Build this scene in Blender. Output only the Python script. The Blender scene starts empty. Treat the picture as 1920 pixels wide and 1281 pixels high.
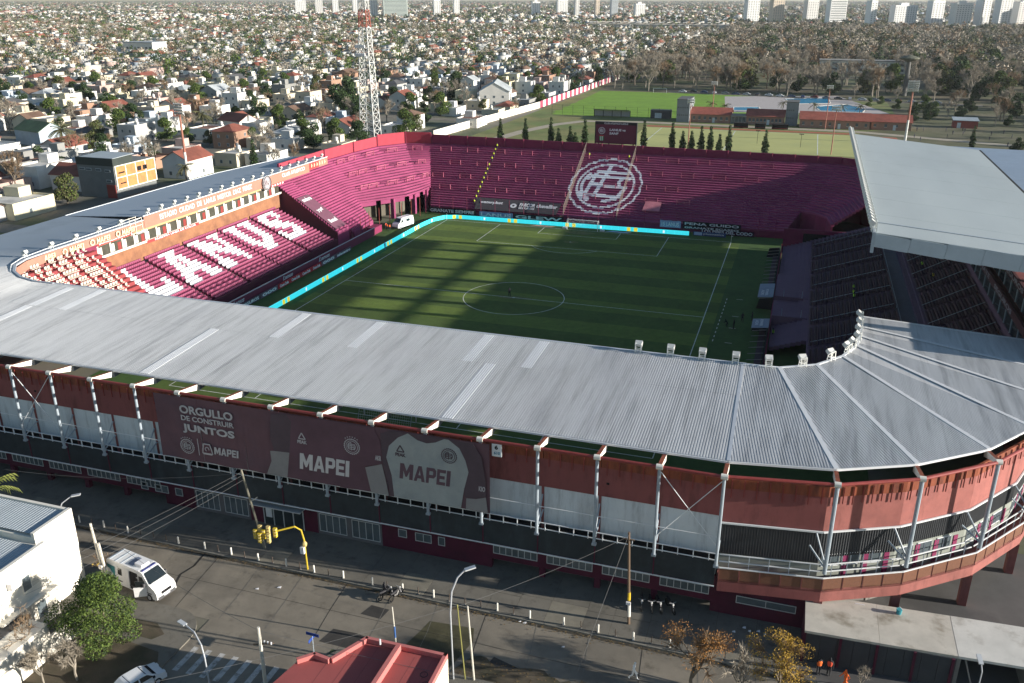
import bpy, bmesh, math, random
import numpy as np
from mathutils import Vector, Matrix
random.seed(7)
rng = np.random.default_rng(7)
SC = bpy.context.scene
COL = SC.collection
R = math.radians
# ------------------------------------------------------------------ camera
cam_d = bpy.data.cameras.new('camera')
cam_d.sensor_width = 36.0
cam_d.lens = 30.98
cam_d.clip_start = 0.5
cam_d.clip_end = 30000
cam = bpy.data.objects.new('camera', cam_d)
COL.objects.link(cam)
cam.location = (46.65, -144.37, 50.69)
cam.rotation_euler = (math.pi/2-0.3721, 0, 0.3146)
SC.camera = cam
# ------------------------------------------------------------------ sky and sun (sun low, from +X and slightly +Y)
SUN_EL = 12.8
SUN_AZ = math.atan2(1.0, 0.08)          # compass angle from +Y towards +X
world = bpy.data.worlds.new('World'); SC.world = world
world.use_nodes = True
wn = world.node_tree
bg = wn.nodes['Background']
sky = wn.nodes.new('ShaderNodeTexSky')
sky.sky_type = 'NISHITA'
sky.sun_disc = False
sky.sun_elevation = R(SUN_EL)
sky.sun_rotation = SUN_AZ
sky.altitude = 50
sky.air_density = 1.3
sky.dust_density = 0.3
sky.ozone_density = 3.0
wn.links.new(sky.outputs[0], bg.inputs[0])
bg.inputs[1].default_value = 0.072
sd = bpy.data.lights.new('sun', 'SUN')
sd.energy = 5.0
sd.angle = R(0.5)
sd.color = (1.0, 0.93, 0.82)
sun = bpy.data.objects.new('sun', sd); COL.objects.link(sun)
sv = Vector((math.sin(SUN_AZ)*math.cos(R(SUN_EL)), math.cos(SUN_AZ)*math.cos(R(SUN_EL)), math.sin(R(SUN_EL))))
sun.rotation_euler = sv.to_track_quat('Z', 'Y').to_euler()
sun.location = sv*400
SC.view_settings.view_transform = 'Standard'
SC.view_settings.look = 'None'
SC.view_settings.exposure = 0.95
SC.view_settings.gamma = 1.0
SC.view_settings.use_curve_mapping = False
SC.cycles.use_denoising = True
SC.cycles.max_bounces = 6
SC.cycles.transparent_max_bounces = 8
SC.cycles.volume_bounces = 0
HAZE = 0.00006
# ------------------------------------------------------------------ materials
MATS = {}
def mat(name, col, rough=0.85, var=0.12, scale=1.5, metal=0.0, bump=0.0, bscale=12.0, col2=None, mix=None, streak=None, emit=0.0, spec=0.35, alpha=1.0, grime=None):
    """Principled surface with two noises of colour variation; col2/mix adds patches of a second colour."""
    if name in MATS: return MATS[name]
    m = bpy.data.materials.new(name); m.use_nodes = True
    nt = m.node_tree; N = nt.nodes; L = nt.links
    b = N['Principled BSDF']
    b.inputs['Roughness'].default_value = rough
    b.inputs['Metallic'].default_value = metal
    b.inputs['Specular IOR Level'].default_value = spec
    tc = N.new('ShaderNodeTexCoord'); ge = N.new('ShaderNodeNewGeometry')
    src = ge.outputs['Position']
    if streak:
        mp = N.new('ShaderNodeMapping'); mp.inputs['Scale'].default_value = streak
        L.new(src, mp.inputs['Vector']); vec = mp.outputs[0]
    else: vec = src
    n1 = N.new('ShaderNodeTexNoise'); n1.inputs['Scale'].default_value = scale; n1.inputs['Detail'].default_value = 6; n1.inputs['Roughness'].default_value = 0.65
    L.new(vec, n1.inputs['Vector'])
    rp = N.new('ShaderNodeMapRange'); rp.inputs['From Min'].default_value = .25; rp.inputs['From Max'].default_value = .75
    rp.inputs['To Min'].default_value = 1-var; rp.inputs['To Max'].default_value = 1+var
    L.new(n1.outputs['Fac'], rp.inputs['Value'])
    c = N.new('ShaderNodeRGB'); c.outputs[0].default_value = (*col, 1); cs = c.outputs[0]
    if col2:
        n2 = N.new('ShaderNodeTexNoise'); n2.inputs['Scale'].default_value = mix[0]; n2.inputs['Detail'].default_value = 5; n2.inputs['Roughness'].default_value=.6
        L.new(vec, n2.inputs['Vector'])
        r2 = N.new('ShaderNodeMapRange'); r2.inputs['From Min'].default_value = mix[1]; r2.inputs['From Max'].default_value = mix[2]
        L.new(n2.outputs['Fac'], r2.inputs['Value'])
        mx = N.new('ShaderNodeMix'); mx.data_type = 'RGBA'
        L.new(r2.outputs[0], mx.inputs['Factor']); L.new(cs, mx.inputs['A']); mx.inputs['B'].default_value = (*col2, 1); cs = mx.outputs['Result']
    vm = N.new('ShaderNodeVectorMath'); vm.operation = 'SCALE'
    L.new(cs, vm.inputs[0]); L.new(rp.outputs[0], vm.inputs['Scale'])
    if grime:
        n4 = N.new('ShaderNodeTexNoise'); n4.inputs['Scale'].default_value = grime[0]; n4.inputs['Detail'].default_value = 8; n4.inputs['Roughness'].default_value = .72
        if len(grime) > 4:
            m4 = N.new('ShaderNodeMapping'); m4.inputs['Scale'].default_value = grime[4]; L.new(src, m4.inputs['Vector']); L.new(m4.outputs[0], n4.inputs['Vector'])
        else: L.new(src, n4.inputs['Vector'])
        r4 = N.new('ShaderNodeMapRange'); r4.inputs['From Min'].default_value = grime[1]; r4.inputs['From Max'].default_value = grime[2]; r4.inputs['To Min'].default_value = 1; r4.inputs['To Max'].default_value = grime[3]
        L.new(n4.outputs['Fac'], r4.inputs['Value'])
        v2 = N.new('ShaderNodeVectorMath'); v2.operation = 'SCALE'; L.new(vm.outputs[0], v2.inputs[0]); L.new(r4.outputs[0], v2.inputs['Scale']); vm = v2
    L.new(vm.outputs[0], b.inputs['Base Color'])
    if emit:
        L.new(vm.outputs[0], b.inputs['Emission Color']); b.inputs['Emission Strength'].default_value = emit
    if bump:
        n3 = N.new('ShaderNodeTexNoise'); n3.inputs['Scale'].default_value = bscale; n3.inputs['Detail'].default_value = 4
        L.new(src, n3.inputs['Vector'])
        bp = N.new('ShaderNodeBump'); bp.inputs['Strength'].default_value = bump; bp.inputs['Distance'].default_value = .05
        L.new(n3.outputs['Fac'], bp.inputs['Height']); L.new(bp.outputs[0], b.inputs['Normal'])
    if alpha < 1: b.inputs['Alpha'].default_value = alpha
    MATS[name] = m
    return m
def glass(name, col=(.03,.045,.055), rough=.08):
    if name in MATS: return MATS[name]
    m = mat(name, col, rough, .3, .8, spec=.8)
    return m
# ------------------------------------------------------------------ mesh builder
class MB:
    def __init__(s): s.v=[]; s.f=[]; s.m=[]; s.k=0
    def mi(s,k): s.k=k; return s
    def face(s,*p):
        n=len(s.v); s.v+= [tuple(q) for q in p]; s.f.append(tuple(range(n,n+len(p)))); s.m.append(s.k); return s
    def box(s,x0,x1,y0,y1,z0,z1):
        n=len(s.v)
        s.v+=[(x0,y0,z0),(x1,y0,z0),(x1,y1,z0),(x0,y1,z0),(x0,y0,z1),(x1,y0,z1),(x1,y1,z1),(x0,y1,z1)]
        for q in ((0,3,2,1),(4,5,6,7),(0,1,5,4),(1,2,6,5),(2,3,7,6),(3,0,4,7)): s.f.append(tuple(n+i for i in q)); s.m.append(s.k)
        return s
    def bar(s,p,q,w,h=None,up=(0,0,1)):
        h=h or w; p=Vector(p); q=Vector(q); d=(q-p).normalized(); u=Vector(up)
        if abs(d.dot(u))>.98: u=Vector((1,0,0))
        a=d.cross(u).normalized(); b=a.cross(d).normalized()
        n=len(s.v)
        for e in (p,q):
            for i,j in ((-1,-1),(1,-1),(1,1),(-1,1)): s.v.append(tuple(e+a*(i*w/2)+b*(j*h/2)))
        for t in ((0,1,2,3),(7,6,5,4),(0,4,5,1),(1,5,6,2),(2,6,7,3),(3,7,4,0)): s.f.append(tuple(n+i for i in t)); s.m.append(s.k)
        return s
    def tube(s,pts,r,n=8,r1=None,cap=True):
        pts=[Vector(p) for p in pts]; k=len(pts); base=len(s.v); ref=None
        for i,p in enumerate(pts):
            d=(pts[min(i+1,k-1)]-pts[max(i-1,0)]).normalized()
            if ref is None:
                ref=Vector((0,0,1)) if abs(d.z)<.9 else Vector((1,0,0))
            a=d.cross(ref).normalized(); b=a.cross(d).normalized(); ref=b
            rr=r if r1 is None else r+(r1-r)*i/(k-1)
            if isinstance(r,(list,tuple)): rr=r[i]
            for j in range(n):
                t=2*math.pi*j/n; s.v.append(tuple(p+a*(rr*math.cos(t))+b*(rr*math.sin(t))))
        for i in range(k-1):
            for j in range(n):
                a0=base+i*n+j; a1=base+i*n+(j+1)%n; s.f.append((a0,a1,a1+n,a0+n)); s.m.append(s.k)
        if cap:
            s.f.append(tuple(base+j for j in reversed(range(n)))); s.m.append(s.k)
            s.f.append(tuple(base+(k-1)*n+j for j in range(n))); s.m.append(s.k)
        return s
    def lathe(s,c,prof,n=12):
        base=len(s.v); c=Vector(c); k=len(prof)
        for r,z in prof:
            for j in range(n):
                t=2*math.pi*j/n; s.v.append((c.x+r*math.cos(t),c.y+r*math.sin(t),c.z+z))
        for i in range(k-1):
            for j in range(n):
                a0=base+i*n+j; a1=base+i*n+(j+1)%n; s.f.append((a0,a1,a1+n,a0+n)); s.m.append(s.k)
        s.f.append(tuple(base+(k-1)*n+j for j in range(n))); s.m.append(s.k)
        s.f.append(tuple(base+j for j in reversed(range(n)))); s.m.append(s.k)
        return s
    def prism(s,poly,z0,z1):
        """vertical prism over a plan polygon (counter-clockwise)"""
        n=len(poly); b=len(s.v)
        s.v+=[(p[0],p[1],z0) for p in poly]+[(p[0],p[1],z1) for p in poly]
        s.f.append(tuple(b+i for i in reversed(range(n)))); s.m.append(s.k)
        s.f.append(tuple(b+n+i for i in range(n))); s.m.append(s.k)
        for i in range(n):
            j=(i+1)%n; s.f.append((b+i,b+j,b+n+j,b+n+i)); s.m.append(s.k)
        return s
    def slab(s,poly3,t):
        """polygon in space given a thickness downwards"""
        n=len(poly3); b=len(s.v)
        s.v+=[(p[0],p[1],p[2]-t) for p in poly3]+[tuple(p) for p in poly3]
        s.f.append(tuple(b+i for i in reversed(range(n)))); s.m.append(s.k)
        s.f.append(tuple(b+n+i for i in range(n))); s.m.append(s.k)
        for i in range(n):
            j=(i+1)%n; s.f.append((b+i,b+j,b+n+j,b+n+i)); s.m.append(s.k)
        return s
    def wall(s,path,z0,z1,t):
        """upright wall of thickness t along a plan polyline, on its left side"""
        for (x0,y0),(x1,y1) in zip(path,path[1:]):
            d=Vector((x1-x0,y1-y0)).normalized(); nx,ny=-d.y*t,d.x*t
            s.prism([(x0,y0),(x1,y1),(x1+nx,y1+ny),(x0+nx,y0+ny)],z0,z1)
        return s
    def mesh(s,name,mats,smooth=False):
        me=bpy.data.meshes.new(name)
        me.from_pydata(s.v,[],s.f)
        for m in (mats if isinstance(mats,(list,tuple)) else [mats]): me.materials.append(m)
        if any(s.m): me.polygons.foreach_set('material_index', s.m)
        if smooth: me.polygons.foreach_set('use_smooth',[True]*len(s.f))
        me.update()
        return me
    def build(s,name,mats,parent=None,smooth=False,**kw):
        return obj(name,s.mesh(name,mats,smooth),parent,**kw)
OFF={}
def obj(name,me,parent=None,label=None,cat=None,group=None,kind=None,loc=None,rz=None,mtx=None):
    o=bpy.data.objects.new(name,me); COL.objects.link(o)
    if parent is not None: o.parent=parent
    if label: o['label']=label
    if cat: o['category']=cat
    if group: o['group']=group
    if kind: o['kind']=kind
    if loc is not None: o.location=loc
    if rz is not None: o.rotation_euler=(0,0,rz)
    if mtx is not None: o.matrix_basis=mtx
    if parent is not None and parent.name in OFF: o.location=Vector(o.location)-OFF[parent.name]
    return o
def thing(name,label,cat,loc=(0,0,0),rz=0,group=None):
    return obj(name,None,None,label,cat,group,None,loc,rz)
def place(name,label,cat,base,group=None):
    """an Empty at the thing's base; its parts are given in world coordinates"""
    o=thing(name,label,cat,base,0,group); OFF[o.name]=Vector(base); return o
def copy_tree(root,loc=None,rz=None,label=None,group=None,scale=None,parent=None):
    r=root.copy(); COL.objects.link(r); r.parent=parent
    if loc is not None: r.location=loc
    if rz is not None: r.rotation_euler=(0,0,rz)
    if scale is not None: r.scale=scale if isinstance(scale,(tuple,list)) else (scale,)*3
    if label: r['label']=label
    if group: r['group']=group
    for ch in root.children:
        c=ch.copy(); COL.objects.link(c); c.parent=r
        for g in ch.children:
            d=g.copy(); COL.objects.link(d); d.parent=c
    return r
def npmesh(name,V,F,mats,MI=None):
    """big mesh from numpy: V (n,3), F (m,k) all the same corner count"""
    me=bpy.data.meshes.new(name)
    V=np.asarray(V,np.float32); F=np.asarray(F,np.int32); m,k=F.shape
    me.vertices.add(len(V)); me.vertices.foreach_set('co',V.ravel())
    me.loops.add(m*k); me.loops.foreach_set('vertex_index',F.ravel())
    me.polygons.add(m); me.polygons.foreach_set('loop_start',np.arange(0,m*k,k,dtype=np.int32))
    for q in (mats if isinstance(mats,(list,tuple)) else [mats]): me.materials.append(q)
    if MI is not None: me.polygons.foreach_set('material_index',np.asarray(MI,np.int32))
    me.update(calc_edges=True)
    return me
BOXF=np.array([(0,3,2,1),(4,5,6,7),(0,1,5,4),(1,2,6,5),(2,3,7,6),(3,0,4,7)])
def npboxes(c,h,ang=None):
    """centres (n,3), half sizes (n,3), yaw (n) -> V,F"""
    c=np.asarray(c,float); h=np.asarray(h,float); n=len(c)
    sg=np.array([(-1,-1,-1),(1,-1,-1),(1,1,-1),(-1,1,-1),(-1,-1,1),(1,-1,1),(1,1,1),(-1,1,1)],float)
    p=sg[None]*h[:,None]
    if ang is not None:
        ca,sa=np.cos(ang)[:,None],np.sin(ang)[:,None]
        p=np.stack([p[...,0]*ca-p[...,1]*sa,p[...,0]*sa+p[...,1]*ca,p[...,2]],-1)
    V=(p+c[:,None]).reshape(-1,3); F=(BOXF[None]+8*np.arange(n)[:,None,None]).reshape(-1,4)
    return V,F
# ------------------------------------------------------------------ lettering
_txt={}
def text_mesh(s,bold=0.0,shear=0.0,ext=0.02):
    k=(s,bold,shear,ext)
    if k in _txt: return _txt[k]
    cu=bpy.data.curves.new('t','FONT'); cu.body=s; cu.size=1; cu.offset=bold; cu.shear=shear; cu.extrude=ext; cu.resolution_u=3
    o=bpy.data.objects.new('t',cu); COL.objects.link(o)
    dg=bpy.context.evaluated_depsgraph_get(); dg.update()
    me=bpy.data.meshes.new_from_object(o.evaluated_get(dg))
    bpy.data.objects.remove(o); bpy.data.curves.remove(cu)
    n=len(me.vertices); a=np.zeros(n*3); me.vertices.foreach_get('co',a); a=a.reshape(-1,3)
    lo,hi=a.min(0),a.max(0)
    a[:,:2]=(a[:,:2]-lo[:2])/(hi[:2]-lo[:2]); a[:,2]=(a[:,2]-lo[2])/max(hi[2]-lo[2],1e-6)
    _txt[k]=(a,[tuple(p.vertices) for p in me.polygons],float((hi[0]-lo[0])/(hi[1]-lo[1])))
    bpy.data.meshes.remove(me)
    return _txt[k]
def lettering(s,origin,right,up,height,m,parent,width=None,bold=0.02,shear=0.0,depth=0.03,name='lettering'):
    """solid letters: origin = lower left corner of the words, right/up unit vectors"""
    a,F,asp=text_mesh(s,bold,shear)
    w=width or asp*height
    r=Vector(right).normalized(); u=Vector(up).normalized(); n=r.cross(u)
    o=Vector(origin)
    A=np.array([r*w,u*height,n*depth]); V=a@A+np.array(o)
    me=bpy.data.meshes.new(name); me.from_pydata(V.tolist(),[],F); me.materials.append(m); me.update()
    return obj(name,me,parent)
BLOCK={'M':[[(0,0),(.26,0),(.26,.55),(.44,.16),(.56,.16),(.74,.55),(.74,0),(1,0),(1,1),(.72,1),(.5,.52),(.28,1),(0,1)]],
'A':[[(0,0),(.28,0),(.5,.75),(.5,1),(.36,1)],[(1,0),(.64,1),(.5,1),(.5,.75),(.72,0)],[(.339,.2),(.661,.2),(.603,.4),(.397,.4)]],
'P':[[(0,0),(.3,0),(.3,1),(0,1)],[(.3,1),(.3,.8),(.65,.8),(.7,.75),(.7,.6),(.65,.55),(.3,.55),(.3,.35),(.8,.35),(1,.5),(1,.85),(.8,1)]],
'E':[[(0,0),(1,0),(1,.2),(.32,.2),(.32,.4),(.9,.4),(.9,.6),(.32,.6),(.32,.8),(1,.8),(1,1),(0,1)]],'I':[[(0,0),(1,0),(1,1),(0,1)]]}
def block_letters(s,origin,right,up,height,m,parent,width,shear=.16,depth=.02):
    ws={'M':1.25,'A':1.05,'P':.9,'E':.8,'I':.34}; tot=sum(ws[c] for c in s)+.1*(len(s)-1); k=width/(tot+shear); x=0; mb=MB()
    for c in s:
        for poly in BLOCK[c]: plate(mb,Vector(origin),right,up,[((x+a*ws[c]+shear*b)*k,b*height) for a,b in poly],depth)
        x+=ws[c]+.1
    return mb.build('lettering',m,parent)
def disc(mb,c,r,u,ro,ri,a0=0,a1=2*math.pi,n=40,d=0.03):
    """flat ring with thickness in the plane of r,u"""
    c=Vector(c); r=Vector(r).normalized(); u=Vector(u).normalized(); w=r.cross(u)*d
    P=lambda t,q: c+r*(q*math.cos(t))+u*(q*math.sin(t))
    for i in range(n):
        t0=a0+(a1-a0)*i/n; t1=a0+(a1-a0)*(i+1)/n
        mb.face(P(t0,ri)+w,P(t0,ro)+w,P(t1,ro)+w,P(t1,ri)+w)
        mb.face(P(t0,ro),P(t1,ro),P(t1,ro)+w,P(t0,ro)+w)
    return mb
def plate(mb,c,r,u,pts,d=0.02):
    """flat polygon in the plane r,u, with thickness d"""
    c=Vector(c); r=Vector(r).normalized(); u=Vector(u).normalized(); w=r.cross(u)*d
    P=[c+r*a+u*b for a,b in pts]
    mb.face(*[p+w for p in P])
    for a,b in zip(P,P[1:]+P[:1]): mb.face(a,b,b+w,a+w)
    return mb
def crest(parent,c,r,u,rad,m,stars=True,d=0.03,name='crest'):
    """the club's round emblem: scalloped rim, ring and woven letters"""
    mb=MB(); r=Vector(r).normalized(); u=Vector(u).normalized(); c=Vector(c)
    disc(mb,c,r,u,rad,rad*.92,d=d); disc(mb,c,r,u,rad*.78,rad*.71,d=d)
    for k in range(24):
        t=2*math.pi*k/24; plate(mb,c+r*(rad*.99*math.cos(t))+u*(rad*.99*math.sin(t)),r,u,[(-.07*rad,-.07*rad),(.07*rad,-.07*rad),(.07*rad,.07*rad),(-.07*rad,.07*rad)],d*.9)
    for a,b,w,h in ((-.08,.0,.09,1.0),(-.42,-.02,.09,.62),(0,.3,.85,.09),(0,.12,.75,.09),(.02,-.1,.8,.09),(-.02,-.36,.85,.09),(.28,-.22,.09,.34)):
        plate(mb,c+r*(a*rad)+u*(b*rad),r,u,[(-w/2*rad,-h/2*rad),(w/2*rad,-h/2*rad),(w/2*rad,h/2*rad),(-w/2*rad,h/2*rad)],d)
    disc(mb,c,r,u,rad*.58,rad*.5,R(95),R(225),14,d)
    disc(mb,c,r,u,rad*.5,rad*.42,R(-60),R(40),10,d)
    if stars:
        for k in range(6):
            t=R(128-15*k); q=c+r*(rad*1.28*math.cos(t))+u*(rad*1.28*math.sin(t)); s5=[]
            for j in range(10):
                rr=rad*(.1 if j%2==0 else .045); s5.append((rr*math.sin(j*math.pi/5),rr*math.cos(j*math.pi/5)))
            plate(mb,q,r,u,s5[::-1],d)
    return mb.build(name,m,parent)
# ------------------------------------------------------------------ ground, streets, pavements
def ground_mat():
    m=mat('city_ground',(.17,.155,.13),.95,.35,.05,col2=(.10,.12,.055),mix=(.02,.45,.6))
    return m
g=MB(); XS=[-9000,-900,-300,-95,-84,84,300,900,9000]
g.face((-9000,-400,-.02),(9000,-400,-.02),(9000,14000,-.02),(-9000,14000,-.02))
g.build('ground',ground_mat(),kind='structure')
M_ASPH=mat('asphalt_concrete',(.22,.195,.158),.9,.2,.35,col2=(.165,.148,.122),mix=(.12,.5,.62),bump=.25,bscale=30,grime=(.55,.54,.7,.62))
M_PATCH=mat('asphalt_patch',(.05,.047,.044),.85,.3,.8,bump=.3,bscale=25)
M_PAVE=mat('pavement_concrete',(.17,.158,.135),.92,.22,.5,col2=(.125,.117,.10),mix=(.25,.48,.62),bump=.2,bscale=20,grime=(.8,.52,.7,.6))
M_PAVE2=mat('pavement_pale',(.2,.185,.15),.92,.22,.7,bump=.2,bscale=20)
M_KERB=mat('kerb_stone',(.2,.19,.165),.9,.3,1.2)
M_DIRT=mat('dirt_verge',(.105,.085,.06),.98,.35,1.2,col2=(.06,.055,.035),mix=(.6,.45,.6),bump=.5,bscale=18)
KF=-84.35      # far kerb line
KN=-92.3       # near kerb line
MB().face((-300,KN-.4,.004),(300,KN-.4,.004),(300,KF+.1,.004),(-300,KF+.1,.004)).build('road',M_ASPH,kind='structure')
MB().face((2,-180,.008),(14,-180,.008),(14,KN,.008),(2,KN,.008)).build('side_road',M_ASPH,kind='structure')
# stadium-side pavement, a real step above the road, cut in slabs
pv=obj('pavement',None,kind='structure')
xs=-60; k=0
slabs=[]
while xs<51:
    w=2.9+.5*math.sin(k*2.3); slabs.append((xs,min(xs+w,51.2))); xs+=w; k+=1
for i,(a,b) in enumerate(slabs):
    y=-81.2+.25*math.sin(i*1.7)
    dz=.006*math.sin(i*5.1)
    MB().box(a+.012,b-.012,KF+.18,y-.015,-.1,.12+dz).build('slab',M_PAVE2 if i%5 in (1,) else M_PAVE,pv)
    MB().box(a+.012,b-.012,y+.015,-76.6,-.1,.122-dz).build('slab',M_PAVE,pv)
MB().box(-60,51.2,KF+.1,-76.6,-.1,.10).build('bedding',M_DIRT,pv)
MB().box(51.2,130,KF+.18,-60,-.1,.118).build('yard_slab',mat('yard_concrete',(.115,.112,.11),.9,.2,.3,bump=.15,bscale=10,col2=(.08,.078,.078),mix=(.15,.5,.6)),pv)
kb=obj('kerb',None,kind='structure')
x=-60; k=0
while x<120:
    L_=1.5+.06*math.sin(k*3); z_=.125+.01*math.sin(k*2.1)
    MB().box(x+.01,x+L_-.01,KF,KF+.17,-.1,z_).build('kerb_stone',M_KERB,kb); x+=L_; k+=1
# near-side pavements on both corners of the side street
def corner_poly(x0,y0,x1,y1,r,which):
    pts=[]
    if which=='left':      # rounded towards +X,+Y
        pts=[(x0,y0),(x1,y0)]
        for i in range(9):
            t=R(90*i/8); pts.append((x1-r+r*math.cos(t),y1-r+r*math.sin(t)))
        pts.append((x0,y1))
    else:
        pts=[(x1,y0),(x1,y1)]
        for i in range(9):
            t=R(90+90*i/8); pts.append((x0+r+r*math.cos(t),y1-r+r*math.sin(t)))
        pts.append((x0,y0))
    return pts
np_=obj('near_pavement',None,kind='structure')
MB().prism(corner_poly(-60,-125,2.0,KN,3.2,'left'),-.1,.12).build('paving',M_PAVE,np_)
MB().prism(corner_poly(14.0,-125,80,KN,2.0,'right'),-.1,.12).build('paving',M_PAVE,np_)
MB().prism([(-9,-108),(1.2,-108),(1.3,-98.6),(.6,-97.6),(-3.5,-97.2),(-8,-97)],.1,.128).build('dirt_patch',M_DIRT,np_)
MB().prism([(-6.5,-94.8),(-1.9,-94.6),(-.4,-95.6),(-1,-96.5),(-6,-96.4)],.1,.127).build('dirt_patch',M_DIRT,np_)
MB().prism([(26,-96.2),(60,-96.4),(60,-93.2),(40,-93.0),(27,-93.1)],.1,.128).build('dirt_patch',M_DIRT,np_)
# joints between concrete road slabs, tar repairs, zebra crossing
jt=obj('road_joint',None,kind='structure')
M_TAR=mat('tar',(.03,.028,.026),.8,.3,2)
M_PALEJ=mat('pale_joint',(.17,.16,.14),.9,.25,2)
def ribbon(pts,w,z,mtl,name,parent):
    mb=MB(); P=[Vector((p[0],p[1],z)) for p in pts]
    for a,b in zip(P,P[1:]):
        d=(b-a).normalized(); n=Vector((-d.y,d.x,0))*w/2
        mb.face(a-n,b-n,b+n,a+n)
    return mb.build(name,mtl,parent)
for i,x in enumerate(np.arange(-58,60,4.6)):
    ribbon([(x+.05*math.sin(i),KF),(x+.5+.1*math.sin(i*2),(KF+KN)/2),(x+.9,KN)],.05,.0135,M_PALEJ if i%3 else M_TAR,'joint',jt)
ribbon([(-60,(KF+KN)/2-.2),(-10,(KF+KN)/2+.1),(30,(KF+KN)/2),(60,(KF+KN)/2-.1)],.04,.0135,M_TAR,'joint',jt)
ribbon([(-4.5,KF),(-4.2,-86.5),(-4.6,-88),(-3.9,-90),(-4.4,KN)],.22,.0125,M_TAR,'tar_seam',jt)
for i,(pts) in enumerate([[(19.3,-91.6),(24.2,-91.7),(24.9,-88.2),(24.4,-86.6),(20.4,-86.9),(20.1,-88.5)],[(12.5,-92.2),(18.4,-92.3),(18.6,-90.9),(15,-90.3),(12.9,-90.4)],[(14.2,-87.9),(16.2,-88),(16.4,-86.6),(14.6,-86.5)],[(26.5,-92.4),(33,-92.5),(32.5,-90.9),(27.2,-89.4)]]):
    MB().face(*[(a,b,.0095) for a,b in pts]).build('road_patch',M_PATCH if i!=0 else mat('oily_patch',(.075,.07,.04),.6,.35,.8),jt)
zb=obj('zebra_crossing',None,kind='structure')
M_ZEB=mat('worn_white_paint',(.48,.47,.45),.85,.25,2.5,col2=(.2,.19,.17),mix=(1.6,.5,.66))
for i in range(9):
    x=2.9+1.28*i
    MB().face((x,-98.9,.0135),(x+.5,-98.9,.0135),(x+.5,-96.0,.0135),(x,-96.0,.0135)).build('stripe',M_ZEB,zb)
    # second band of stripes beyond the crossing centre is worn away
gv=random.Random(12); ed=[(24.5,-91.9)]+[(25+i*.55,-90.1+.35*math.sin(i*.7)+gv.uniform(-.3,.3)) for i in range(1,62)]
vg=MB(); vg.prism(([(24.5,-94.5)]+[(60,-94.5)]+ed[::-1]),.0,.05); vg.build('earth_verge',M_DIRT,np_)
lv=[(gv.uniform(25,59),gv.uniform(-93.5,-89.9)) for _ in range(900)]+[(gv.uniform(-20,50),KF-.1-abs(gv.gauss(0,.35))) for _ in range(700)]
VV=[]
for x,y in lv:
    a=gv.uniform(0,6.28); s_=gv.uniform(.04,.11); VV+=[(x+s_*math.cos(a+q),y+s_*math.sin(a+q),.06+(.02 if q else 0)) for q in (0,2.1,4.2)]
obj('leaf_litter',npmesh('leaf_litter',np.array(VV),np.arange(len(VV)).reshape(-1,3),mat('dead_leaf',(.16,.11,.05),.9,.4,3)),np_,kind='stuff')
# gutter dirt and litter along the kerb
ribbon([(-60,KF-.2),(10,KF-.22),(30,KF-.2),(90,KF-.22)],.35,.012,mat('gutter_dirt',(.06,.052,.04),.95,.4,1.5),'gutter_dirt',jt)
# ------------------------------------------------------------------ near stand: corrugated roof, street facade, banner
M_ROOF=mat('galvanised_sheet',(.50,.505,.515),.45,.10,.5,metal=.0,streak=(3,.25,1),col2=(.39,.395,.41),mix=(.35,.5,.7),spec=.5,grime=(.5,.5,.72,.62,(2.2,.12,1)))
M_ROOF2=mat('galvanised_sheet_new',(.62,.63,.65),.45,.07,.6,streak=(3,.3,1),spec=.5)
M_TRIM=mat('grey_trim',(.42,.45,.5),.5,.1,1.5)
M_RED=mat('red_oxide_wall',(.25,.078,.075),.85,.18,.7,col2=(.19,.06,.06),mix=(.35,.5,.7),streak=(1,1,.5),grime=(.9,.5,.72,.6,(1,1,.25)))
M_RUST=mat('rusty_sheet',(.25,.065,.03),.75,.3,1.6,streak=(1,1,.3),col2=(.14,.04,.025),mix=(1.2,.45,.65))
M_TUBE=mat('red_tube',(.26,.045,.04),.5,.18,2)
M_COLG=mat('grey_blue_steel',(.31,.36,.41),.5,.12,2)
M_WHITEP=mat('white_panel',(.62,.66,.69),.8,.09,.6,col2=(.48,.5,.52),mix=(.4,.55,.75),streak=(1,1,.35),grime=(1.1,.5,.7,.66,(1.2,1.2,.15)))
M_CREAM=mat('cream_steel',(.8,.76,.68),.7,.08,1.5)
M_DARK=mat('charcoal_screen',(.024,.032,.038),.75,.3,.8,grime=(.6,.5,.7,1.5,(1,1,.3)))
M_BLACK=mat('black_gap',(.012,.012,.014),.9,.2,1)
M_MAROON=mat('maroon_paint',(.08,.009,.03),.75,.2,.8,col2=(.06,.008,.025),mix=(.3,.5,.65))
M_RAIL=mat('white_rail',(.7,.72,.74),.55,.06,3)
M_CONC=mat('raw_concrete',(.25,.24,.225),.9,.2,.7,bump=.15,bscale=8)
M_WINF=mat('window_frame',(.5,.52,.53),.6,.08,3)
M_GLASS=glass('window_glass',(.10,.125,.14),.15)
BAY=5.235; X0=43.7; NB=17
XL=X0-BAY*NB
st=place('grandstand','long stand with grey corrugated roof and shirt banner along the street','grandstand',(0,-68,0))
def corr_profile(n,pitch,amp):
    P=[]
    for i in range(n):
        for a,h in ((0,0),(.22,0),(.34,1),(.88,1)): P.append(((i+a)*pitch,h*amp))
    P.append((n*pitch,0)); return P
def corr_sheet(w,n,y0,z0,y1,z1,amp=.06):
    P=corr_profile(n,w/n,amp); V=[];F=[]
    for x,h in P: V.append((x,y0,z0+h)); V.append((x,y1,z1+h))
    for i in range(len(P)-1): F.append((2*i,2*i+2,2*i+3,2*i+1))
    return V,F
def sheet_mesh(name,m,*a,**k):
    V,F=corr_sheet(*a,**k); me=bpy.data.meshes.new(name); me.from_pydata(V,[],F); me.materials.append(m); me.update(); return me
ZI,ZO=15.5,14.6
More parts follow.
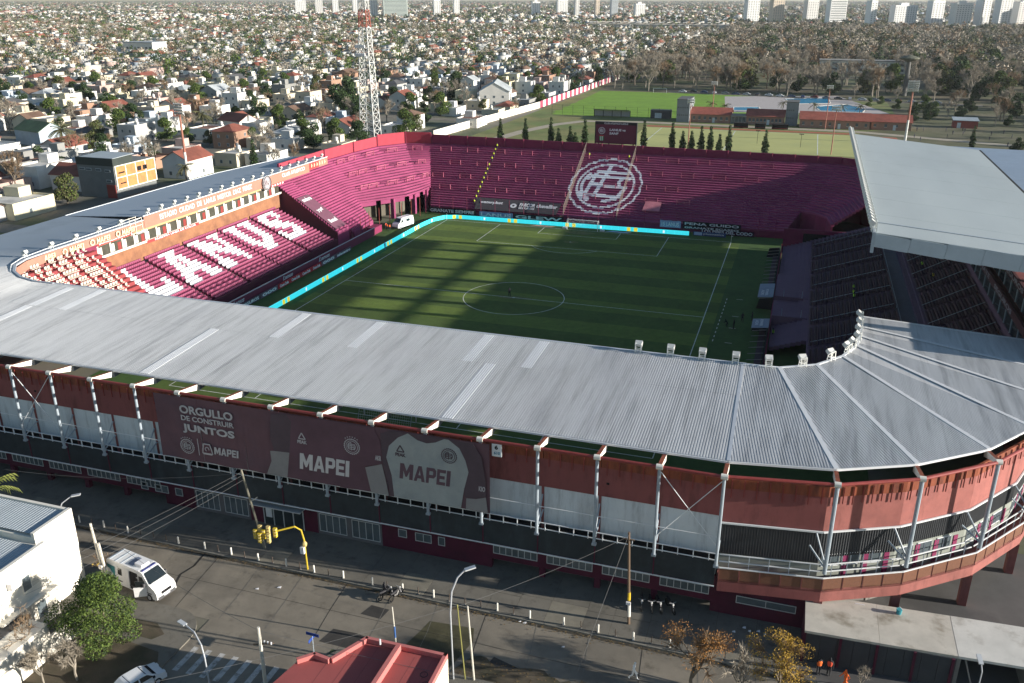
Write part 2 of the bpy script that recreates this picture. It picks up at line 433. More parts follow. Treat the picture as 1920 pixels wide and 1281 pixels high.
YI,YM,YO=-57.4,-64.6,-77.0
zm=ZI+(ZO-ZI)*(YM-YI)/(YO-YI)
in_me=sheet_mesh('roof_sheet',M_ROOF,BAY-.005,22,YI,ZI,YM-.15,zm+.012)
out_me=sheet_mesh('roof_sheet',M_ROOF,BAY-.005,22,YM,zm,YO,ZO)
for i in range(NB):
    x=X0-BAY*(i+1)
    obj('roof_sheet',in_me,st,loc=(x,0,0)); obj('roof_sheet',out_me,st,loc=(x,0,0))
# newer pale sheets let into the roof
def pale(x,y0,y1,n=5):
    z0=ZI+(ZO-ZI)*(y0-YI)/(YO-YI)+.022; z1=ZI+(ZO-ZI)*(y1-YI)/(YO-YI)+.022; pt_=(BAY-.005)/22; b0=X0-BAY*math.ceil((X0-x+.6)/BAY); xs_=b0+round((x-.6-b0)/pt_)*pt_
    obj('pale_roof_sheet',sheet_mesh('pale_roof_sheet',M_ROOF2,pt_*n,n,y0,z0,y1,z1),st,loc=(xs_,0,0))
for x,y0,y1 in ((-15.2,-64.7,-76.9),(18.4,-64.7,-76.9),(-7.4,-57.6,-65),(2.5,-57.6,-65),(15.7,-57.6,-64.8),(22.1,-57.6,-64.6),(-41.8,-58.2,-64.6),(-37.2,-57.7,-64.8),(-42,-64.8,-70)): pale(x,y0,y1)
# gutters
MB().box(XL,X0,YI-.02,YI+.32,ZI-.22,ZI+.07).build('gutter',M_TRIM,st)
MB().box(XL,X0,YO-.12,YO+.05,ZO-.16,ZO+.02).build('gutter',M_RAIL,st)
MB().box(XL,X0,YI+.1,YI+.3,ZI-.9,ZI-.23).build('fascia',M_MAROON,st)
# corner roof: flat facets with hip flashings
OUT=[(43.75,YO),(52.3,-75.6),(58.7,-72.6),(64.8,-67.9),(69.2,-62.2),(72.4,-55),(74.0,-47.3),(74.6,-38.4)]
INN=[(43.35,YI),(47.0,-57.2),(50.6,-55.2),(53.2,-51.9),(54.7,-48.2),(55.2,-45),(55.4,-41.8),(55.5,-38.2)]
def wedge_sheet(A,B,C,D,zi,zo,n,amp=.06):
    """A,B inner edge, D,C outer edge (A-D and B-C are the hips); ribs run square to the outer edge"""
    A,B,C,D=[Vector((*p,0)) for p in (A,B,C,D)]
    e=(C-D); Lx=e.length; e.normalize(); nrm=Vector((-e.y,e.x,0))
    if nrm.dot((A+B)/2-D)<0: nrm=-nrm
    def exitd(p):
        best=1e9
        for P,Q in ((A,B),(D,A),(C,B)):
            d=Q-P; den=nrm.x*d.y-nrm.y*d.x
            if abs(den)<1e-9: continue
            t=((P.x-p.x)*d.y-(P.y-p.y)*d.x)/den
            s=((P.x-p.x)*nrm.y-(P.y-p.y)*nrm.x)/den
            if t>1e-4 and -1e-4<=s<=1.0001: best=min(best,t)
        return best if best<1e8 else .02
    H=max(abs(nrm.dot(A-D)),abs(nrm.dot(B-D)))
    V=[];F=[]
    P=corr_profile(n,Lx/n,amp)
    for s,h in P:
        s_=min(max(s,.01),Lx-.01)
        p=D+e*s_; t=exitd(p); q=p+nrm*t
        V.append((p.x,p.y,zo+h)); V.append((q.x,q.y,zo+(zi-zo)*min(1,t/H)+h))
    for i in range(len(P)-1): F.append((2*i,2*i+1,2*i+3,2*i+2))
    me=bpy.data.meshes.new('roof_sheet'); me.from_pydata(V,[],F); me.materials.append(M_ROOF); me.update(); return me
for i in range(len(OUT)-1):
    A,B,C,D=INN[i],INN[i+1],OUT[i+1],OUT[i]
    L_=math.dist(C,D)
    obj('roof_sheet',wedge_sheet(A,B,C,D,ZI,ZO,int(L_/.24)),st)
    # sheets of the facet that fill up the inner triangle
    MB().face((A[0],A[1],ZI-.02),(D[0],D[1],ZO-.02),(C[0],C[1],ZO-.02),(B[0],B[1],ZI-.02)).build('roof_lining',M_ROOF,st)
for i in range(len(OUT)):
    a=INN[i]; b=OUT[i]
    MB().bar((a[0],a[1],ZI+.06),(b[0],b[1],ZO+.06),.42 if i else .3,.05).build('hip_flashing',M_ROOF2 if i else M_TRIM,st)
for i in range(len(OUT)-1):
    a,b=OUT[i],OUT[i+1]; MB().bar((*a,ZO-.08),(*b,ZO-.08),.16,.2).build('gutter',M_RAIL,st)
    a,b=INN[i],INN[i+1]; MB().bar((*a,ZI-.06),(*b,ZI-.06),.3,.28).build('gutter',M_RAIL,st)
MB().bar((55.5,-38.2,ZI-.1),(74.8,-38.4,ZO-.1),.14,.3).build('gutter',M_RAIL,st)
# left corner of the roof (towards the seated stand)
OUTL=[(XL,YO),(-54,-76.2),(-61,-73.6),(-67.5,-68.2),(-72.4,-61),(-75.3,-52.5),(-76.6,-43),(-77,-20.8)]
INNL=[(XL,YI),(-48.5,-57.2),(-52.2,-56.0),(-55.6,-53.9),(-58.2,-51.2),(-59.6,-48),(-60.1,-43),(-60.2,-20.8)]
ZIL=14.9; ZOL=14.4
def zl(i): t=min(1,i/6); return ZI+(ZIL-ZI)*t, ZO+(ZOL-ZO)*t
for i in range(len(OUTL)-1):
    A,B,C,D=INNL[i],INNL[i+1],OUTL[i+1],OUTL[i]
    (a0,a1),(b0,b1)=zl(i),zl(i+1)
    n=int(math.dist(C,D)/.24); P=corr_profile(n,1/n,.05); V=[];F=[]
    for s,h in P:
        V.append((A[0]+(B[0]-A[0])*s,A[1]+(B[1]-A[1])*s,a0+(b0-a0)*s+h)); V.append((D[0]+(C[0]-D[0])*s,D[1]+(C[1]-D[1])*s,a1+(b1-a1)*s+h))
    for k in range(len(P)-1): F.append((2*k,2*k+1,2*k+3,2*k+2))
    me=bpy.data.meshes.new('roof_sheet'); me.from_pydata(V,[],F); me.materials.append(mat('aged_roof_sheet',(.38,.42,.47),.5,.14,.5,streak=(.4,.4,1),col2=(.29,.33,.39),mix=(.25,.45,.7)) if i>3 else M_ROOF); me.update()
    obj('roof_sheet',me,st)
    MB().bar((*A,a0+.02),(*B,b0+.02),.34,.22).build('gutter',M_TRIM,st)
    MB().bar((*D,a1-.05),(*C,b1-.05),.14,.16).build('gutter',M_RAIL,st)
    MB().wall([D,C],0,12,.3).build('outer_wall',M_RED,st)
# roof beams under the sheets and their back columns
beam=MB().bar((0,YO+.1,ZO-.55),(0,YI-.1,ZI-.5),.18,.7).mesh('roof_beam',M_COLG)
prop=MB().tube([(0,-66.5,2),(0,-66.5,ZI-.9)],.2,8).mesh('inner_column',M_COLG)
for i in range(NB+1):
    x=X0-BAY*i
    obj('roof_beam',beam,st,loc=(x,0,0))
# brackets, tubes, columns, struts of the facade
br=MB()
br.mi(0)
for sx in (-.17,.17):
    br.face((sx,YO+.1,ZO-.2),(sx,-79.75,14.86),(sx,-79.75,14.56),(sx,YO+.1,13.75)) if sx>0 else br.face((sx,YO+.1,13.75),(sx,-79.75,14.56),(sx,-79.75,14.86),(sx,YO+.1,ZO-.2))
br.face((-.17,YO+.1,13.75),(.17,YO+.1,13.75),(.17,-79.75,14.56),(-.17,-79.75,14.56))
br.face((-.17,-79.75,14.56),(.17,-79.75,14.56),(.17,-79.75,14.86),(-.17,-79.75,14.86))
br.mi(1).face((.17,YO+.1,ZO-.2),(-.17,YO+.1,ZO-.2),(-.17,-79.75,14.86),(.17,-79.75,14.86))
br_me=br.mesh('bracket',[M_CREAM,M_RUST])
cl_me=MB().tube([(-.28,-79.95,14.72),(.28,-79.95,14.72)],.24,12).mesh('clamp',M_CREAM)
tube_me=MB().tube([(.27,-79.95,14.72),(BAY-.27,-79.95,14.72)],.15,10).mesh('tie_tube',M_TUBE)
col_me=MB().tube([(0,-79.95,6.2),(0,-79.95,14.5)],.14,10).mesh('column',M_COLG)
str_me=MB().tube([(0,-79.85,6.9),(0,-78.05,9.1)],.075,6).mesh('strut',M_COLG)
str2_me=MB().tube([(0,-79.85,6.7),(.0,-78.05,7.5)],.075,6).mesh('strut',M_COLG)
foot_me=MB().box(-.2,.2,-80.1,-79.8,6.05,6.25).mesh('base_plate',M_COLG)
for i in range(NB+1):
    x=X0-BAY*i
    b=obj('bracket',br_me,st,loc=(x,0,0)); obj('clamp',cl_me,b)
    c=obj('column',col_me,st,loc=(x,0,0)); obj('base_plate',foot_me,c)
    obj('strut',str_me,c,loc=(-.03,0,0)); obj('strut',str2_me,c,loc=(.03,0,0))
    if i<NB: obj('tie_tube',tube_me,st,loc=(x-BAY,0,0))
def cross(x0):
    m=MB().tube([(x0+.15,-80.0,14.3),(x0+BAY-.15,-80.0,8.2)],.035,5); m.tube([(x0+.15,-80.04,8.2),(x0+BAY-.15,-80.04,14.3)],.035,5)
    m.build('cross_brace',M_RAIL,st)
cross(X0-BAY); cross(X0-BAY*14); cross(X0-BAY*9)
# bay panels
parap=MB().box(.03,BAY-.03,-78.06,-77.8,12.72,13.5)
parap_me=parap.mesh('rusty_sheet',M_RUST)
hook_me=MB().box(.5,.56,-78.16,-78.07,12.0,13.35).mesh('sheet_bracket',M_TUBE)
redw_me=MB().box(.0,BAY,-78.0,-77.65,9.86,12.72).mesh('red_wall_panel',M_RED)
whit_me=MB().box(.1,BAY-.14,-77.96,-77.66,6.0,9.85).mesh('white_wall_panel',M_WHITEP)
jamb_me=MB().box(-.14,.1,-78.02,-77.6,5.2,9.87).mesh('wall_rib',M_RED)
hole_me=MB().box(.5,.75,-78.03,-77.9,11.1,11.3).mesh('wall_hole',M_BLACK)
ladd_me=MB().box(.06,.3,-77.95,-77.75,8.9,9.5).mesh('vent',M_BLACK)
wire_me=MB().bar((0,-79.95,9.0),(BAY,-79.95,9.0),.05).mesh('tie_rod',M_RAIL)
rail=MB()
for z_ in (6.42,7.05): rail.bar((0,-79.5,z_),(BAY,-79.5,z_),.07)
for k in range(4): rail.bar((.65+k*BAY/4,-79.5,6.2),(.65+k*BAY/4,-79.5,7.05),.1,.07)
rail_me=rail.mesh('railing',M_RAIL)
walk_me=MB().box(0,BAY,-79.45,-78,5.0,5.2).mesh('walkway_slab',M_CONC)
backd_me=MB().box(0,BAY,-77.9,-77.7,3.9,6.0).mesh('dark_back_wall',M_BLACK)
scr_me=MB().box(.05,BAY-.05,-79.56,-79.5,3.95,6.3).mesh('screen_panel',M_DARK)
post_me=MB().box(-.05,.05,-79.64,-79.5,3.8,6.45).mesh('screen_post',M_MAROON)
pipe_me=MB().box(0,BAY,-79.66,-79.58,3.83,3.92).mesh('pale_rail',M_RAIL)
def window_band(x0,x1,z0,z1,n,y=-78.04,parent=None,frame=M_WINF):
    w=MB().box(x0,x1,y,y+.06,z0,z1).build('window',M_GLASS,parent or st)
    f=MB(); f.box(x0,x1,y-.04,y,z1-.06,z1).box(x0,x1,y-.04,y,z0,z0+.06)
    for i in range(n+1):
        x=x0+(x1-x0-.06)*i/n; f.box(x,x+.06,y-.042,y,z0+.06,z1-.06)
    f.build('frame',frame,w)
    return w
for i in range(NB):
    x=X0-BAY*(i+1); L0=(x,0,0)
    obj('rusty_sheet',parap_me,st,loc=L0); 
    for k in range(5): obj('sheet_bracket',hook_me,st,loc=(x+k*1.05,0,.1*(k%2)))
    obj('red_wall_panel',redw_me,st,loc=L0)
    obj('white_wall_panel',whit_me,st,loc=L0); obj('wall_rib',jamb_me,st,loc=L0); obj('vent',ladd_me,st,loc=L0)
    if i%3==1: obj('wall_hole',hole_me,st,loc=L0)
    obj('railing',rail_me,st,loc=L0); obj('walkway_slab',walk_me,st,loc=L0); obj('dark_back_wall',backd_me,st,loc=L0)
    obj('screen_panel',scr_me,st,loc=L0); obj('screen_post',post_me,st,loc=L0); obj('pale_rail',pipe_me,st,loc=L0); obj('tie_rod',wire_me,st,loc=L0)
    # ground floor
    if x>18 or x<-18.5:
        MB().box(x,x+BAY,-78,-77.7,1.15,3.9).build('maroon_beam',M_MAROON,st)
        window_band(x+.45,x+BAY-.45,1.8,2.7,7)
        MB().box(x-.27,x+.27,-78.02,-77.5,0,1.16).build('pillar',M_MAROON,st)
        MB().box(x,x+BAY,-76.7,-76.5,0,3.9).build('recessed_wall',mat('grey_render',(.10,.10,.10),.9,.2,.6),st)
    else:
        MB().box(x,x+BAY,-78,-77.7,0,3.9).build('maroon_wall',M_MAROON,st)
MB().box(43.43,43.97,-78.02,-77.5,0,3.9).build('pillar',M_MAROON,st)
M_GREYR=mat('grey_surround',(.13,.13,.14),.85,.15,.8)
for x0,x1,z0,z1,n in ((-9.9,-3.6,.35,2.5,4),(4.7,11.4,.35,2.55,4)):
    MB().box(x0-.2,x1+.2,-78.02,-77.95,z0-.3,z1+.25).build('grey_surround',M_GREYR,st)
    h=(x1-x0)/2
    window_band(x0,x0+h-.3,z0+.15,z1,4); window_band(x0+h+.3,x1,z0+.15,z1,4)
for x0,x1,z0,z1,n in ((13.4,14.3,1.6,2.5,1),(15.2,16.9,1.5,2.45,2),(17.6,18.3,1.5,2.45,1),(-16.9,-16,1.4,2.3,1),(-15.1,-13.4,1.4,2.3,2),(-12.5,-11.6,1.4,2.3,1)):
    window_band(x0,x1,z0,z1,n)
d=MB().box(-1.7,2.9,-78.1,-78.0,.12,2.5).build('entrance_doors',glass('door_glass',(.03,.04,.045),.1),st)
f=MB()
for x in (-1.75,-.6,.55,1.7,2.85): f.box(x,x+.09,-78.16,-78.1,.12,2.55)
f.box(-1.75,2.94,-78.16,-78.1,2.5,2.62).box(-2.4,3.4,-79.4,-78.05,2.95,3.05)
f.build('door_frame',M_WINF,d)
MB().box(-1.45,-.75,-78.14,-78.11,1.0,2.3).build('notice',M_WHITEP,d)
# rear stepped seating deck under the roof
dk=MB()
for i in range(16):
    y0=-57.5-i*1.15; z0=1.6+i*.56
    dk.box(XL,X0,y0-1.15,y0,0 if i==0 else z0-.7,z0)
dk.build('seating_deck',mat('maroon_terrace',(.20,.03,.075),.8,.14,.6),st)
# the corner facade
CW=[(43.75,-78.0),(51.9,-76.9),(58.0,-74.0),(64.0,-69.3),(68.7,-63.0),(72.0,-55.3),(73.6,-47.4),(74.2,-38.4)]
M_BLKC=mat('black_corrugated',(.03,.033,.038),.55,.2,1)
M_GREYW=mat('grey_green_wall',(.27,.29,.26),.85,.14,.7)
M_DECK=mat('brown_mesh',(.17,.075,.045),.8,.2,6)
M_BEAM=mat('salmon_beam',(.33,.115,.10),.8,.16,.6,col2=(.25,.088,.08),mix=(.4,.5,.7),grime=(.9,.5,.72,.62,(1,1,.25)))
def seg(a,b,off):
    d=Vector((b[0]-a[0],b[1]-a[1])).normalized(); n=Vector((d.y,-d.x))*off
    return (a[0]+n.x,a[1]+n.y),(b[0]+n.x,b[1]+n.y),d,n
def offset_path(path,off):
    P=[Vector(p) for p in path]; out=[]
    for i,p in enumerate(P):
        ns=[]
        if i>0: d=(P[i]-P[i-1]).normalized(); ns.append(Vector((d.y,-d.x)))
        if i<len(P)-1: d=(P[i+1]-P[i]).normalized(); ns.append(Vector((d.y,-d.x)))
        n=sum(ns,Vector((0,0))).normalized(); c=n.dot(ns[0]); out.append(tuple(p+n*(off/c)))
    return out
DK=offset_path(CW,1.45)
TIP=offset_path(CW,1.6); TIP[0]=(43.7,-79.9)
for i in range(len(CW)-1):
    a,b=CW[i],CW[i+1]; Ls=math.dist(a,b)
    MB().wall([a,b],9.3,12.6,.35).build('red_wall_panel',M_RED if i<1 else M_BEAM,st)
    p,q,d,n=seg(a,b,.05); MB().wall([p,q],12.6,13.6,.2).build('rusty_sheet',M_RUST,st)
    for k in range(8):
        hk=MB()
        t=(k+.5)/8; x=a[0]+(b[0]-a[0])*t+n.x*2.2; y=a[1]+(b[1]-a[1])*t+n.y*2.2
        hk.box(x-.04,x+.04,y-.04,y+.04,11.8+.15*(k%2),13.5)
        hk.build('sheet_bracket',M_TUBE,st)
    # black corrugated skirt
    n_=int(Ls/.22); bk=MB(); p,q,d,n=seg(a,b,.06)
    for k in range(n_):
        for (s0,o0),(s1,o1) in (((k/n_,0),((k+.5)/n_,.05)),(((k+.5)/n_,.05),((k+1)/n_,0))):
            A=(p[0]+(q[0]-p[0])*s0+n.x*o0*16,p[1]+(q[1]-p[1])*s0+n.y*o0*16); B=(p[0]+(q[0]-p[0])*s1+n.x*o1*16,p[1]+(q[1]-p[1])*s1+n.y*o1*16)
            bk.face((*A,(6.25,6.8,7.3,7.4,7.4,7.4,7.4)[i]),(*B,(6.25,6.8,7.3,7.4,7.4,7.4,7.4)[i]),(*B,9.25),(*A,9.25))
    bk.build('black_skirt',M_BLKC,st)
    MB().bar((p[0]+n.x,p[1]+n.y,9.3),(q[0]+n.x,q[1]+n.y,9.3),.14).build('pale_rail',M_RAIL,st)
    MB().wall([a,b],4.6,9.3,.3).build('grey_wall',M_GREYW,st)
    if i>0:
        for t in (.15,.42,.7,.95)[:3 if i<4 else 2]:
            wx,wy=a[0]+(b[0]-a[0])*t,a[1]+(b[1]-a[1])*t; nn=Vector((d.y,-d.x))
            w=MB(); e=Vector((d.x,d.y)); c=Vector((wx,wy))+nn*.03
            P=[c-e*.75,c+e*.75]
            w.face((P[0].x,P[0].y,5.9),(P[1].x,P[1].y,5.9),(P[1].x,P[1].y,7.0),(P[0].x,P[0].y,7.0))
            w=w.build('window',M_GLASS,st); f=MB()
            for s in (-.75,0,.75): f.bar((c.x+e.x*s,c.y+e.y*s,5.85),(c.x+e.x*s,c.y+e.y*s,7.05),.08)
            for z_ in (5.88,7.02): f.bar((c.x-e.x*.79,c.y-e.y*.79,z_),(c.x+e.x*.79,c.y+e.y*.79,z_),.08)
            f.build('frame',M_RAIL,w)
            c=c+e*1.35; P=[c-e*.22,c+e*.22]
            MB().bar((c.x,c.y,4.7),(c.x,c.y,6.9),.45,.06,up=(nn.x,nn.y,0)).build('magenta_pilaster',mat('magenta_paint',(.25,.03,.10),.8,.12,1),st)
    # deck, parapet mesh, beam
    A,B=DK[i],DK[i+1]
    MB().prism([a,A,B,b],4.3,4.6).build('deck_slab',M_BEAM,st)
    MB().wall([A,B],3.35,4.45,.3).build('edge_beam',M_BEAM if i else M_RED,st)
    nP=max(3,int(math.dist(A,B)/1.55)); dd=Vector((B[0]-A[0],B[1]-A[1])).normalized()
    for k in range(nP):
        t0,t1=k/nP,(k+1)/nP
        P0=(A[0]+(B[0]-A[0])*t0+dd.x*.03,A[1]+(B[1]-A[1])*t0+dd.y*.03); P1=(A[0]+(B[0]-A[0])*t1-dd.x*.03,A[1]+(B[1]-A[1])*t1-dd.y*.03)
        MB().wall([P0,P1],4.46,5.65,.04).build('mesh_panel',M_DECK,st)
        MB().box(P0[0]-.04,P0[0]+.04,P0[1]-.04,P0[1]+.04,4.45,5.72).build('mesh_post',M_BEAM,st)
    MB().bar((*A,5.72),(*B,5.72),.1).build('pale_rail',M_RAIL,st)
    r_=MB(); p,q,_,_=seg(a,b,1.0)
    for z_ in (6.05,6.75): r_.bar((*p,z_),(*q,z_),.08)
    for k in range(5): t=(k+.5)/5; x,y=p[0]+(q[0]-p[0])*t,p[1]+(q[1]-p[1])*t; r_.bar((x,y,4.6),(x,y,6.75),.07)
    r_.build('railing',M_RAIL,st)
    # tie tubes and struts
    A,B=TIP[i],TIP[i+1]
    MB().tube([(*A,14.72),(*B,14.72)],.15,10).build('tie_tube',M_TUBE,st)
    if i:
        c=MB().tube([(TIP[i][0],TIP[i][1],6.3),(TIP[i][0],TIP[i][1],14.6)],.17,10).build('column',M_COLG,st)
        T=TIP[i]; W=CW[i]
        for z0,z1,sx in ((7.0,9.3,-.6),(6.8,8.2,-1.1)):
            MB().tube([(T[0],T[1],z0),(W[0]+(T[0]-W[0])*.1+d.x*sx,W[1]+(T[1]-W[1])*.1+d.y*sx,z1)],.08,6).build('strut',M_COLG,c)
        O=OUT[i]; n2=(Vector(T)-Vector(O)).normalized(); s2=Vector((-n2.y,n2.x))*.17
        bm=MB().mi(0)
        for sg in (1,-1):
            o=Vector(O)-n2*.3+s2*sg; t=Vector(T)+s2*sg
            P=[(o.x,o.y,ZO-.2),(t.x,t.y,14.9),(t.x,t.y,14.56),(o.x,o.y,13.7)]
            bm.face(*(P if sg>0 else P[::-1]))
        o1,o2=Vector(O)-n2*.3+s2,Vector(O)-n2*.3-s2; t1,t2=Vector(T)+s2,Vector(T)-s2
        bm.face((o2.x,o2.y,13.7),(o1.x,o1.y,13.7),(t1.x,t1.y,14.56),(t2.x,t2.y,14.56)); bm.face((t2.x,t2.y,14.56),(t1.x,t1.y,14.56),(t1.x,t1.y,14.9),(t2.x,t2.y,14.9))
        bm.mi(1).face((o1.x,o1.y,ZO-.2),(o2.x,o2.y,ZO-.2),(t2.x,t2.y,14.9),(t1.x,t1.y,14.9))
        b_=bm.build('bracket',[M_CREAM,M_RUST],st)
        MB().tube([(t1.x+s2.x*.5,t1.y+s2.y*.5,14.72),(t2.x-s2.x*.5,t2.y-s2.y*.5,14.72)],.24,12).build('clamp',M_CREAM,b_)
    # ground level under the deck
    if i==0: MB().wall([a,(51.4,-76.95)],0,3.4,.3).build('maroon_wall',M_MAROON,st)
    else:
        W=CW[i]; e=Vector((DK[i][0]-W[0],DK[i][1]-W[1])); x,y=W[0]+e.x*.75,W[1]+e.y*.75
        MB().box(x-.35,x+.35,y-.35,y+.35,0,3.4).build('deck_pillar',M_BEAM,st)
        p,q,_,_=seg(a,b,-2.2); MB().wall([p,q],0,4.3,.3).build('recessed_wall',M_CONC,st)
window_band(45.6,50.6,1.55,2.3,2,y=-78.12)
st_w=[o for o in st.children if o.name.startswith('window')][-1]
# the maroon ground floor wall reaches out to the pavement corner
MB().wall([(43.95,-78.05),(51.25,-78.0)],0,3.35,.25).build('maroon_wall',M_MAROON,st)
# lamps on the roof edge: white open frames with a lamp head
def lamp_frame():
    m=MB()
    for x in (-.3,.3):
        for y in (-.25,.25): m.bar((x,y,0),(x,y*.6-.05,1.0),.07)
    for z_ in (.35,.98):
        for x in (-.3,.3): m.bar((x,-.22,z_),(x,.2,z_),.06)
        for y in (-.22,.18): m.bar((-.3,y,z_),(.3,y,z_),.06)
    me=m.mesh('lamp_frame',mat('white_steel',(.78,.78,.74),.5,.05,2))
    h=MB().bar((0,.1,1.05),(0,.35,.72),.75,.55).mesh('lamp_head',mat('lamp_housing',(.6,.6,.58),.4,.1,3))
    g_=MB().bar((0,.36,.71),(0,.39,.67),.62,.42).mesh('lamp_glass',mat('lamp_glass',(.8,.8,.75),.2,.05,3))
    return me,h,g_
LF=lamp_frame()
def roof_lamp(x,y,z_,ang,parent,s=1.0):
    o=obj('floodlight',LF[0],parent,loc=(x,y,z_),rz=ang); o.scale=(s,s,s)
    obj('lamp_head',LF[1],o); obj('lamp_glass',LF[2],o)
for x,y,a in ((32.5,-57.5,0),(35.9,-57.5,0),(39.2,-57.5,0),(42.6,-57.5,0),(45.9,-57.4,10),(49.2,-56.1,25),(52.0,-53.5,45),(53.7,-50.8,60),(54.3,-49.2,75),(54.9,-47,80),(55.1,-44.6,85),(55.3,-42.2,90),(55.4,-39.6,90)):
    roof_lamp(x,y,ZI+.05,R(a),st)
# ------------------------------------------------------------------ the banner hung on the facade
bn=place('banner','maroon mesh banner with two football shirts on the street facade','banner',(6.2,-80.2,7.5))
YB=-80.25
M_BAN=mat('banner_maroon',(.145,.075,.09),.9,.14,.5,col2=(.12,.07,.09),mix=(.3,.45,.7))
M_BAN2=mat('print_dark_mauve',(.10,.068,.082),.9,.16,.7)
M_BAN3=mat('print_grey_skin',(.27,.255,.255),.9,.12,.8)
M_BAN4=mat('print_shirt_pale',(.35,.37,.365),.9,.12,.6,col2=(.28,.31,.32),mix=(.5,.45,.7))
M_BANW=mat('print_white',(.5,.47,.48),.9,.08,1)
M_BANM=mat('print_maroon',(.13,.06,.075),.9,.1,1)
# cloth panels sewn side by side
nx=7
for k in range(nx):
    xa=-11.4+(35.1)*k/nx; xb=-11.4+35.1*(k+1)/nx; cl=MB(); NU=8; NV=6
    Pt=lambda u,v: (xa+(xb-xa)*u, YB+.02+.05*math.sin(3*u+k*1.7+2*v)*math.sin(math.pi*v)**.5+.02*math.sin(9*u+k), 7.55+6.95*v+.05*math.sin(6*u+k)*(1-v))
    for i in range(NU):
        for j in range(NV):
            cl.face(Pt(i/NU,j/NV),Pt((i+1)/NU,j/NV),Pt((i+1)/NU,(j+1)/NV),Pt(i/NU,(j+1)/NV))
    cl.build('cloth_panel',M_BAN,bn,smooth=True)
RX=(1,0,0); UZ=(0,0,1)
def flat(pts,m,name,dy):
    mb=MB(); plate(mb,(0,YB-.08-dy,0),RX,UZ,pts,.012); return mb.build(name,m,bn)
YP=YB-.1
S1L=[(1.94,14.16),(1.58,11.85),(1.89,10.28),(3.54,10.36),(4.09,13.74),(3.61,14.45)][::-1]
flat(S1L[::-1][::-1],M_BAN2,'shirt_sleeve',.0)
flat([(1.43,10.2),(1.47,9.14),(.79,7.6),(3.05,7.6),(3.54,10.36),(1.89,10.28)],M_BAN3,'arm',.0)
flat([(3.61,14.4),(4.09,13.74),(3.53,10.27),(3.05,7.6),(11.97,7.65),(11.5,10.31),(13.17,10.87),(13.3,11.54),(13.22,13.17),(12.6,14.4)],mat('print_shirt_maroon',(.125,.066,.085),.9,.2,.4),'shirt_body',.002)
flat([(11.5,10.17),(13.26,10.8),(13.53,9.35),(13.79,7.61),(11.97,7.61)],M_BAN3,'arm',.0)
flat([(16.01,14.4),(16.93,13.87),(17.79,13.7),(18.65,13.92),(19.52,14.4),(19.94,14.4),(20.93,13.72),(21.49,12.58),(21.76,11.46),(21.3,9.65),(20.95,7.6),(14.34,7.6),(14.19,9.84),(13.75,11.62),(14.09,12.86),(15.02,13.83)],M_BAN4,'shirt_body',.003)
flat([(19.94,14.4),(20.95,14.42),(22.19,14.4),(23,13.19),(23.36,10.76),(23.37,9.22),(22.44,8.91),(21.38,8.84),(21.3,9.65),(21.76,11.46),(21.49,12.58),(20.93,13.72)],M_BAN2,'shirt_sleeve',.005)
flat([(21.5,8.77),(22.44,8.86),(23.37,9.18),(23.52,7.65),(21.42,7.6)],M_BAN3,'arm',.004)
flat([(13.27,13.99),(14.35,14.4),(15.93,14.42),(15.02,13.83),(14.09,12.86),(13.75,11.62),(14.19,9.84),(14.34,7.61),(13.98,7.64),(13.36,11.0)],M_BAN2,'shirt_sleeve',.006)
flat([(16.01,14.42),(16.94,13.9),(17.79,13.74),(18.65,13.95),(19.52,14.42)],M_BAN2,'shirt_collar',.007)
YT=YB-.105
lettering('ORGULLO',(-8.4,YT,12.8),RX,UZ,.88,M_BANW,bn,6.05,.03)
lettering('DE CONSTRUIR',(-8.34,YT,12.03),RX,UZ,.56,M_BANW,bn,6.0,.02)
lettering('JUNTOS',(-8.34,YT,10.66),RX,UZ,1.02,M_BANW,bn,5.95,.035)
crest(bn,(-8.1,YT,9.15),RX,UZ,.78,M_BANW,d=.02)
MB().box(-6.83,-6.76,YT-.02,YT,8.35,10.2).build('divider',M_BANW,bn)
lg=MB(); plate(lg,(-5.78,YT,9.2),RX,UZ,[(-.62,-.5),(-.45,-.62),(.45,-.62),(.62,-.5),(.55,0),(.38,.6),(-.38,.6),(-.55,0)],.02)
lgo=lg.build('logo',M_BANW,bn)
lg=MB(); plate(lg,(-5.78,YT-.02,9.2),RX,UZ,[(-.5,-.42),(.5,-.42),(.42,0),(.3,.48),(-.3,.48),(-.42,0)],.01); lg.build('logo_field',M_BANM,lgo)
lg=MB(); disc(lg,(-5.78,YT-.03,9.2),RX,UZ,.26,.17,R(-20),R(250),12,.01); lg.build('logo_mark',M_BANW,lgo)
block_letters('MAPEI',(-5.02,YT,8.78),RX,UZ,.8,M_BANW,bn,2.85)
block_letters('MAPEI',(4.54,YT,8.85),RX,UZ,1.7,mat('print_white_bright',(.6,.57,.57),.9,.06,1),bn,5.4)
block_letters('MAPEI',(14.98,YT,9.68),RX,UZ,1.6,mat('print_maroon_text',(.13,.075,.095),.9,.1,1),bn,5.1)
def peak(x,z,m):
    t=MB()
    for a,b in (((-.36,0),(0,.62)),((0,.62),(.36,0)),((.36,0),(-.36,0))): t.bar((x+a[0],YT-.01,z+a[1]),(x+b[0],YT-.01,z+b[1]),.03,.1,up=(0,0,1))
    t.build('logo',m,bn)
    lettering('PEAK',(x-.5,YT,z-.5),RX,UZ,.34,m,bn,1.0,.03)
peak(5.08,12.1,M_BANW); peak(15.2,12.45,M_BAN2)
crest(bn,(10.3,YT,12.15),RX,UZ,.78,M_BANW,d=.02)
crest(bn,(19.94,YT,12.8),RX,UZ,.72,M_BAN2,False,d=.02)
lettering('KIO',(22.7,YT,9.75),RX,UZ,.5,M_BANW,bn,.62,.03,.1)
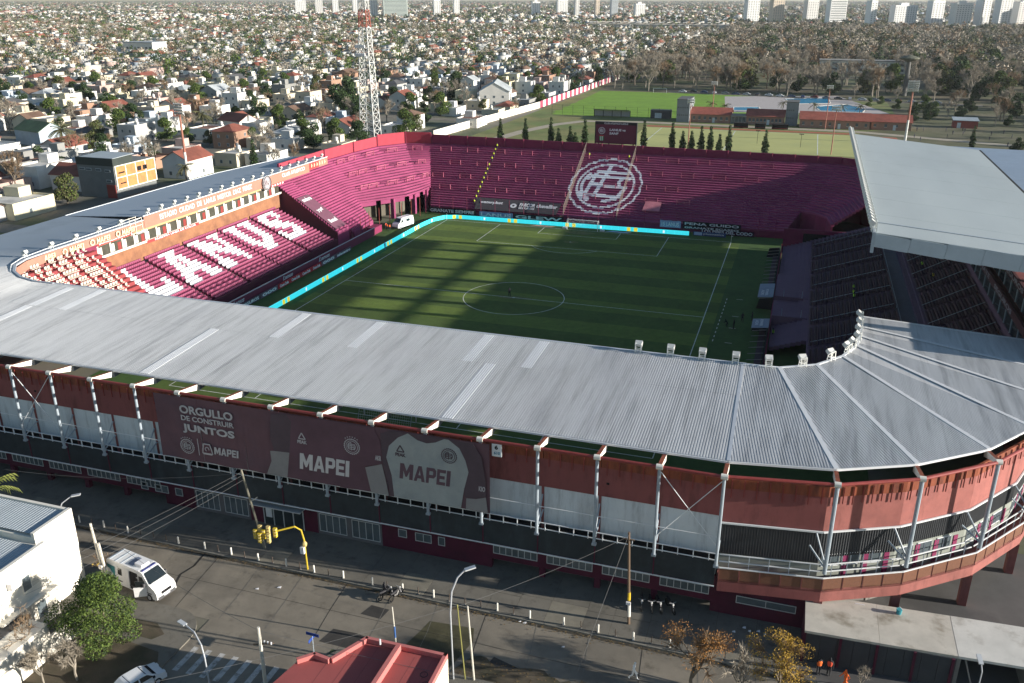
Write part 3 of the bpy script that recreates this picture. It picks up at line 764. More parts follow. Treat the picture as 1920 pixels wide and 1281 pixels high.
lettering('AKR',(12.6,YT,11.15),RX,UZ,.5,M_BANW,bn,.62,.03,.1)
# gate sign at the banner's end
sg=place('gate_sign','white gate sign with a number six at the end of the banner','sign',(24.3,-79.6,13.4))
MB().box(23.85,24.75,-80.0,-79.94,13.3,14.5).build('board',mat('sign_white',(.75,.76,.77),.7,.06,2),sg)
lettering('6',(24.12,-80.01,14.0),RX,UZ,.4,M_BLACK,sg,.3,.03); lettering('610',(24.05,-80.01,13.5),RX,UZ,.3,mat('sign_blue',(.1,.25,.35),.7,.1,2),sg,.55,.02)
# ------------------------------------------------------------------ far standing terrace with its corners
M_TER=mat('terrace_magenta',(.30,.055,.14),.85,.15,.5,col2=(.22,.04,.105),mix=(.25,.45,.7),grime=(.35,.5,.75,.72))
M_TERW=mat('terrace_wall_maroon',(.20,.022,.07),.85,.14,.6)
M_TERR=mat('terrace_wall_red',(.38,.05,.075),.85,.12,.6)
M_POST=mat('maroon_post',(.22,.03,.07),.7,.12,2)
M_WPAINT=mat('white_terrace_paint',(.9,.9,.92),.85,.05,1.5)
ter=place('standing_terrace','maroon stepped standing terrace with painted white club emblem behind the goal','terrace',(0,70,0))
NR=28
PO=[(-64.5,28),(-64.5,48.5),(-63.6,62),(-62,72.5),(-57,79.8),(-50,81),(56,81),(62,78.5),(66.5,72),(68,60)]
QI=[(-46.5,28),(-47.6,39.5),(-43.8,40.1),(-38,45.0),(-38.4,50.5),(-41,58.5),(45,58.5),(47,57),(48.5,55),(49,50)]
def rowpath(t,idx): return [(QI[i][0]+(PO[i][0]-QI[i][0])*t,QI[i][1]+(PO[i][1]-QI[i][1])*t) for i in idx]
ZB,ZT=1.5,13.5
dz=(ZT-ZB)/NR
def add_row(r,idx):
    t0,t1=r/NR,(r+1)/NR; a=rowpath(t0,idx); b=rowpath(t1,idx); z1=ZB+dz*(r+1); z0=ZB+dz*r-.06
    m=MB()
    for i in range(len(a)-1):
        m.face((*a[i],z0),(*a[i+1],z0),(*a[i+1],z1),(*a[i],z1)) if False else m.face((*a[i+1],z0),(*a[i],z0),(*a[i],z1),(*a[i+1],z1))
        m.face((*a[i+1],z1),(*a[i],z1),(*b[i],z1),(*b[i+1],z1))
        m.face((*b[i+1],z0),(*b[i+1],z1),(*b[i],z1),(*b[i],z0))
        m.face((*a[i],z0),(*a[i+1],z0),(*b[i+1],z0),(*b[i],z0))
    for i,(p,q) in ((0,(a[0],b[0])),(-1,(a[-1],b[-1]))): m.face((*p,z0),(*q,z0),(*q,z1),(*p,z1))
    m.build('terrace_step',M_TER,ter)
CUT=8
for r in range(NR):
    if r<CUT: add_row(r,[0,1]); add_row(r,[5,6])
    else: add_row(r,list(range(10)))
# back wall, higher in red at the left corner
wp=PO
for i in range(len(wp)-1):
    a,b=wp[i],wp[i+1]
    zt=(15.9,15.9) if i<5 else (15.9,15.1) if i==5 else (15.1,15.0)
    n=1 if i!=5 else 20
    for k in range(n):
        t0,t1=k/n,(k+1)/n; p=(a[0]+(b[0]-a[0])*t0,a[1]+(b[1]-a[1])*t0); q=(a[0]+(b[0]-a[0])*t1,a[1]+(b[1]-a[1])*t1)
        z0=zt[0]+(zt[1]-zt[0])*t0
        zz=z0+(.5 if i in (3,4) else 0)
        MB().wall([p,q],0,zz,.3).build('back_wall',M_TERW if i>=5 else M_TERR,ter)
        MB().wall([p,q] if False else [(p[0],p[1]),(q[0],q[1])],zz,zz+.08,.34).build('coping',M_TERR if i<5 else M_TERW,ter)
        MB().tube([(p[0]*.997,p[1]-.12,13.2),(p[0]*.997,p[1]-.12,zz+.3)],.11,6).build('wall_post',M_POST,ter)
# vertical curtain walls under the cut corners with dark gate openings
pc=rowpath(CUT/NR,[1,2,3,4,5])
for i in range(len(pc)-1):
    a,b=Vector(pc[i]),Vector(pc[i+1]); n=1 if (Vector(pc[i+1])-Vector(pc[i])).length<6 else 2
    for k in range(n+1):
        p=a+(b-a)*(k/n); MB().box(p.x-.45,p.x+.45,p.y-.45,p.y+.45,0,4.9).build('gate_pier',M_TER,ter)
    MB().wall([tuple(a),tuple(b)],3.9,4.95,.4).build('gate_lintel',M_TER,ter)
    d=(b-a).normalized(); o=Vector((-d.y,d.x))*4
    MB().wall([tuple(a+o),tuple(b+o)],0,4.9,.3).build('tunnel_back',mat('tunnel_dark',(.14,.125,.10),.95,.2,.5),ter)
pr_=rowpath(CUT/NR,[6,7,8,9])
for i in range(len(pr_)-1): MB().wall([pr_[i],pr_[i+1]],0,4.9,.4).build('corner_wall',M_TERW,ter)
# end walls of the lower blocks
for (i,sx) in ((5,1),(6,-1)):
    a=QI[i]; b=rowpath(CUT/NR,[i])[0]; w=MB()
    w.face((a[0],a[1],0),(b[0],b[1],0),(b[0],b[1],ZB+dz*CUT),(a[0],a[1],ZB)); w.face((a[0],a[1],ZB),(b[0],b[1],ZB+dz*CUT),(b[0],b[1],0),(a[0],a[1],0)); w.build('block_end_wall',M_TER,ter)
w=MB(); a=QI[1]; b=rowpath(CUT/NR,[1])[0]; w.face((*a,0),(*b,0),(*b,ZB+dz*CUT),(*a,ZB)); w.build('block_end_wall',M_TERW,ter)
# front wall of the terrace
MB().wall([QI[5],QI[6]],0,ZB+.02,.3).build('front_wall',M_TERW,ter)
MB().wall([QI[0],QI[1]],0,ZB+.02,.3).build('front_wall',M_TER,ter)
# crush barriers: two posts and two rails each
def barrier(p,q,zz):
    m=MB()
    for e in (p,q): m.bar((*e,zz),(*e,zz+1.2),.18)
    m.bar((*p,zz+1.12),(*q,zz+1.12),.13); m.bar((*p,zz+.6),(*q,zz+.6),.07)
    m.build('crush_barrier',mat('barrier_paint',(.48,.13,.2),.7,.1,2),ter)
for j,(r,sh) in enumerate(((24,0),(18,4.5),(12,1.5),(7,5),)):
    t=(r+.5)/NR; y=58.5+(81-58.5)*t; zz=ZB+dz*(r+1)
    x=-46+sh
    while x<(38 if j<2 else 20):
        if not (-7.6<x<-3.4 or 3.5<x<7 ): barrier((x,y),(x+3.0,y),zz)
        x+=7.6
    if j<3:
        for (i,f0) in ((1,.35),(1,.75),(2,.45),(3,.3),(4,.3)):
            p0,p1=rowpath(t,[i,i+1]); p0,p1=Vector(p0),Vector(p1); L_=(p1-p0).length
            if L_<4: continue
            f=f0+.1*j-.1; a=p0+(p1-p0)*f; b=a+(p1-p0).normalized()*min(3,L_*.4); barrier(tuple(a),tuple(b),zz)
# facet dividing posts and the painted emblem, laid on treads and risers
def stroke(u,v,p,q,w):
    ax,ay=p; bx,by=q; dx,dy=bx-ax,by-ay; L2=dx*dx+dy*dy
    t=np.clip(((u-ax)*dx+(v-ay)*dy)/L2,0,1); return (u-ax-t*dx)**2+(v-ay-t*dy)**2<w*w
def emblem(x,y):
    u=(x-1.4)/7.0; v=(y-69.2)/7.3; r=np.hypot(u,v); th=np.arctan2(v,u)
    a=(np.abs(r-1.0)<.042)|(np.abs(r-(1.22+.055*np.abs(np.sin(9*th))))<.038)
    for p,q,w in (((-.4,.65),(.65,.6),.06),((-.55,.44),(.16,.4),.055),((.24,.4),(.8,.36),.055),((-.56,.03),(.73,-.06),.055),((-.87,-.42),(.58,-.5),.055),((0,.95),(-.28,-.42),.055),((-.46,.45),(-.64,-.45),.055),((.56,.38),(.44,.2),.05),((.44,.2),(.5,.0),.05),((.73,-.06),(.54,-.48),.055),((-.75,-.5),(-.5,-.66),.07),((.08,-.72),(.5,-.58),.05),((-.7,.28),(-.44,.52),.05)):
        a|=stroke(u,v,p,q,w*1.25)
    a|=(np.abs(r-.84)<.055)&(th>R(140))|(np.abs(r-.84)<.055)&(th<R(-155))
    return a
xs=np.arange(-9.5,12.5,.08); em=MB()
for r in range(NR):
    y0=58.5+22.5*r/NR; y1=58.5+22.5*(r+1)/NR; z1=ZB+dz*(r+1); z0=ZB+dz*r
    for ys,riser in ((y0+.02,True),((y0+y1)/2+.1,False)):
        on=emblem(xs,np.full_like(xs,ys)); k=0
        while k<len(xs):
            if on[k]:
                e=k
                while e<len(xs) and on[e]: e+=1
                xa,xb=xs[k],xs[e-1]+.08
                if riser: em.face((xa,y0-.01,z0),(xb,y0-.01,z0),(xb,y0-.01,z1+.01),(xa,y0-.01,z1+.01))
                else: em.face((xa,y0-.01,z1+.01),(xb,y0-.01,z1+.01),(xb,y1-.01,z1+.01),(xa,y1-.01,z1+.01))
                k=e
            else: k+=1
em.build('painted_emblem',M_WPAINT,ter,label='white scalloped round club emblem painted across the steps',kind='stuff')
# wire fences up the steps on both sides of the emblem
M_MESH=mat('wire_mesh',(.26,.22,.18),.8,.15,3,alpha=.22)
M_GPOST=mat('galvanised_post',(.24,.21,.18),.6,.15,3)
for x in (-6.4,6.6):
    for k in range(7):
        r0,r1=k*4,k*4+4; ya,yb=58.5+22.5*r0/NR,58.5+22.5*r1/NR; za,zb=ZB+dz*r0,ZB+dz*r1
        m=MB().face((x,ya,za),(x,yb,zb),(x,yb,zb+2.4),(x,ya,za+2.4)).build('mesh_panel',M_MESH,ter)
        MB().bar((x,ya,za-.3),(x,ya,za+2.5),.1).build('fence_post',M_GPOST,ter)
        MB().bar((x,ya,za+2.42),(x,yb,zb+2.42),.07).build('fence_rail',M_GPOST,ter)
# pitch-side fence: tall posts and wires
for k,x in enumerate(np.arange(-42,46,3.7)):
    MB().bar((x,57.6,0),(x,57.6,4.6),.1).build('fence_post',M_POST,ter)
m=MB()
for z_ in (1.55,2.6,3.6,4.55): m.bar((-42,57.6,z_),(45.5,57.6,z_),.025)
m.build('fence_wire',M_POST,ter)
for i,(x,y) in enumerate([(-46,30),(-46.3,33),(-46.8,36),(-46,39.5),(-45,43),(-43.5,46.5),(-42.5,50),(-42,54)]):
    MB().bar((x,y,0),(x,y,4.8),.1).build('fence_post',mat('rusty_post',(.33,.07,.06),.7,.2,2),ter)
MB().wall([(-47.2,28),(-46.8,36.2)],0,1.4,.2).build('gate_wall',mat('pink_wall',(.42,.10,.16),.85,.12,.7),ter)
# standing sign cloth near the left end: three firms
def cloth(name,label,cat,pts,m,parent=None,group=None,d=.04):
    t=place(name,label,cat,pts[0],group); w=MB(); w.slab(pts,d) if False else w.face(*pts)
    w.face(*[(p[0],p[1]-.02 if abs(pts[0][1]-pts[2][1])<3 else p[1],p[2]-.02) for p in pts][::-1])
    w.build('cloth',m,t); return t
M_DGREY=mat('banner_dark_grey',(.06,.055,.062),.9,.15,.8)
M_PRW=mat('banner_white_print',(.62,.62,.64),.9,.1,1)
def slope(x,y,o=.25): return (x,y,ZB+dz*NR*(y-58.5)/22.5+dz+o)
tb=cloth('sponsor_banner','dark grey cloth with three white firm names low on the far terrace','banner',[slope(-29,57.9),slope(-8,57.9),slope(-7.6,61.6),slope(-29.6,61.8)],M_DGREY)
SV=Vector((0,22.5,12)).normalized()
for s,x,w in (('waterplast',-28.3,6.0),('FARCOR',-19.5,5.6),('chevallier',-13.6,5.3)):
    lettering(s,slope(x+(1.6 if s=='FARCOR' else 0),59.6,.32),RX,SV,1.3,M_PRW,tb,w-(1.6 if s=='FARCOR' else 0),.04)
lettering('SEGUROS',slope(-17.9,58.8,.32),RX,SV,.7,M_PRW,tb,4,.03)
dd=MB(); disc(dd,slope(-19.4,59.7,.32),RX,SV,.8,.3,d=.03); dd.build('logo',M_PRW,tb)
# supporters' flags on the fence
FL=[('supporter_flag','black flag with white lettering GLEW on the fence behind the goal',-18.5,-6.0,.15,1.5,(.015,.015,.02),'GLEW',(.6,.6,.62)),
    ('supporter_flag','maroon flag reading LOS PIBES DEL CODO beside the electronic board','',38.6,.2,1.7,(.06,.012,.035),'LOS PIBES DEL CODO',(.62,.62,.66)),
    ('supporter_flag','black flag of a long row of small white letters left of the goal',-41,-28.5,.3,1.6,(.02,.02,.025),'GRANATE SIEMPRE',(.6,.6,.62)),
    ('supporter_flag','blue and white flag with dark letters hung left of the goal',-27.5,-18.8,.1,1.5,(.2,.24,.42),'LANUS',(.6,.62,.7)),
    ('supporter_flag','black flag reading PENA GUIDO above the maroon flag',22.5,35.5,1.75,2.75,(.02,.02,.022),'PENA GUIDO',(.66,.66,.68)),
    ('supporter_flag','black flag reading GRANATE SCASSO above the maroon flag',22.5,35.5,1.0,1.72,(.02,.02,.022),'GRANATE SCASSO',(.66,.66,.68)),
    ('supporter_flag','pale blue flag with worn letters by the end of the electronic board',17.2,22.0,1.0,2.6,(.33,.36,.55),'15 LANUS',(.7,.7,.76))]
for i,(nm,lb,x0,x1,z0,z1,c,s,tc) in enumerate(FL):
    if x0=='': x0=26.5; z0,z1=.15,1.35
    t=place(nm,lb,'flag',(x0,57.4,0),'supporter flags on the far fence'); y=57.42-.02*i
    m=MB(); n=8
    for k in range(n):
        xa=x0+(x1-x0)*k/n; xb=x0+(x1-x0)*(k+1)/n; f=lambda x:.06*math.sin(x*1.9)
        m.face((xa,y+f(xa),z0),(xb,y+f(xb),z0),(xb,y+f(xb),z1+.06*math.sin(xb*3)),(xa,y+f(xa),z1+.06*math.sin(xa*3)))
    m.build('cloth',mat('flag_%d'%i,c,.9,.2,1.5),t)
    lettering(s,(x0+.4,y-.09,z0+(z1-z0)*.2),RX,UZ,(z1-z0)*.6,mat('flag_letters_%d'%i,tc,.9,.1,1),t,(x1-x0)-.8,.03,.0)
t=cloth('supporter_flag','small white maroon and orange flag lying on the terrace by the emblem','flag',[slope(12.2,61.2),slope(16.3,61.2),slope(16.3,64.3),slope(12.5,64.3)],mat('flag_pink',(.45,.16,.2),.9,.3,.6))
# scoreboard on dark legs
M_SB=mat('scoreboard_screen',(.13,.02,.05),.45,.12,.6)
sb=place('scoreboard','tall maroon scoreboard screen on dark legs above the far terrace','scoreboard',(.6,83.5,0))
MB().box(-4.6,5.9,83.2,84.0,15.5,20.3).build('screen',M_SB,sb)
MB().box(-4.75,6.05,83.15,84.05,20.3,20.95).build('header',mat('black_panel',(.02,.02,.022),.6,.1,2),sb)
for x in (-4.7,6.0): MB().box(x-.1,x+.1,83.1,84.1,14.6,20.95).build('frame',mat('black_panel',(.02,.02,.022)),sb)
for x in (-3.9,-1.2,2.3,5.2): MB().bar((x,83.8,9),(x,83.8,15.5),.25).build('leg',M_BLACK,sb)
b_=MB()
for x in (-3.9,-1.2,2.3): b_.bar((x,83.8,13.4),(x+2.9,83.8,15.3),.1); b_.bar((x,83.8,15.3),(x+2.9,83.8,13.4),.1)
b_.build('bracing',M_BLACK,sb)
M_SW=mat('screen_white',(.75,.75,.78),.6,.05,2)
lettering('CLUB ATLETICO LANUS',(-2.4,83.12,20.4),RX,UZ,.4,M_SW,sb,6.2,.02)
lettering('LANUS vs',(-1.0,83.17,18.7),RX,UZ,.6,M_SW,sb,4.2,.04,.1); lettering('SANF',(-1.0,83.17,17.8),RX,UZ,.6,M_SW,sb,2.4,.04,.1)
crest(sb,(-3.0,83.17,18.7),RX,UZ,.85,M_SW,False,.03)
for k,c in enumerate(((.08,.4,.12),(.75,.75,.75),(.1,.35,.15),(.75,.75,.75),(.08,.4,.12))):
    MB().box(-3.55+k*.22,-3.36+k*.22,83.12,83.19,16.1+abs(k-2)*.08,17.3).build('badge_stripe',mat('badge_%d'%(k%2),c,.7,.05,2),sb)
MB().box(-3.6,-2.4,83.12,83.19,17.32,17.55).build('badge_band',mat('badge_red',(.5,.05,.05),.7,.05,2),sb)
MB().box(-1.5,3.2,83.1,83.2,15.05,15.2).build('cable_tray',M_RAIL,sb)
# ------------------------------------------------------------------ left seated stand
M_SEATM=mat('maroon_seat',(.32,.075,.15),.55,.14,3)
M_SEATW=mat('white_seat',(.82,.82,.84),.55,.05,3)
M_BRICK=mat('brown_wall',(.30,.14,.075),.9,.18,.9,col2=(.22,.10,.06),mix=(.5,.45,.65))
M_FASC=mat('fascia_orange_brown',(.38,.19,.14),.7,.12,.7)
M_ROOFB=mat('blue_grey_roof',(.33,.38,.45),.55,.12,.4,streak=(.5,.15,1),col2=(.26,.305,.37),mix=(.2,.45,.7))
ls=place('seated_stand','roofed side stand whose white seats spell a word on maroon','grandstand',(-55,-8,0))
YA,YZ=-34.6,18.9; NRW=18
def lrow(r): return -46.0-.8*r, 1.8+.345*r
for r in range(NRW):
    x,z_=lrow(r)
    MB().box(x-.8,x,YA,YZ,z_-.5,z_).build('seat_step',mat('step_maroon',(.21,.03,.08),.85,.15,.8),ls)
MB().box(-46.02,-45.8,YA,YZ,0,2.5).build('front_wall',M_MAROON,ls)
GL={'L':["#####......",".###.......",".###.......",".###.......",".###.......",".###.....##",".###.....##","###########","###########"],
'A':["...#####...","....###....","...#####...","...##.##...","..###.###..","..#######..",".#########.",".###...###.","####...####"],
'N':["####...####",".####...##.",".#####..##.",".######.##.",".##.######.",".##..#####.",".##...####.","####...###.","####....##."],
'U':["#####.#####",".###...###.",".###...###.",".###...###.",".###...###.",".###...###.",".####.####.","..#######..","...#####..."],
'S':["..########.",".####..###.",".###....##.",".######....","..#######..","....######.","##.....###.","###...####.","#########.."]}
bw=(YZ-YA)/5
cw,cm=[],[]
for r in range(NRW):
    x,z_=lrow(r)
    n=int((YZ-YA)/.48)
    for k in range(n):
        y=YA+.3+k*.48; b=min(4,int((y-YA)/bw)); yl=(y-YA)-b*bw
        if yl<.75: continue                       # stairway
        u=((yl-2.7)/7.0,(yl-1.0)/9.0,(yl-.9)/9.0,(yl-1.2)/8.6,(yl-.9)/8.0)[b]; v=(r-5.9)/10.9
        on=False
        if 0<=u<1 and 0<=v<1: on=GL['LANUS'[b]][8-int(v*9)][int(u*11)]=='#'
        (cw if on else cm).append((x,y,z_))
def seats(cs,m,name,parent):
    c=np.array(cs); n=len(c)
    A=np.concatenate([c+[-.42,0,.42],c+[-.66,0,.68]]); H=np.concatenate([np.tile([.22,.215,.035],(n,1)),np.tile([.035,.215,.24],(n,1))])
    V,F=npboxes(A,H); obj(name,npmesh(name,V,F,m),parent,kind='stuff')
seats(cw,M_SEATW,'white_seats',ls); seats(cm,M_SEATM,'maroon_seats',ls)
for b in range(5):                                # stairways between blocks
    for r in range(NRW):
        x,z_=lrow(r); 
        MB().box(x-.4,x-.02,YA+b*bw+.05,YA+b*bw+.7,z_,z_+.17).build('stair_step',mat('stair_dark',(.05,.02,.03),.9,.2,1),ls) if b else None
# wall, press windows and fascia at the back
xb=-60.5
MB().box(xb-.3,xb,YA+2,YZ+2,8.0,11.0).build('brown_wall',M_BRICK,ls)
MB().box(xb-.3,xb+.03,YA+2,22.5,10.8,11.15).build('cream_sill',M_CREAM,ls)
n=19
for k in range(n):
    y0=-33+k*2.86
    w=MB().box(xb-.12,xb-.06,y0+.18,y0+2.68,11.2,12.9).build('window',glass('press_glass',(.08,.075,.06),.2),ls)
    MB().box(xb-.14,xb+.02,y0-.16,y0+.16,11.15,12.95).build('mullion',M_CREAM,ls)
    if k%2: 
        MB().box(xb-.06,xb-.03,y0+1.7,y0+2.5,11.2,12.5).build('blind',M_TUBE,w)
    MB().box(xb-.05,xb-.02,y0+.3,y0+.9,11.3,12.6).build('blind',M_CREAM,w)
MB().box(xb-.3,xb+.02,YA+2,22.5,12.92,13.4).build('cream_lintel',mat('ochre_band',(.52,.36,.18),.8,.12,.8),ls)
for y0,y1,z0,z1,m_,s in ((-24,-21,12.7,13.3,M_WPAINT,'TORNEO'),(-7,-4,12.95,13.35,M_WPAINT,'TORNEO'),(14,17,12.95,13.35,M_WPAINT,'TORNEO')):
    lettering(s,(xb+.04,y0,z0),(0,1,0),UZ,.42,M_WPAINT,ls,3.0,.03)
MB().box(xb,xb+.05,-21.5,-7,10.55,11.1).build('red_strip',mat('sign_red',(.5,.05,.05),.7,.1,1),ls)
lettering('NUESTRA LINEA DE COLOR',(xb+.06,-19.5,10.65),(0,1,0),UZ,.36,M_SW,ls,11.5,.02)
MB().box(xb,xb+.05,-33,-24.5,12.95,13.85).build('red_strip',mat('sign_red',(.5,.05,.05)),ls)
lettering('#ORGULLOGRANATE',(xb+.06,-32.6,13.1),(0,1,0),UZ,.55,M_SW,ls,7.8,.03)
# fascia and roof
xf=-60.0
MB().box(xf-.15,xf,-22,33.5,13.42,15.5).build('fascia',M_FASC,ls)
MB().box(xf-.15,xf+.01,33.5,37.8,13.9,15.5).build('fascia',mat('fascia_red',(.55,.06,.055),.7,.1,.8),ls)
MB().box(xf-.15,xf,37.8,42,13.9,15.5).build('fascia',M_FASC,ls)
for k in range(6):
    q=MB(); plate(q,(xf+.02,34.4+k*1.2,14.3),(0,1,0),UZ,[(0,0),(.25,0),(.25,.25),(.6,.3),(.3,.55),(.3,.85),(.1,.85),(.05,.4)],.03); q.build('fascia_mark',mat('pale_yellow',(.7,.62,.4),.7,.1,1),ls)
lettering('ESTADIO  CIUDAD  DE  LANUS  NESTOR  DIAZ  PEREZ',(xf+.02,-18,14.1),(0,1,0),UZ,.95,M_SW,ls,28.5,.02)
lettering('CLUB ATLETICO',(xf+.02,22,14.3),(0,1,0),UZ,.8,M_SW,ls,9.5,.03)
q=MB(); disc(q,(xf+.25,15.6,14.3),(0,1,0),UZ,1.55,0,d=.15); qo=q.build('round_badge',M_SW,ls)
q=MB(); disc(q,(xf+.41,15.6,14.3),(0,1,0),UZ,1.5,1.3,d=.03); q.build('badge_rim',M_BLACK,qo)
crest(ls,(xf+.42,15.6,14.3),(0,1,0),UZ,1.15,M_MAROON,False,.03)
MB().box(xf+.02,xf+.07,17.4,22.4,12.95,13.5).build('red_strip',mat('sign_red',(.5,.05,.05)),ls)
for k in range(5): MB().box(xf+.07,xf+.1,17.7+k,18.2+k,13.05,13.4).build('strip_mark',M_SW,ls)
PR=[((xf,-22.2,15.55),(xf,-1,15.55),(-76.5,-1,14.5),(-76.8,-22.2,14.5)),((xf,-1,15.55),(xf,21,15.55),(-76,21,14.5),(-76.5,-1,14.5)),((xf,21,15.55),(xf,42,15.55),(-71.5,44,14.7),(-76,21,14.5))]
for p in PR:
    m=MB(); m.slab(p[::-1] if False else p,.12); m.build('roof_sheet',M_ROOFB,ls)
for a,b in (((xf,-22.2,15.6),(xf,42,15.6)),((-76.8,-22.2,14.5),(-76.5,-1,14.5)),((-76.5,-1,14.5),(-76,21,14.5)),((-76,21,14.5),(-71.5,44,14.7))): MB().bar(a,b,.2,.16).build('roof_edge',M_RAIL,ls)
MB().bar((xf,-22.15,15.2),(-76.8,-22.15,14.2),.1,.55).build('roof_end_gap',M_BLACK,ls)
for k in range(18):
    y=-20.5+k*3.55
    roof_lamp(xf-.35,y,15.6,-math.pi/2,ls,.85)
# scaffold camera platform between the two fascias
sf=MB()
for y in (-25.5,-24.2,-22.6):
    for x in (xf,xf-1.2): sf.bar((x,y,12.9),(x,y,15.6),.08)
for z_ in (13.2,14.3,15.5):
    for x in (xf,xf-1.2): sf.bar((x,-25.5,z_),(x,-22.6,z_),.07)
sf.build('scaffold',M_CREAM,ls)
# MAPEI fascia along the curved lower roof edge
fp=INNL[3:]
for i in range(len(fp)-1):
    MB().wall([fp[i],fp[i+1]][::-1],13.45,14.75,.12).build('fascia',M_FASC,ls)
for y in (-46.5,-40.6,-34.8,-29):
    nx_=-59.95
    block_letters('MAPEI',(nx_+.08,y+1.2,13.68),(0,1,0),UZ,.82,mat('pale_yellow',(.7,.62,.4),.7,.1,1),ls,3.1)
    q=MB(); disc(q,(nx_+.08,y+.3,14.08),(0,1,0),UZ,.5,.3,d=.03); q.build('logo',mat('pale_yellow',(.7,.62,.4)),ls)
tb_=MB()
for a,b in zip(INNL[2:],INNL[3:]): tb_.tube([(a[0]-.5,a[1]-.2,15.2),(b[0]-.5,b[1]-.2,15.2)],.07,6)
tb_.build('roof_pipe',M_RAIL,ls)
for y in (-47,-42,-37,-32,-27): roof_lamp(-60.7,y,14.95,-math.pi/2,ls,.9)
# corner block with folded pale seats
cs=[]
for r in range(17):
    x,z_=lrow(r); z_=4.0+.56*r; MB().box(x-.8,x,-52,YA-.3,z_-.6,z_).build('corner_step',mat('step_red',(.27,.05,.055),.85,.15,.8),ls)
    for k in range(26):
        y=-51.5+k*.58
        if k%6 in (0,) or random.random()<.22: continue
        cs.append((x,y,z_))
seats(cs,mat('cream_seat',(.68,.62,.54),.6,.1,3),'pale_seats',ls)
MB().box(-60.5,-46,YA-.25,YA-.05,0,3).build('divider_wall',M_MAROON,ls)
dv=MB()
for r in range(NRW): 
    x,z_=lrow(r); dv.box(x-.8,x,YA-.25,YA-.05,z_-.6,z_+1.1)
dv.build('stepped_divider',M_MAROON,ls)
MB().box(xb-.3,xb,-38,-33,8.0,13.4).build('pink_wall',mat('magenta_wall',(.2,.03,.07),.85,.12,.8),ls)
MB().box(xb-.28,xb+.02,-35.3,-33.7,8.0,10.4).build('doorway',M_BLACK,ls)
MB().box(-60.6,-60.3,-52,-38,6,13.5).build('corner_back_wall',M_RED,ls)
# steps block with the codere cloth, rising beside the seated blocks
cb=place('terrace_block','narrow stepped block with a dark sponsor cloth beside the white lettered seats','terrace',(-55,25,0))
for r in range(NR):
    t0,t1=r/NR,(r+1)/NR; z1=2.9+(12.9-2.9)*t1
    x0=-47.4-14.8*t0; x1=-47.4-14.8*t1
    MB().box(x1,x0,22.0,27.2,z1-.5 if r else 0,z1).build('terrace_step',M_TER,cb)
w=MB()
w.face((-47.4,21.95,0),(-62.2,21.95,0),(-62.2,21.95,12.9),(-47.4,21.95,2.9)); w.face((-47.4,21.99,2.9),(-62.2,21.99,12.9),(-62.2,21.99,0),(-47.4,21.99,0)); w.build('side_wall',mat('side_wall_maroon',(.12,.03,.045),.9,.12,.8),cb)  # side wall in a darker maroon than the steps
MB().box(-62.5,-62.2,20,28,0,13).build('back_wall',M_TERW,cb)
MB().box(-64,-47.2,27.3,27.9,0,2.2).build('aisle_wall',M_TERW,cb)
def cbs(x,y,o=.12): return (x,y,2.9+10*(-47.4-x)/14.8+.36+o)
cl=MB().face(cbs(-47.8,22.3),cbs(-47.8,27.0),cbs(-57,27.0),cbs(-57,22.3)).build('sponsor_cloth',mat('cloth_mauve',(.16,.065,.10),.9,.12,.8),cb)
UPC=Vector((-14.8,0,10)).normalized()
for s,x,w_ in (('codere',-55.6,3.6),('ypf',-52.4,2.6),('Betel',-49.4,3.0)): lettering(s,cbs(x,22.3+(4.7-w_)/2,.16),(0,1,0),UPC,1.15,M_PRW,cb,w_,.04)
# advertising and walls between stand and pitch
aw=place('perimeter_wall','maroon parapet with white scripts in front of the lettered seats','wall',(-44,-5,0))
MB().box(-44.2,-44.0,-40,33,0,1.75).build('parapet',mat('parapet_maroon',(.16,.025,.06),.8,.12,.7),aw)
MB().box(-44.25,-43.95,-40,33,1.75,1.83).build('top_rail',M_COLG,aw)
for y,w_ in ((-22,3.4),(-6,3.6),(7.5,4.5)): lettering('Lanus',(-43.97,y,.75),(0,1,0),UZ,.8,M_PRW,aw,w_,.03,.3)
MB().box(-46,-44.2,33,37,0,1.6).build('parapet_end',M_TERW,aw)
PAN=[(-30,-26,(.16,.06,.09),'GRANATE'),(-25.8,-15.2,(.10,.06,.08),'FARCOR SEGUROS'),(-15,-9.4,(.16,.09,.12),'ooo'),(-9.2,-5.2,(.45,.02,.03),'Coca-Cola'),(-5.1,-1.2,(.45,.02,.03),'Coca-Cola'),(-1.1,2.8,(.45,.02,.03),'Coca-Cola'),(2.9,6.7,(.45,.02,.03),'Coca-Cola'),(6.9,12.5,(.16,.09,.12),'ooo'),(12.7,19.5,(.13,.07,.10),'telecentro')]
for i,(y0,y1,c,s) in enumerate(PAN):
    red=c[0]>.3
    t=place('advertising_board',('red soft drink board at the foot of the maroon parapet' if red else 'mauve board with the word %s by the maroon parapet'%s.lower() if s!='ooo' else 'mauve board with three round white marks by the parapet'),'board',(-43,(y0+y1)/2,0),'boards along the maroon parapet')
    MB().box(-43.1,-43.0,y0,y1,.1,1.05).build('panel',mat('board_%d'%(3 if red else i),c,.7,.08,1),t)
    for y in (y0+.4,y1-.4): MB().bar((-43.12,y,0),(-43.12,y,.6),.08).build('leg',M_BLACK,t)
    lettering(s,(-42.98,y0+.5,.3),(0,1,0),UZ,.55,M_SW,t,(y1-y0)-1,.03,.15 if red else 0)
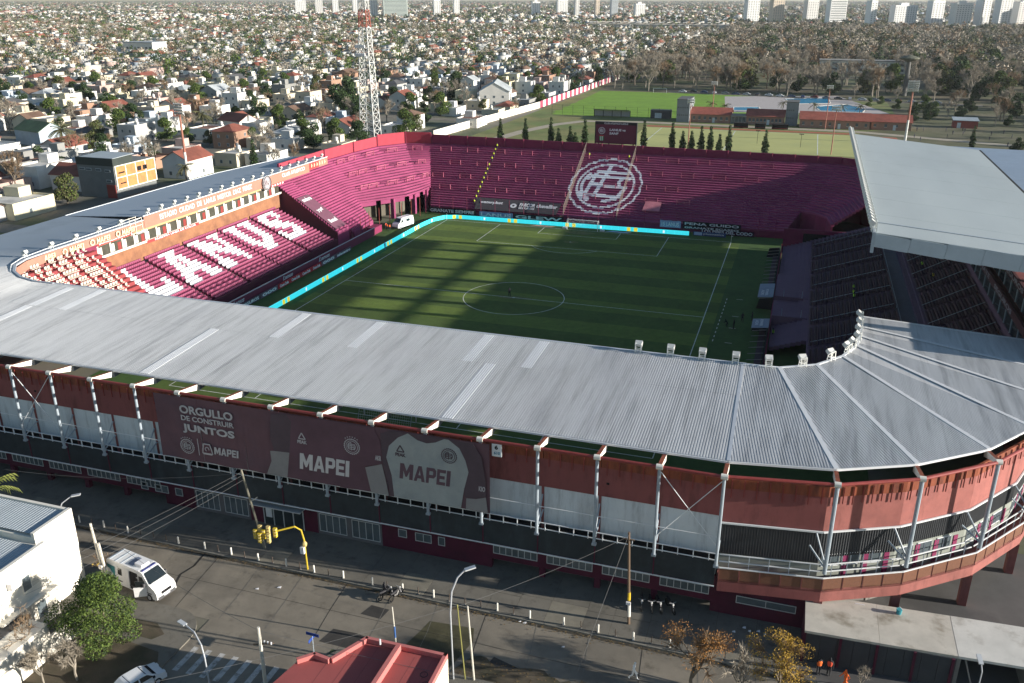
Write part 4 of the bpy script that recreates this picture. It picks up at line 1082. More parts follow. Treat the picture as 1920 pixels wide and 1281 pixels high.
# ------------------------------------------------------------------ right main stand with its high roof
rs=place('main_stand','tall main stand with a high pale roof and dark maroon seats in shade','grandstand',(66,0,0))
M_RROOF=mat('pale_green_grey_roof',(.38,.42,.43),.55,.08,.35,streak=(.3,.08,1),col2=(.33,.37,.39),mix=(.1,.45,.7))
M_RROOF2=mat('blue_roof',(.25,.31,.40),.5,.1,.35)
M_MAUVE=mat('stand_mauve',(.15,.085,.13),.9,.12,.6)  # mauve base colour of the main stand's steps, deck and lower spandrel
def zr(x): return 26.1-.09*(x-55.5)
Y0,Y1=-39.8,41.5
ns=8
for k in range(ns):
    ya=Y0+(Y1-Y0)*k/ns; yb=Y0+(Y1-Y0)*(k+1)/ns
    MB().slab([(55.5,ya+.02,zr(55.5)),(78.2,ya+.02,zr(78.2)),(78.2,yb-.02,zr(78.2)),(55.5,yb-.02,zr(55.5))],.1).build('roof_panel',M_RROOF,rs)
    MB().slab([(78.9,ya*1.12+.02+35*max(0,k-4)/4,18.9),(114,ya*1.12+.02+35*max(0,k-4)/4,18.5),(114,yb*1.12-.02+35*max(0,k-3)/4,18.5),(78.9,yb*1.12-.02+35*max(0,k-3)/4,18.9)],.1).build('rear_roof_panel',M_RROOF2,rs)
for y in (Y0+5.4,): MB().bar((55.6,y,zr(55.6)+.04),(78.1,y+.6,zr(78.1)+.04),.28,.06).build('seam',M_COLG,rs)
for k in range(6):
    xa=55.5+22.7*k/6; xb=55.5+22.7*(k+1)/6
    MB().bar((xa+.02,Y0-.06,zr(xa)-.85),(xb-.02,Y0-.06,zr(xb)-.95),.1,1.5+.1*k).build('side_fascia',mat('blue_grey_fascia',(.36,.42,.47),.6,.08,.8),rs)
MB().bar((55.45,Y0,zr(55.5)-.2),(55.45,Y1,zr(55.5)-.2),.2,.5).build('front_beam',M_COLG,rs)
MB().bar((78.4,Y0,zr(78.2)-.06),(78.4,Y1,zr(78.2)-.06),.35,.12).build('ridge_gutter',M_BLACK,rs)
MB().bar((55.45,Y0-.05,zr(55.5)+.05),(55.45,Y0-.05,zr(55.5)-2.3),.35).build('corner_post',M_COLG,rs)
for k in range(46):
    y=Y0+.6+(Y1-Y0-1)*k/45; roof_lamp(55.4,y,zr(55.5)+.02,math.pi/2,rs,1.15)
# roof girders and rear columns
MB().box(78.2,78.8,Y0,Y1,21.0,21.7).build('rear_beam',M_CONC,rs)
for k in range(13):
    y=Y0+.5+(Y1-Y0-1)*k/12
    MB().bar((56,y,zr(56)-.5),(78,y,zr(78)-1.0),.25,.8).build('roof_girder',M_COLG,rs)
    MB().box(78.1,78.9,y-.65,y+.65,0,zr(78)-.4).build('rear_column',M_CONC,rs)
# lower seating, walkway, upper seating
rows=[]
for r in range(23):
    x=45.2+.76*r; z_=1.3+.262*r; rows.append((x,z_))
    MB().box(x,x+.76,-44 if r>6 else -14,47,z_-.6,z_).build('seat_step',M_MAUVE,rs)
MB().box(62.7,65.2,-46,46,6.8,7.1).build('walkway',mat('walkway_blue_grey',(.13,.13,.16),.8,.12,.8),rs)
wr=MB()
for z_ in (7.6,8.1): wr.bar((62.75,-46,z_),(62.75,46,z_),.05)
wr.build('walkway_rail',M_COLG,rs)
rows2=[]
for r in range(10):
    x=65.2+.76*r; z_=7.5+.4*r; rows2.append((x,z_))
    MB().box(x,x+.76,-46,46,z_-.6,z_).build('seat_step',M_MAUVE,rs)
cs=[]
def sblk(rows_,r0,y0,y1,gap):
    for i,(x,z_) in enumerate(rows_):
        if i<r0: continue
        y=y0
        while y<y1:
            if (y-y0)%gap>1.1: cs.append((x,y,z_))
            y+=.5
sblk(rows,7,-38,44,9.5); sblk(rows2,1,-44,44,8.2)
c=np.array(cs); n=len(c)
V,F=npboxes(np.concatenate([c+[.42,0,.42],c+[.66,0,.68]]),np.concatenate([np.tile([.22,.2,.035],(n,1)),np.tile([.04,.2,.27],(n,1))]))
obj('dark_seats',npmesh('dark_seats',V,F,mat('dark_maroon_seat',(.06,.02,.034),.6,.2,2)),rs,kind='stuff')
for y in np.arange(-36,46,9.5): MB().bar((51,y,3.9),(62.4,y,7.9),.07).build('aisle_rail',M_COLG,rs)
for y in np.arange(-42,44,8.2): MB().bar((66,y,8.6),(72.5,y,12.4),.07).build('aisle_rail',M_COLG,rs)
MB().box(45.0,50.5,-2,22,1.3,2.3).build('front_deck',M_MAUVE,rs)
for s,y in (('POWER',9),('GRANATE',17)): lettering(s,(48.6,y+3,2.31),(0,-1,0),(1,0,0),.9,mat('chalk_print',(.3,.28,.32),.9,.1,1),rs,3.4,.03)
# box fronts: maroon spandrels and glazed strips in a steel grid
MB().box(73,73.4,-46,46,11.2,12.8).build('spandrel',M_MAUVE,rs)
for lv,(z0,z1) in enumerate(((12.8,14.6),(15.6,17.3))):
    for k in range(24):
        y0=-46+k*92/24
        w=MB().box(73.1+lv*.8,73.2+lv*.8,y0+.06,y0+92/24-.06,z0,z1).build('box_window',glass('box_glass',(.03,.04,.05),.1),rs)
        MB().box(73.0+lv*.8,73.12+lv*.8,y0-.06,y0+.06,z0,z1).build('mullion',M_COLG,rs)
    MB().box(73.0+lv*.8,73.3+lv*.8,-46,46,z1,z1+1.0).build('spandrel',mat('dark_maroon_wall',(.07,.02,.03),.85,.1,.8),rs)
    lettering('GRUPO SUPERVIELLE     BANCO     GRANATE     SEGUROS',(73.0+lv*.8-.04,40,z1+.25),(0,-1,0),UZ,.6,mat('chalk_print',(.3,.28,.32)),rs,70,.02)
MB().box(74,96,-44,44,0,18.2).build('rear_building',M_RED,rs)
# end wall towards the far terrace, glazed dugout roofs and the players' tunnel
MB().box(45,62,47,47.4,0,5.2).build('end_wall',M_TERW,rs)
MB().box(49,60,46.7,47.0,.2,4.4).build('dark_gate',M_BLACK,rs)
MB().box(44.8,45.0,-40,47,0,1.5).build('front_wall',M_TERW,rs)
# dugouts: dark boxes with ribs and pale lids
def dugout(y0,y1,lid,label):
    t=place('dugout',label,'dugout',(43.5,(y0+y1)/2,0),'dugouts beside the pitch')
    MB().box(44.5,44.7,y0,y1,0,2.2).build('back',M_BLACK,t)
    for y in (y0,y1):
        m=MB(); m.face((42.1,y,0),(44.5,y,0),(44.5,y,2.2),(42.6,y,2.0)); m.build('side',M_BLACK,t)
    k=int((y1-y0)/2.4)
    for i in range(k+1):
        y=y0+(y1-y0)*i/k; MB().bar((42.4,y,1.9),(44.6,y,2.25),.08).build('roof_rib',M_CONC,t)
    MB().box(43.4,44.3,y0+.2,y1-.2,.1,.5).build('bench',mat('bench_dark',(.04,.02,.03),.7,.2,2),t)
    for a,b,w in lid:
        l=MB().slab([(42.2,a,2.12),(44.8,a,2.42),(44.8,b,2.42),(42.2,b,2.12)],.08).build('lid',mat('lid_grey_blue',(.22,.25,.31),.6,.1,1),t)
        if w: lettering(w,(43.4,b-.5,2.29),(0,-1,0),Vector((2.6,0,.3)),.5,M_PRW,t,(b-a)-1.2,.03); lettering('ADE',(42.7,b-.9,2.21),(0,-1,0),Vector((2.6,0,.3)),.5,M_PRW,t,(b-a)-2,.03)
dugout(7.5,42,[(7.5,12.4,'POWER'),(12.5,15.5,'')],'long dugout with bare ribs and pale lids at its end')
dugout(-27,-4.2,[(-8.6,-4.2,'POWER')],'shorter dugout with one pale lid beside the tunnel')
tn=place('players_tunnel','players tunnel with a pale blue roof sheet between the dugouts','tunnel',(50,2,0))
for y in (-4,6.5): MB().box(45,57,y-.15,y+.15,0,3).build('side_wall',M_MAUVE,tn)
MB().box(45,57,-4,6.5,.02,.08).build('floor',mat('tunnel_turf',(.02,.04,.02),.95,.2,1),tn)
MB().slab([(52.6,.2,3.1),(56,.2,3.2),(56,4.2,3.2),(52.6,4.2,3.1)],.1).build('roof_sheet',mat('pale_sheet',(.4,.5,.58),.6,.08,.8),tn)
for x in (46.5,49.5,52.5): 
    for y in (-3.8,6.3): MB().bar((x,y,3),(x,y,4.2),.08).build('post',M_COLG,tn)
# ------------------------------------------------------------------ pitch
def grass_mat():
    m=mat('pitch_grass',(.045,.115,.022),.95,.22,.9,bump=.3,bscale=40,col2=(.035,.09,.018),mix=(.12,.42,.65))
    return m
def stripe_mat(name,c): return mat(name,c,.95,.2,.9,bump=.3,bscale=40,col2=tuple(v*.82 for v in c),mix=(.15,.42,.65),grime=(.22,.52,.72,.78))
GA,GB=stripe_mat('pitch_grass_pale',(.118,.175,.028)),stripe_mat('pitch_grass_deep',(.073,.12,.021))
pt=obj('pitch',None,kind='structure')
MB().face((-47,-58,.02),(58,-58,.02),(58,60,.02),(-47,60,.02)).build('surround_turf',stripe_mat('surround_turf',(.05,.105,.022)),pt)
HL,HW=51.9,34.0
nst=19
for k in range(nst):
    a=-HL-1.5+(2*HL+3)*k/nst; b=-HL-1.5+(2*HL+3)*(k+1)/nst
    MB().face((-HW-2,a,.025),(HW+2,a,.025),(HW+2,b,.025),(-HW-2,b,.025)).build('mown_stripe',GA if k%2 else GB,pt)
M_LINE=mat('line_paint',(.62,.64,.6),.9,.2,2,col2=(.35,.42,.28),mix=(1.1,.5,.68))
for y in (HL-2.2,-HL+2.2,HL-11,0): MB().face(*[(q*math.cos(t)*(1 if y not in (HL-11,) else .5),y+1.6*math.sin(t)*(1 if abs(y)>45 else .6),.028) for t in [i*math.pi/8 for i in range(16)] for q in [3.4+.5*math.sin(3*t)]]).build('worn_patch',mat('worn_turf',(.16,.16,.06),.95,.3,1.5,col2=(.09,.12,.03),mix=(.8,.42,.6)),pt)
ln=MB(); ZL=.032; w=.13
def hl(x0,x1,y): ln.face((x0,y-w/2,ZL),(x1,y-w/2,ZL),(x1,y+w/2,ZL),(x0,y+w/2,ZL))
def vl(x,y0,y1): ln.face((x-w/2,y0,ZL+.001),(x+w/2,y0,ZL+.001),(x+w/2,y1,ZL+.001),(x-w/2,y1,ZL+.001))
hl(-HW,HW,HL);hl(-HW,HW,-HL);hl(-HW,HW,0);vl(-HW,-HL,HL);vl(HW,-HL,HL)
def arc(cx,cy,r,a0,a1,n=64):
    for i in range(n):
        t0=a0+(a1-a0)*i/n;t1=a0+(a1-a0)*(i+1)/n
        ln.face((cx+(r-w/2)*math.cos(t0),cy+(r-w/2)*math.sin(t0),ZL+.002),(cx+(r+w/2)*math.cos(t0),cy+(r+w/2)*math.sin(t0),ZL+.002),(cx+(r+w/2)*math.cos(t1),cy+(r+w/2)*math.sin(t1),ZL+.002),(cx+(r-w/2)*math.cos(t1),cy+(r-w/2)*math.sin(t1),ZL+.002))
arc(0,0,9.15,0,2*math.pi); arc(0,0,.2,0,2*math.pi,10)
for s in (1,-1):
    for hx,dp in ((20.16,16.5),(9.16,5.5)):
        hl(-hx,hx,s*(HL-dp)); vl(-hx,*sorted((s*(HL-dp),s*HL))); vl(hx,*sorted((s*(HL-dp),s*HL)))
    t=math.acos(5.5/9.15); arc(0,s*(HL-11),9.15,-s*math.pi/2-t,-s*math.pi/2+t,24)
    arc(0,s*(HL-11),.15,0,2*math.pi,8)
    for sx in (1,-1): arc(sx*HW,s*HL,1,0,2*math.pi,14) if False else None
for k in range(12): vl(36.6+.02*k,-11+k*1.95,-11+k*1.95+.9)
for y in (-11,11.5,-4,2): hl(38.5,39.6,y)
ln.build('line_marking',M_LINE,pt)
# goals
def goal(y,s,label):
    g=place('goal',label,'goal',(0,y,0),'goals on the stadium pitch')
    M_G=mat('goal_white',(.8,.8,.8),.5,.03,3)
    for x in (-3.66,3.66):
        MB().tube([(x,y,0),(x,y,2.44)],.07,8).build('post',M_G,g); MB().tube([(x,y,2.4),(x,y+s*.9,2.4),(x,y+s*1.9,0)],.035,6).build('stanchion',M_G,g)
    MB().tube([(-3.66,y,2.44),(3.66,y,2.44)],.07,8).build('crossbar',M_G,g)
    n=MB()
    for k in range(25):
        x=-3.66+7.32*k/24; n.bar((x,y+s*.1,2.42),(x,y+s*.9,2.38),.015); n.bar((x,y+s*.9,2.38),(x,y+s*1.9,.02),.015)
    for k in range(9): t=k/8; n.bar((-3.66,y+s*(.9+t),2.38*(1-t)+.02),(3.66,y+s*(.9+t),2.38*(1-t)+.02),.015)
    n.build('net',M_G,g)
goal(HL,1,'white goal with net in front of the painted emblem terrace'); 
goal(-HL,-1,'white goal at the end under the corrugated roof')
for x,y,c,lb in ((-10,53.2,(.5,.28,.22),'long pale pink printed mat lying beside the goal'),(8.4,53.1,(.35,.42,.6),'pale blue printed mat lying beside the goal')):
    m=MB(); m.slab([(x-3.2,y-.35,.06),(x+2.2,y-.55,.06),(x+3,y+.3,.06),(x-1.6,y+.4,.06)],.03); m.build('printed_mat',mat('mat_%d'%x,c,.9,.25,1.2),label=lb,cat='mat')
for x in (-4.4,4.6): MB().box(x-.5,x+.5,52.5,53.1,.02,.35).build('white_cushion',M_SW,label='white cushion block on the grass beside the goal post %s'%('left of the net' if x<0 else 'right of the net'),cat='cushion')
# electronic board: cyan cabinets with yellow blocks along two sides
M_LED=mat('led_cyan',(.04,.62,.70),.4,.05,2,emit=.55); M_LEDY=mat('led_yellow',(.75,.60,.04),.4,.05,2,emit=.5); M_LEDW=mat('led_white',(.8,.85,.88),.4,.05,2,emit=.5)
path=[(-37.6,-40),(-37.6,-20),(-37.5,0),(-37.3,20),(-37.0,44),(-36.4,49.5),(-34.8,52.8),(-32,53.9),(-10,54.3),(24.3,55.0)]
led=place('electronic_board','long cyan and yellow electronic advertising board round two sides of the pitch','board',(-37,50,0))
acc=0; k=0; CAB=1.6
for (x0,y0),(x1,y1) in zip(path,path[1:]):
    L_=math.dist((x0,y0),(x1,y1)); n=max(1,round(L_/CAB)); d=Vector((x1-x0,y1-y0)).normalized(); nn=Vector((d.y,-d.x))
    for i in range(n):
        t0,t1=i/n,(i+1)/n; p=(x0+(x1-x0)*t0,y0+(y1-y0)*t0); q=(x0+(x1-x0)*t1,y0+(y1-y0)*t1)
        ph=k%9
        c=MB().wall([p,(q[0]-d.x*.02,q[1]-d.y*.02)],.03,.95,.18).build('cabinet',M_LED,led)
        o=nn*.02
        if ph in (5,6):
            a=Vector(p)+(Vector(q)-Vector(p))*.25; b=Vector(p)+(Vector(q)-Vector(p))*.75
            MB().wall([tuple(a+o),tuple(b+o)],.06,.93,.015).build('yellow_block',M_LEDY,c)
        if ph==1:
            a=Vector(p)+(Vector(q)-Vector(p))*.35; b=Vector(p)+(Vector(q)-Vector(p))*.6
            MB().wall([tuple(a+o),tuple(b+o)],.2,.8,.015).build('white_mark',M_LEDW,c)
        k+=1
bd=place('advertising_board','small blue and white board reading plusstatica past the end of the electronic board','board',(28,55.4,0))
MB().box(25.2,32.5,55.3,55.4,.1,1.0).build('panel',mat('board_blue',(.05,.08,.2),.7,.1,1),bd)
MB().box(25.4,27.2,55.27,55.3,.2,.9).build('logo_plate',mat('pale_blue_plate',(.4,.5,.7),.7,.1,1),bd)
lettering('plusstatica',(27.5,55.27,.3),RX,UZ,.55,M_PRW,bd,4.6,.02)
# corner flags
for x,y in ((-HW,HL),(HW,HL)):
    f=place('corner_flag','thin corner flag %s'%('by the curve of the electronic board' if x<0 else 'near the dugouts and far terrace'),'flag',(x,y,0))
    MB().tube([(x,y,0),(x,y,1.6)],.03,6).build('pole',M_SW,f); MB().face((x,y,1.2),(x+.4,y,1.35),(x,y,1.55)).build('pennant',M_PRW,f)
# ------------------------------------------------------------------ kit: plants, people, vehicles
def leaf_tris(centres,radii,n,size,squash=.8,seed=0):
    """n leaf-sized triangles spread through each clump"""
    g=np.random.default_rng(seed); V=[];
    for c,r in zip(centres,radii):
        k=max(4,int(n*r*r)); d=g.normal(size=(k,3)); d/=np.linalg.norm(d,axis=1)[:,None]
        p=np.array(c)+d*(r*g.uniform(.35,1.0,(k,1))**.5)*[1,1,squash]
        a=g.normal(size=(k,3)); a/=np.linalg.norm(a,axis=1)[:,None]; b=np.cross(a,g.normal(size=(k,3))); b/=np.linalg.norm(b,axis=1)[:,None]+1e-9
        s=size*g.uniform(.6,1.4,(k,1))
        V.append(np.stack([p-a*s*.5-b*s*.4,p+a*s*.5-b*s*.4,p+b*s*.7],1))
    V=np.concatenate(V).reshape(-1,3); F=np.arange(len(V)).reshape(-1,3); return V,F
LEAF=[mat('leaf_mid',(.10,.145,.032),.8,.35,.6,spec=.2),mat('leaf_dark',(.04,.07,.025),.8,.35,.6,spec=.2),mat('leaf_pale',(.16,.18,.045),.8,.3,.6,spec=.2),mat('leaf_olive',(.10,.10,.045),.8,.3,.6,spec=.2)]
BARK=mat('bark',(.16,.13,.10),.9,.25,2); TWIG=mat('twig_grey_brown',(.32,.28,.225),.9,.25,.7); TWIG2=mat('twig_brown',(.24,.165,.10),.9,.3,.7)
def crown_clumps(h,rad,seed,n=14,z0=.35):
    g=random.Random(seed); C=[];Rr=[]
    for i in range(n):
        t=g.uniform(z0,1); a=g.uniform(0,6.28); w=rad*math.sin(math.pi*min(1,(t-z0)/(1.02-z0)*.8+.2))*g.uniform(.35,.9)
        C.append((w*math.cos(a),w*math.sin(a),h*t*.92)); Rr.append(rad*g.uniform(.32,.52))
    return C,Rr
def leafy_proto(h,rad,seed,m,n=26,size=.5,z0=.35):
    C,Rr=crown_clumps(h,rad,seed,z0=z0); V,F=leaf_tris(C,Rr,n,size,.8,seed)
    g=np.random.default_rng(seed); MI=(g.random(len(F))<.3).astype(int)
    cm=npmesh('crown',V,F,[LEAF[m],LEAF[(m+1)%4 if m!=1 else 1]],MI)
    t=MB(); t.tube([(0,0,0),(.05,.03,h*.3),(0,.1,h*.62)],[.035*h*.7,.028*h*.7,.012*h],7)
    for c in C[:5]: t.tube([(0,.05,h*.35),(c[0]*.8,c[1]*.8,c[2]*.95)],[.014*h,.005*h],5)
    return t.mesh('trunk',BARK),cm
def bare_proto(h,rad,seed,tw=TWIG,dens=1.0,leaves=None):
    g=random.Random(seed); t=MB(); tips=[]
    def br(p,d,L,r,lv):
        q=p+d*L; mid=p+d*(L*.5)+Vector((g.uniform(-.06,.06),g.uniform(-.06,.06),0))*L
        t.tube([p,mid,q],[r,r*.85,r*.65],5 if lv<2 else 3,cap=False)
        if lv>=3: tips.append((q,d,L)); return
        for k in range(g.choice((2,3,3)) if lv else 5):
            a=g.uniform(0,6.28); sp=g.uniform(.35,.75) if lv else g.uniform(.3,.62)
            u=d.cross(Vector((math.cos(a),math.sin(a),.3))).normalized()
            nd=(d*math.cos(sp)+u*math.sin(sp)+Vector((0,0,.12))).normalized()
            br(p+d*(L*g.uniform(.6,1)),nd,L*g.uniform(.6,.8),r*.6,lv+1)
    br(Vector((0,0,0)),Vector((0,0,1)),h*.3,h*.02,0)
    gg=np.random.default_rng(seed); V=[]
    for q,d,L in tips:
        k=int(16*dens)
        for _ in range(k):
            dd=(d+Vector(gg.normal(size=3))*.75+Vector((0,0,.25))).normalized(); l=L*gg.uniform(.5,1.25); s=dd.cross(Vector(gg.normal(size=3))).normalized()*(.0017*h+.012)
            o=q-d*(L*gg.uniform(0,.7)); V+= [tuple(o-s),tuple(o+s),tuple(o+dd*l)]
    V=np.array(V); sc=max(1e-6,np.abs(V[:,:2]).max())/rad; 
    cm=npmesh('twigs',V,np.arange(len(V)).reshape(-1,3),tw); lm=None
    if leaves is not None:
        C=[tuple(q+d*L*.4) for q,d,L in tips if g.random()<leaves[1]]; A,F=leaf_tris(C,[h*.1]*len(C),leaves[2],leaves[3],.8,seed); lm=npmesh('leaves',A,F,leaves[0])
    return t.mesh('trunk',BARK if tw is TWIG2 else mat('grey_bark',(.25,.22,.18),.9,.2,2)),cm,lm
def tree(proto,name,label,cat,loc,rz,s,group,crown='crown'):
    o=thing(name,label,cat,loc,rz,group); o.scale=(s,s,s) if not isinstance(s,tuple) else s
    obj('trunk',proto[0],o); obj(crown,proto[1],o)
    if len(proto)>2 and proto[2]: obj('leaves',proto[2],o)
    return o
def palm_proto(h,n,L,seed,m):
    g=random.Random(seed); t=MB().tube([(0,0,0),(.1,0,h*.5),(0,.05,h)],[h*.045,h*.033,h*.04],8).mesh('trunk',BARK); f=MB()
    for k in range(n):
        a=6.28*k/n+g.uniform(-.2,.2); el=g.uniform(-.5,1.2); P=[]
        for i in range(6):
            s=i/5; P.append(Vector((math.cos(a)*L*s*math.cos(el*(1-s*.7)),math.sin(a)*L*s*math.cos(el*(1-s*.7)),h+L*s*math.sin(el)-L*.55*s*s)))
        w=Vector((-math.sin(a),math.cos(a),0))
        for i in range(5):
            for sg in (1,-1):
                for q in (0,.5):
                    o=P[i].lerp(P[i+1],q); e=o+(P[i+1]-P[i])*.9+w*sg*L*.16*(1-.5*i/5)+Vector((0,0,-.12*L)); f.face(o,P[i].lerp(P[i+1],q+.4),e)
    return t,f.mesh('fronds',LEAF[m])
# people: one skinned body per pose, coloured by the limb each face belongs to
POSES={
'stand':dict(hip=(0,0,.93),ch=(0,.01,1.32),nk=(0,.01,1.48),hd=(0,.03,1.64),lk=(-.1,.02,.5),rk=(.1,.02,.5),lf=(-.11,-.02,.07),rf=(.11,-.02,.07),le=(-.27,-.03,1.12),re=(.27,-.03,1.12),lh=(-.28,.08,.86),rh=(.28,.08,.86)),
'walk':dict(hip=(0,0,.92),ch=(0,.05,1.31),nk=(0,.06,1.47),hd=(0,.1,1.63),lk=(-.1,.2,.52),rk=(.1,-.05,.5),lf=(-.1,.3,.1),rf=(.1,-.4,.12),le=(-.25,-.14,1.12),re=(.25,.12,1.12),lh=(-.25,-.05,.9),rh=(.24,.34,1.0)),
'sit':dict(hip=(0,0,.45),ch=(0,.02,.85),nk=(0,.03,1.02),hd=(0,.06,1.18),lk=(-.12,.42,.5),rk=(.12,.42,.5),lf=(-.12,.45,.08),rf=(.12,.45,.08),le=(-.26,.08,.68),re=(.26,.08,.68),lh=(-.12,.32,.6),rh=(.12,.32,.6)),
'crouch':dict(hip=(0,-.05,.62),ch=(0,.2,.95),nk=(0,.3,1.08),hd=(0,.38,1.22),lk=(-.13,.25,.5),rk=(.13,.25,.48),lf=(-.13,.0,.07),rf=(.13,-.05,.07),le=(-.22,.38,.82),re=(.22,.38,.82),lh=(-.1,.58,.75),rh=(.1,.58,.75))}
RAD=dict(hip=.15,ch=.165,nk=.06,hd=.105,lk=.075,rk=.075,lf=.05,rf=.05,le=.05,re=.05,lh=.035,rh=.035)
_body={}
def body_mesh(pose):
    if pose in _body: return _body[pose]
    J=POSES[pose]; names=list(J); me=bpy.data.meshes.new('b')
    sh=lambda s:(Vector(J['ch'])+Vector((s*.19,0,.06)))
    hp=lambda s:(Vector(J['hip'])+Vector((s*.09,0,-.06)))
    pts={k:Vector(v) for k,v in J.items()}; pts['ls']=sh(-1); pts['rs']=sh(1); pts['lp']=hp(-1); pts['rp']=hp(1)
    for s in 'lr': pts[s+'t']=pts[s+'f']+Vector((0,.17,-.02)); pts[s+'n']=pts[s+'h']+(pts[s+'h']-pts[s+'e']).normalized()*.14
    pts['top']=pts['hd']+Vector((0,.0,.1))
    RR=dict(RAD,ls=.075,rs=.075,lp=.1,rp=.1,lt=.04,rt=.04,ln=.03,rn=.03,top=.08)
    K=list(pts); E=[('hip','ch'),('ch','nk'),('nk','hd'),('hd','top')]
    for s in 'lr': E+=[('ch',s+'s'),(s+'s',s+'e'),(s+'e',s+'h'),(s+'h',s+'n'),('hip',s+'p'),(s+'p',s+'k'),(s+'k',s+'f'),(s+'f',s+'t')]
    me.from_pydata([tuple(pts[k]) for k in K],[(K.index(a),K.index(b)) for a,b in E],[])
    o=bpy.data.objects.new('b',me); COL.objects.link(o)
    o.modifiers.new('s','SKIN'); 
    for i,k in enumerate(K): me.skin_vertices[0].data[i].radius=(RR[k],RR[k]*(.72 if k in('ch','hip') else 1)); me.skin_vertices[0].data[i].use_root=(k=='hip')
    ss=o.modifiers.new('u','SUBSURF'); ss.levels=1
    dg=bpy.context.evaluated_depsgraph_get(); dg.update(); m2=bpy.data.meshes.new_from_object(o.evaluated_get(dg))
    bpy.data.objects.remove(o)
    reg={'hip':1,'ch':0,'nk':3,'hd':3,'top':3}
    # 0 top garment, 1 trousers, 2 shoes, 3 skin, 4 hair
    def region(a,b):
        if 'hd' in (a,b) or 'top' in (a,b) or b=='nk': return 3
        if a[-1]=='h' and len(a)==2 or b[-1]=='n' and len(b)==2: return 3
        if b[-1]=='e' or b in('ls','rs') or (a,b)==('hip','ch') or b[-1:]=='h' and len(b)==2: return 0
        if b[-1]=='t' and len(b)==2: return 2
        return 1
    S=[(pts[a],pts[b],region(a,b)) for a,b in E]; mi=[]
    for p in m2.polygons:
        c=p.center; best=9;bi=0
        for a,b,r in S:
            d=b-a; t=max(0,min(1,(c-a).dot(d)/d.length_squared)); q=(c-a-d*t).length-.02*(r==3)
            if q<best: best=q;bi=r
        if bi==0 and c.z<pts['hip'].z+.03 and abs(c.x)<.2: bi=1
        if bi==3 and c.z>pts['hd'].z+.0 and (c.y<pts['hd'].y+.03 or c.z>pts['hd'].z+.09): bi=4
        mi.append(bi)
    m2.polygons.foreach_set('material_index',mi); m2.polygons.foreach_set('use_smooth',[True]*len(mi))
    _body[pose]=m2; return m2
SKIN=mat('skin',(.38,.22,.15),.6,.06,3); HAIR=mat('dark_hair',(.02,.015,.012),.7,.2,4); SHOE=mat('dark_shoe',(.025,.025,.03),.7,.2,4)
_pm={}
def person(label,loc,rz,pose='stand',top=(.02,.02,.025),legs=(.02,.02,.03),group=None,vest=None,shoes=None):
    k=(pose,top,legs,vest,shoes)
    if k not in _pm:
        me=body_mesh(pose).copy(); me.materials.clear()
        for m in (mat('cloth_%.2f_%.2f_%.2f'%top,top,.85,.12,3),mat('cloth_%.2f_%.2f_%.2f'%legs,legs,.85,.12,3),SHOE if not shoes else mat('shoe_%.2f'%shoes[0],shoes,.6,.05,3),SKIN,HAIR): me.materials.append(m)
        _pm[k]=me
    o=obj('person',_pm[k],None,label,'person',group,None,loc,rz)
    if vest:
        J=POSES[pose]; c=Vector(J['ch']); h=Vector(J['hip']); m=MB(); pr=[]
        for i in range(4):
            t=i/3; q=h.lerp(c+(c-h)*.22,t*.98+.02); rw=(.185,.2,.225,.17)[i]; rd=(.15,.155,.165,.11)[i]
            pr.append([(q.x+rw*math.cos(a),q.y+rd*math.sin(a),q.z) for a in [2*math.pi*j/12 for j in range(12)]])
        for a,b in zip(pr,pr[1:]):
            for j in range(12): m.face(a[j],a[(j+1)%12],b[(j+1)%12],b[j])
        m.build('vest',mat('vest_%.2f_%.2f'%vest[:2],vest,.8,.06,3),o,smooth=True)
    return o
YEL=(.75,.80,.06); ORA=(.85,.16,.03); FLG=(.45,.85,.05)
# vehicles
def wheel_meshes(r=.33,w=.22):
    ty=MB(); n=18
    ty.tube([(0,-w/2,r),(0,w/2,r)],r,n); rim=MB().tube([(0,-w/2-.01,r),(0,w/2+.01,r)],r*.6,12)
    return ty.mesh('tyre',mat('tyre_rubber',(.02,.02,.02),.9,.2,4)),rim.mesh('rim',mat('rim_grey',(.4,.4,.42),.4,.1,4))
def shell(profile,hw,hw_top,z_belt,z_top):
    """vehicle body: side profile (x,z) swept across, narrower above the belt"""
    m=MB(); W=lambda z:hw if z<=z_belt else hw+(hw_top-hw)*(z-z_belt)/(z_top-z_belt)
    for s in (1,-1):
        P=[(x,s*W(z),z) for x,z in profile]; m.face(*(P if s<0 else P[::-1]))
    n=len(profile)
    for i in range(n):
        a,b=profile[i],profile[(i+1)%n]; m.face((a[0],-W(a[1]),a[1]),(a[0],W(a[1]),a[1]),(b[0],W(b[1]),b[1]),(b[0],-W(b[1]),b[1]))
    return m
CARP=[(-2.1,.28),(-2.12,.75),(-2.0,.92),(-1.45,.98),(-.95,1.38),(-.6,1.45),(.45,1.44),(.75,1.36),(1.35,.98),(2.0,.82),(2.12,.6),(2.1,.28)]
_car={}
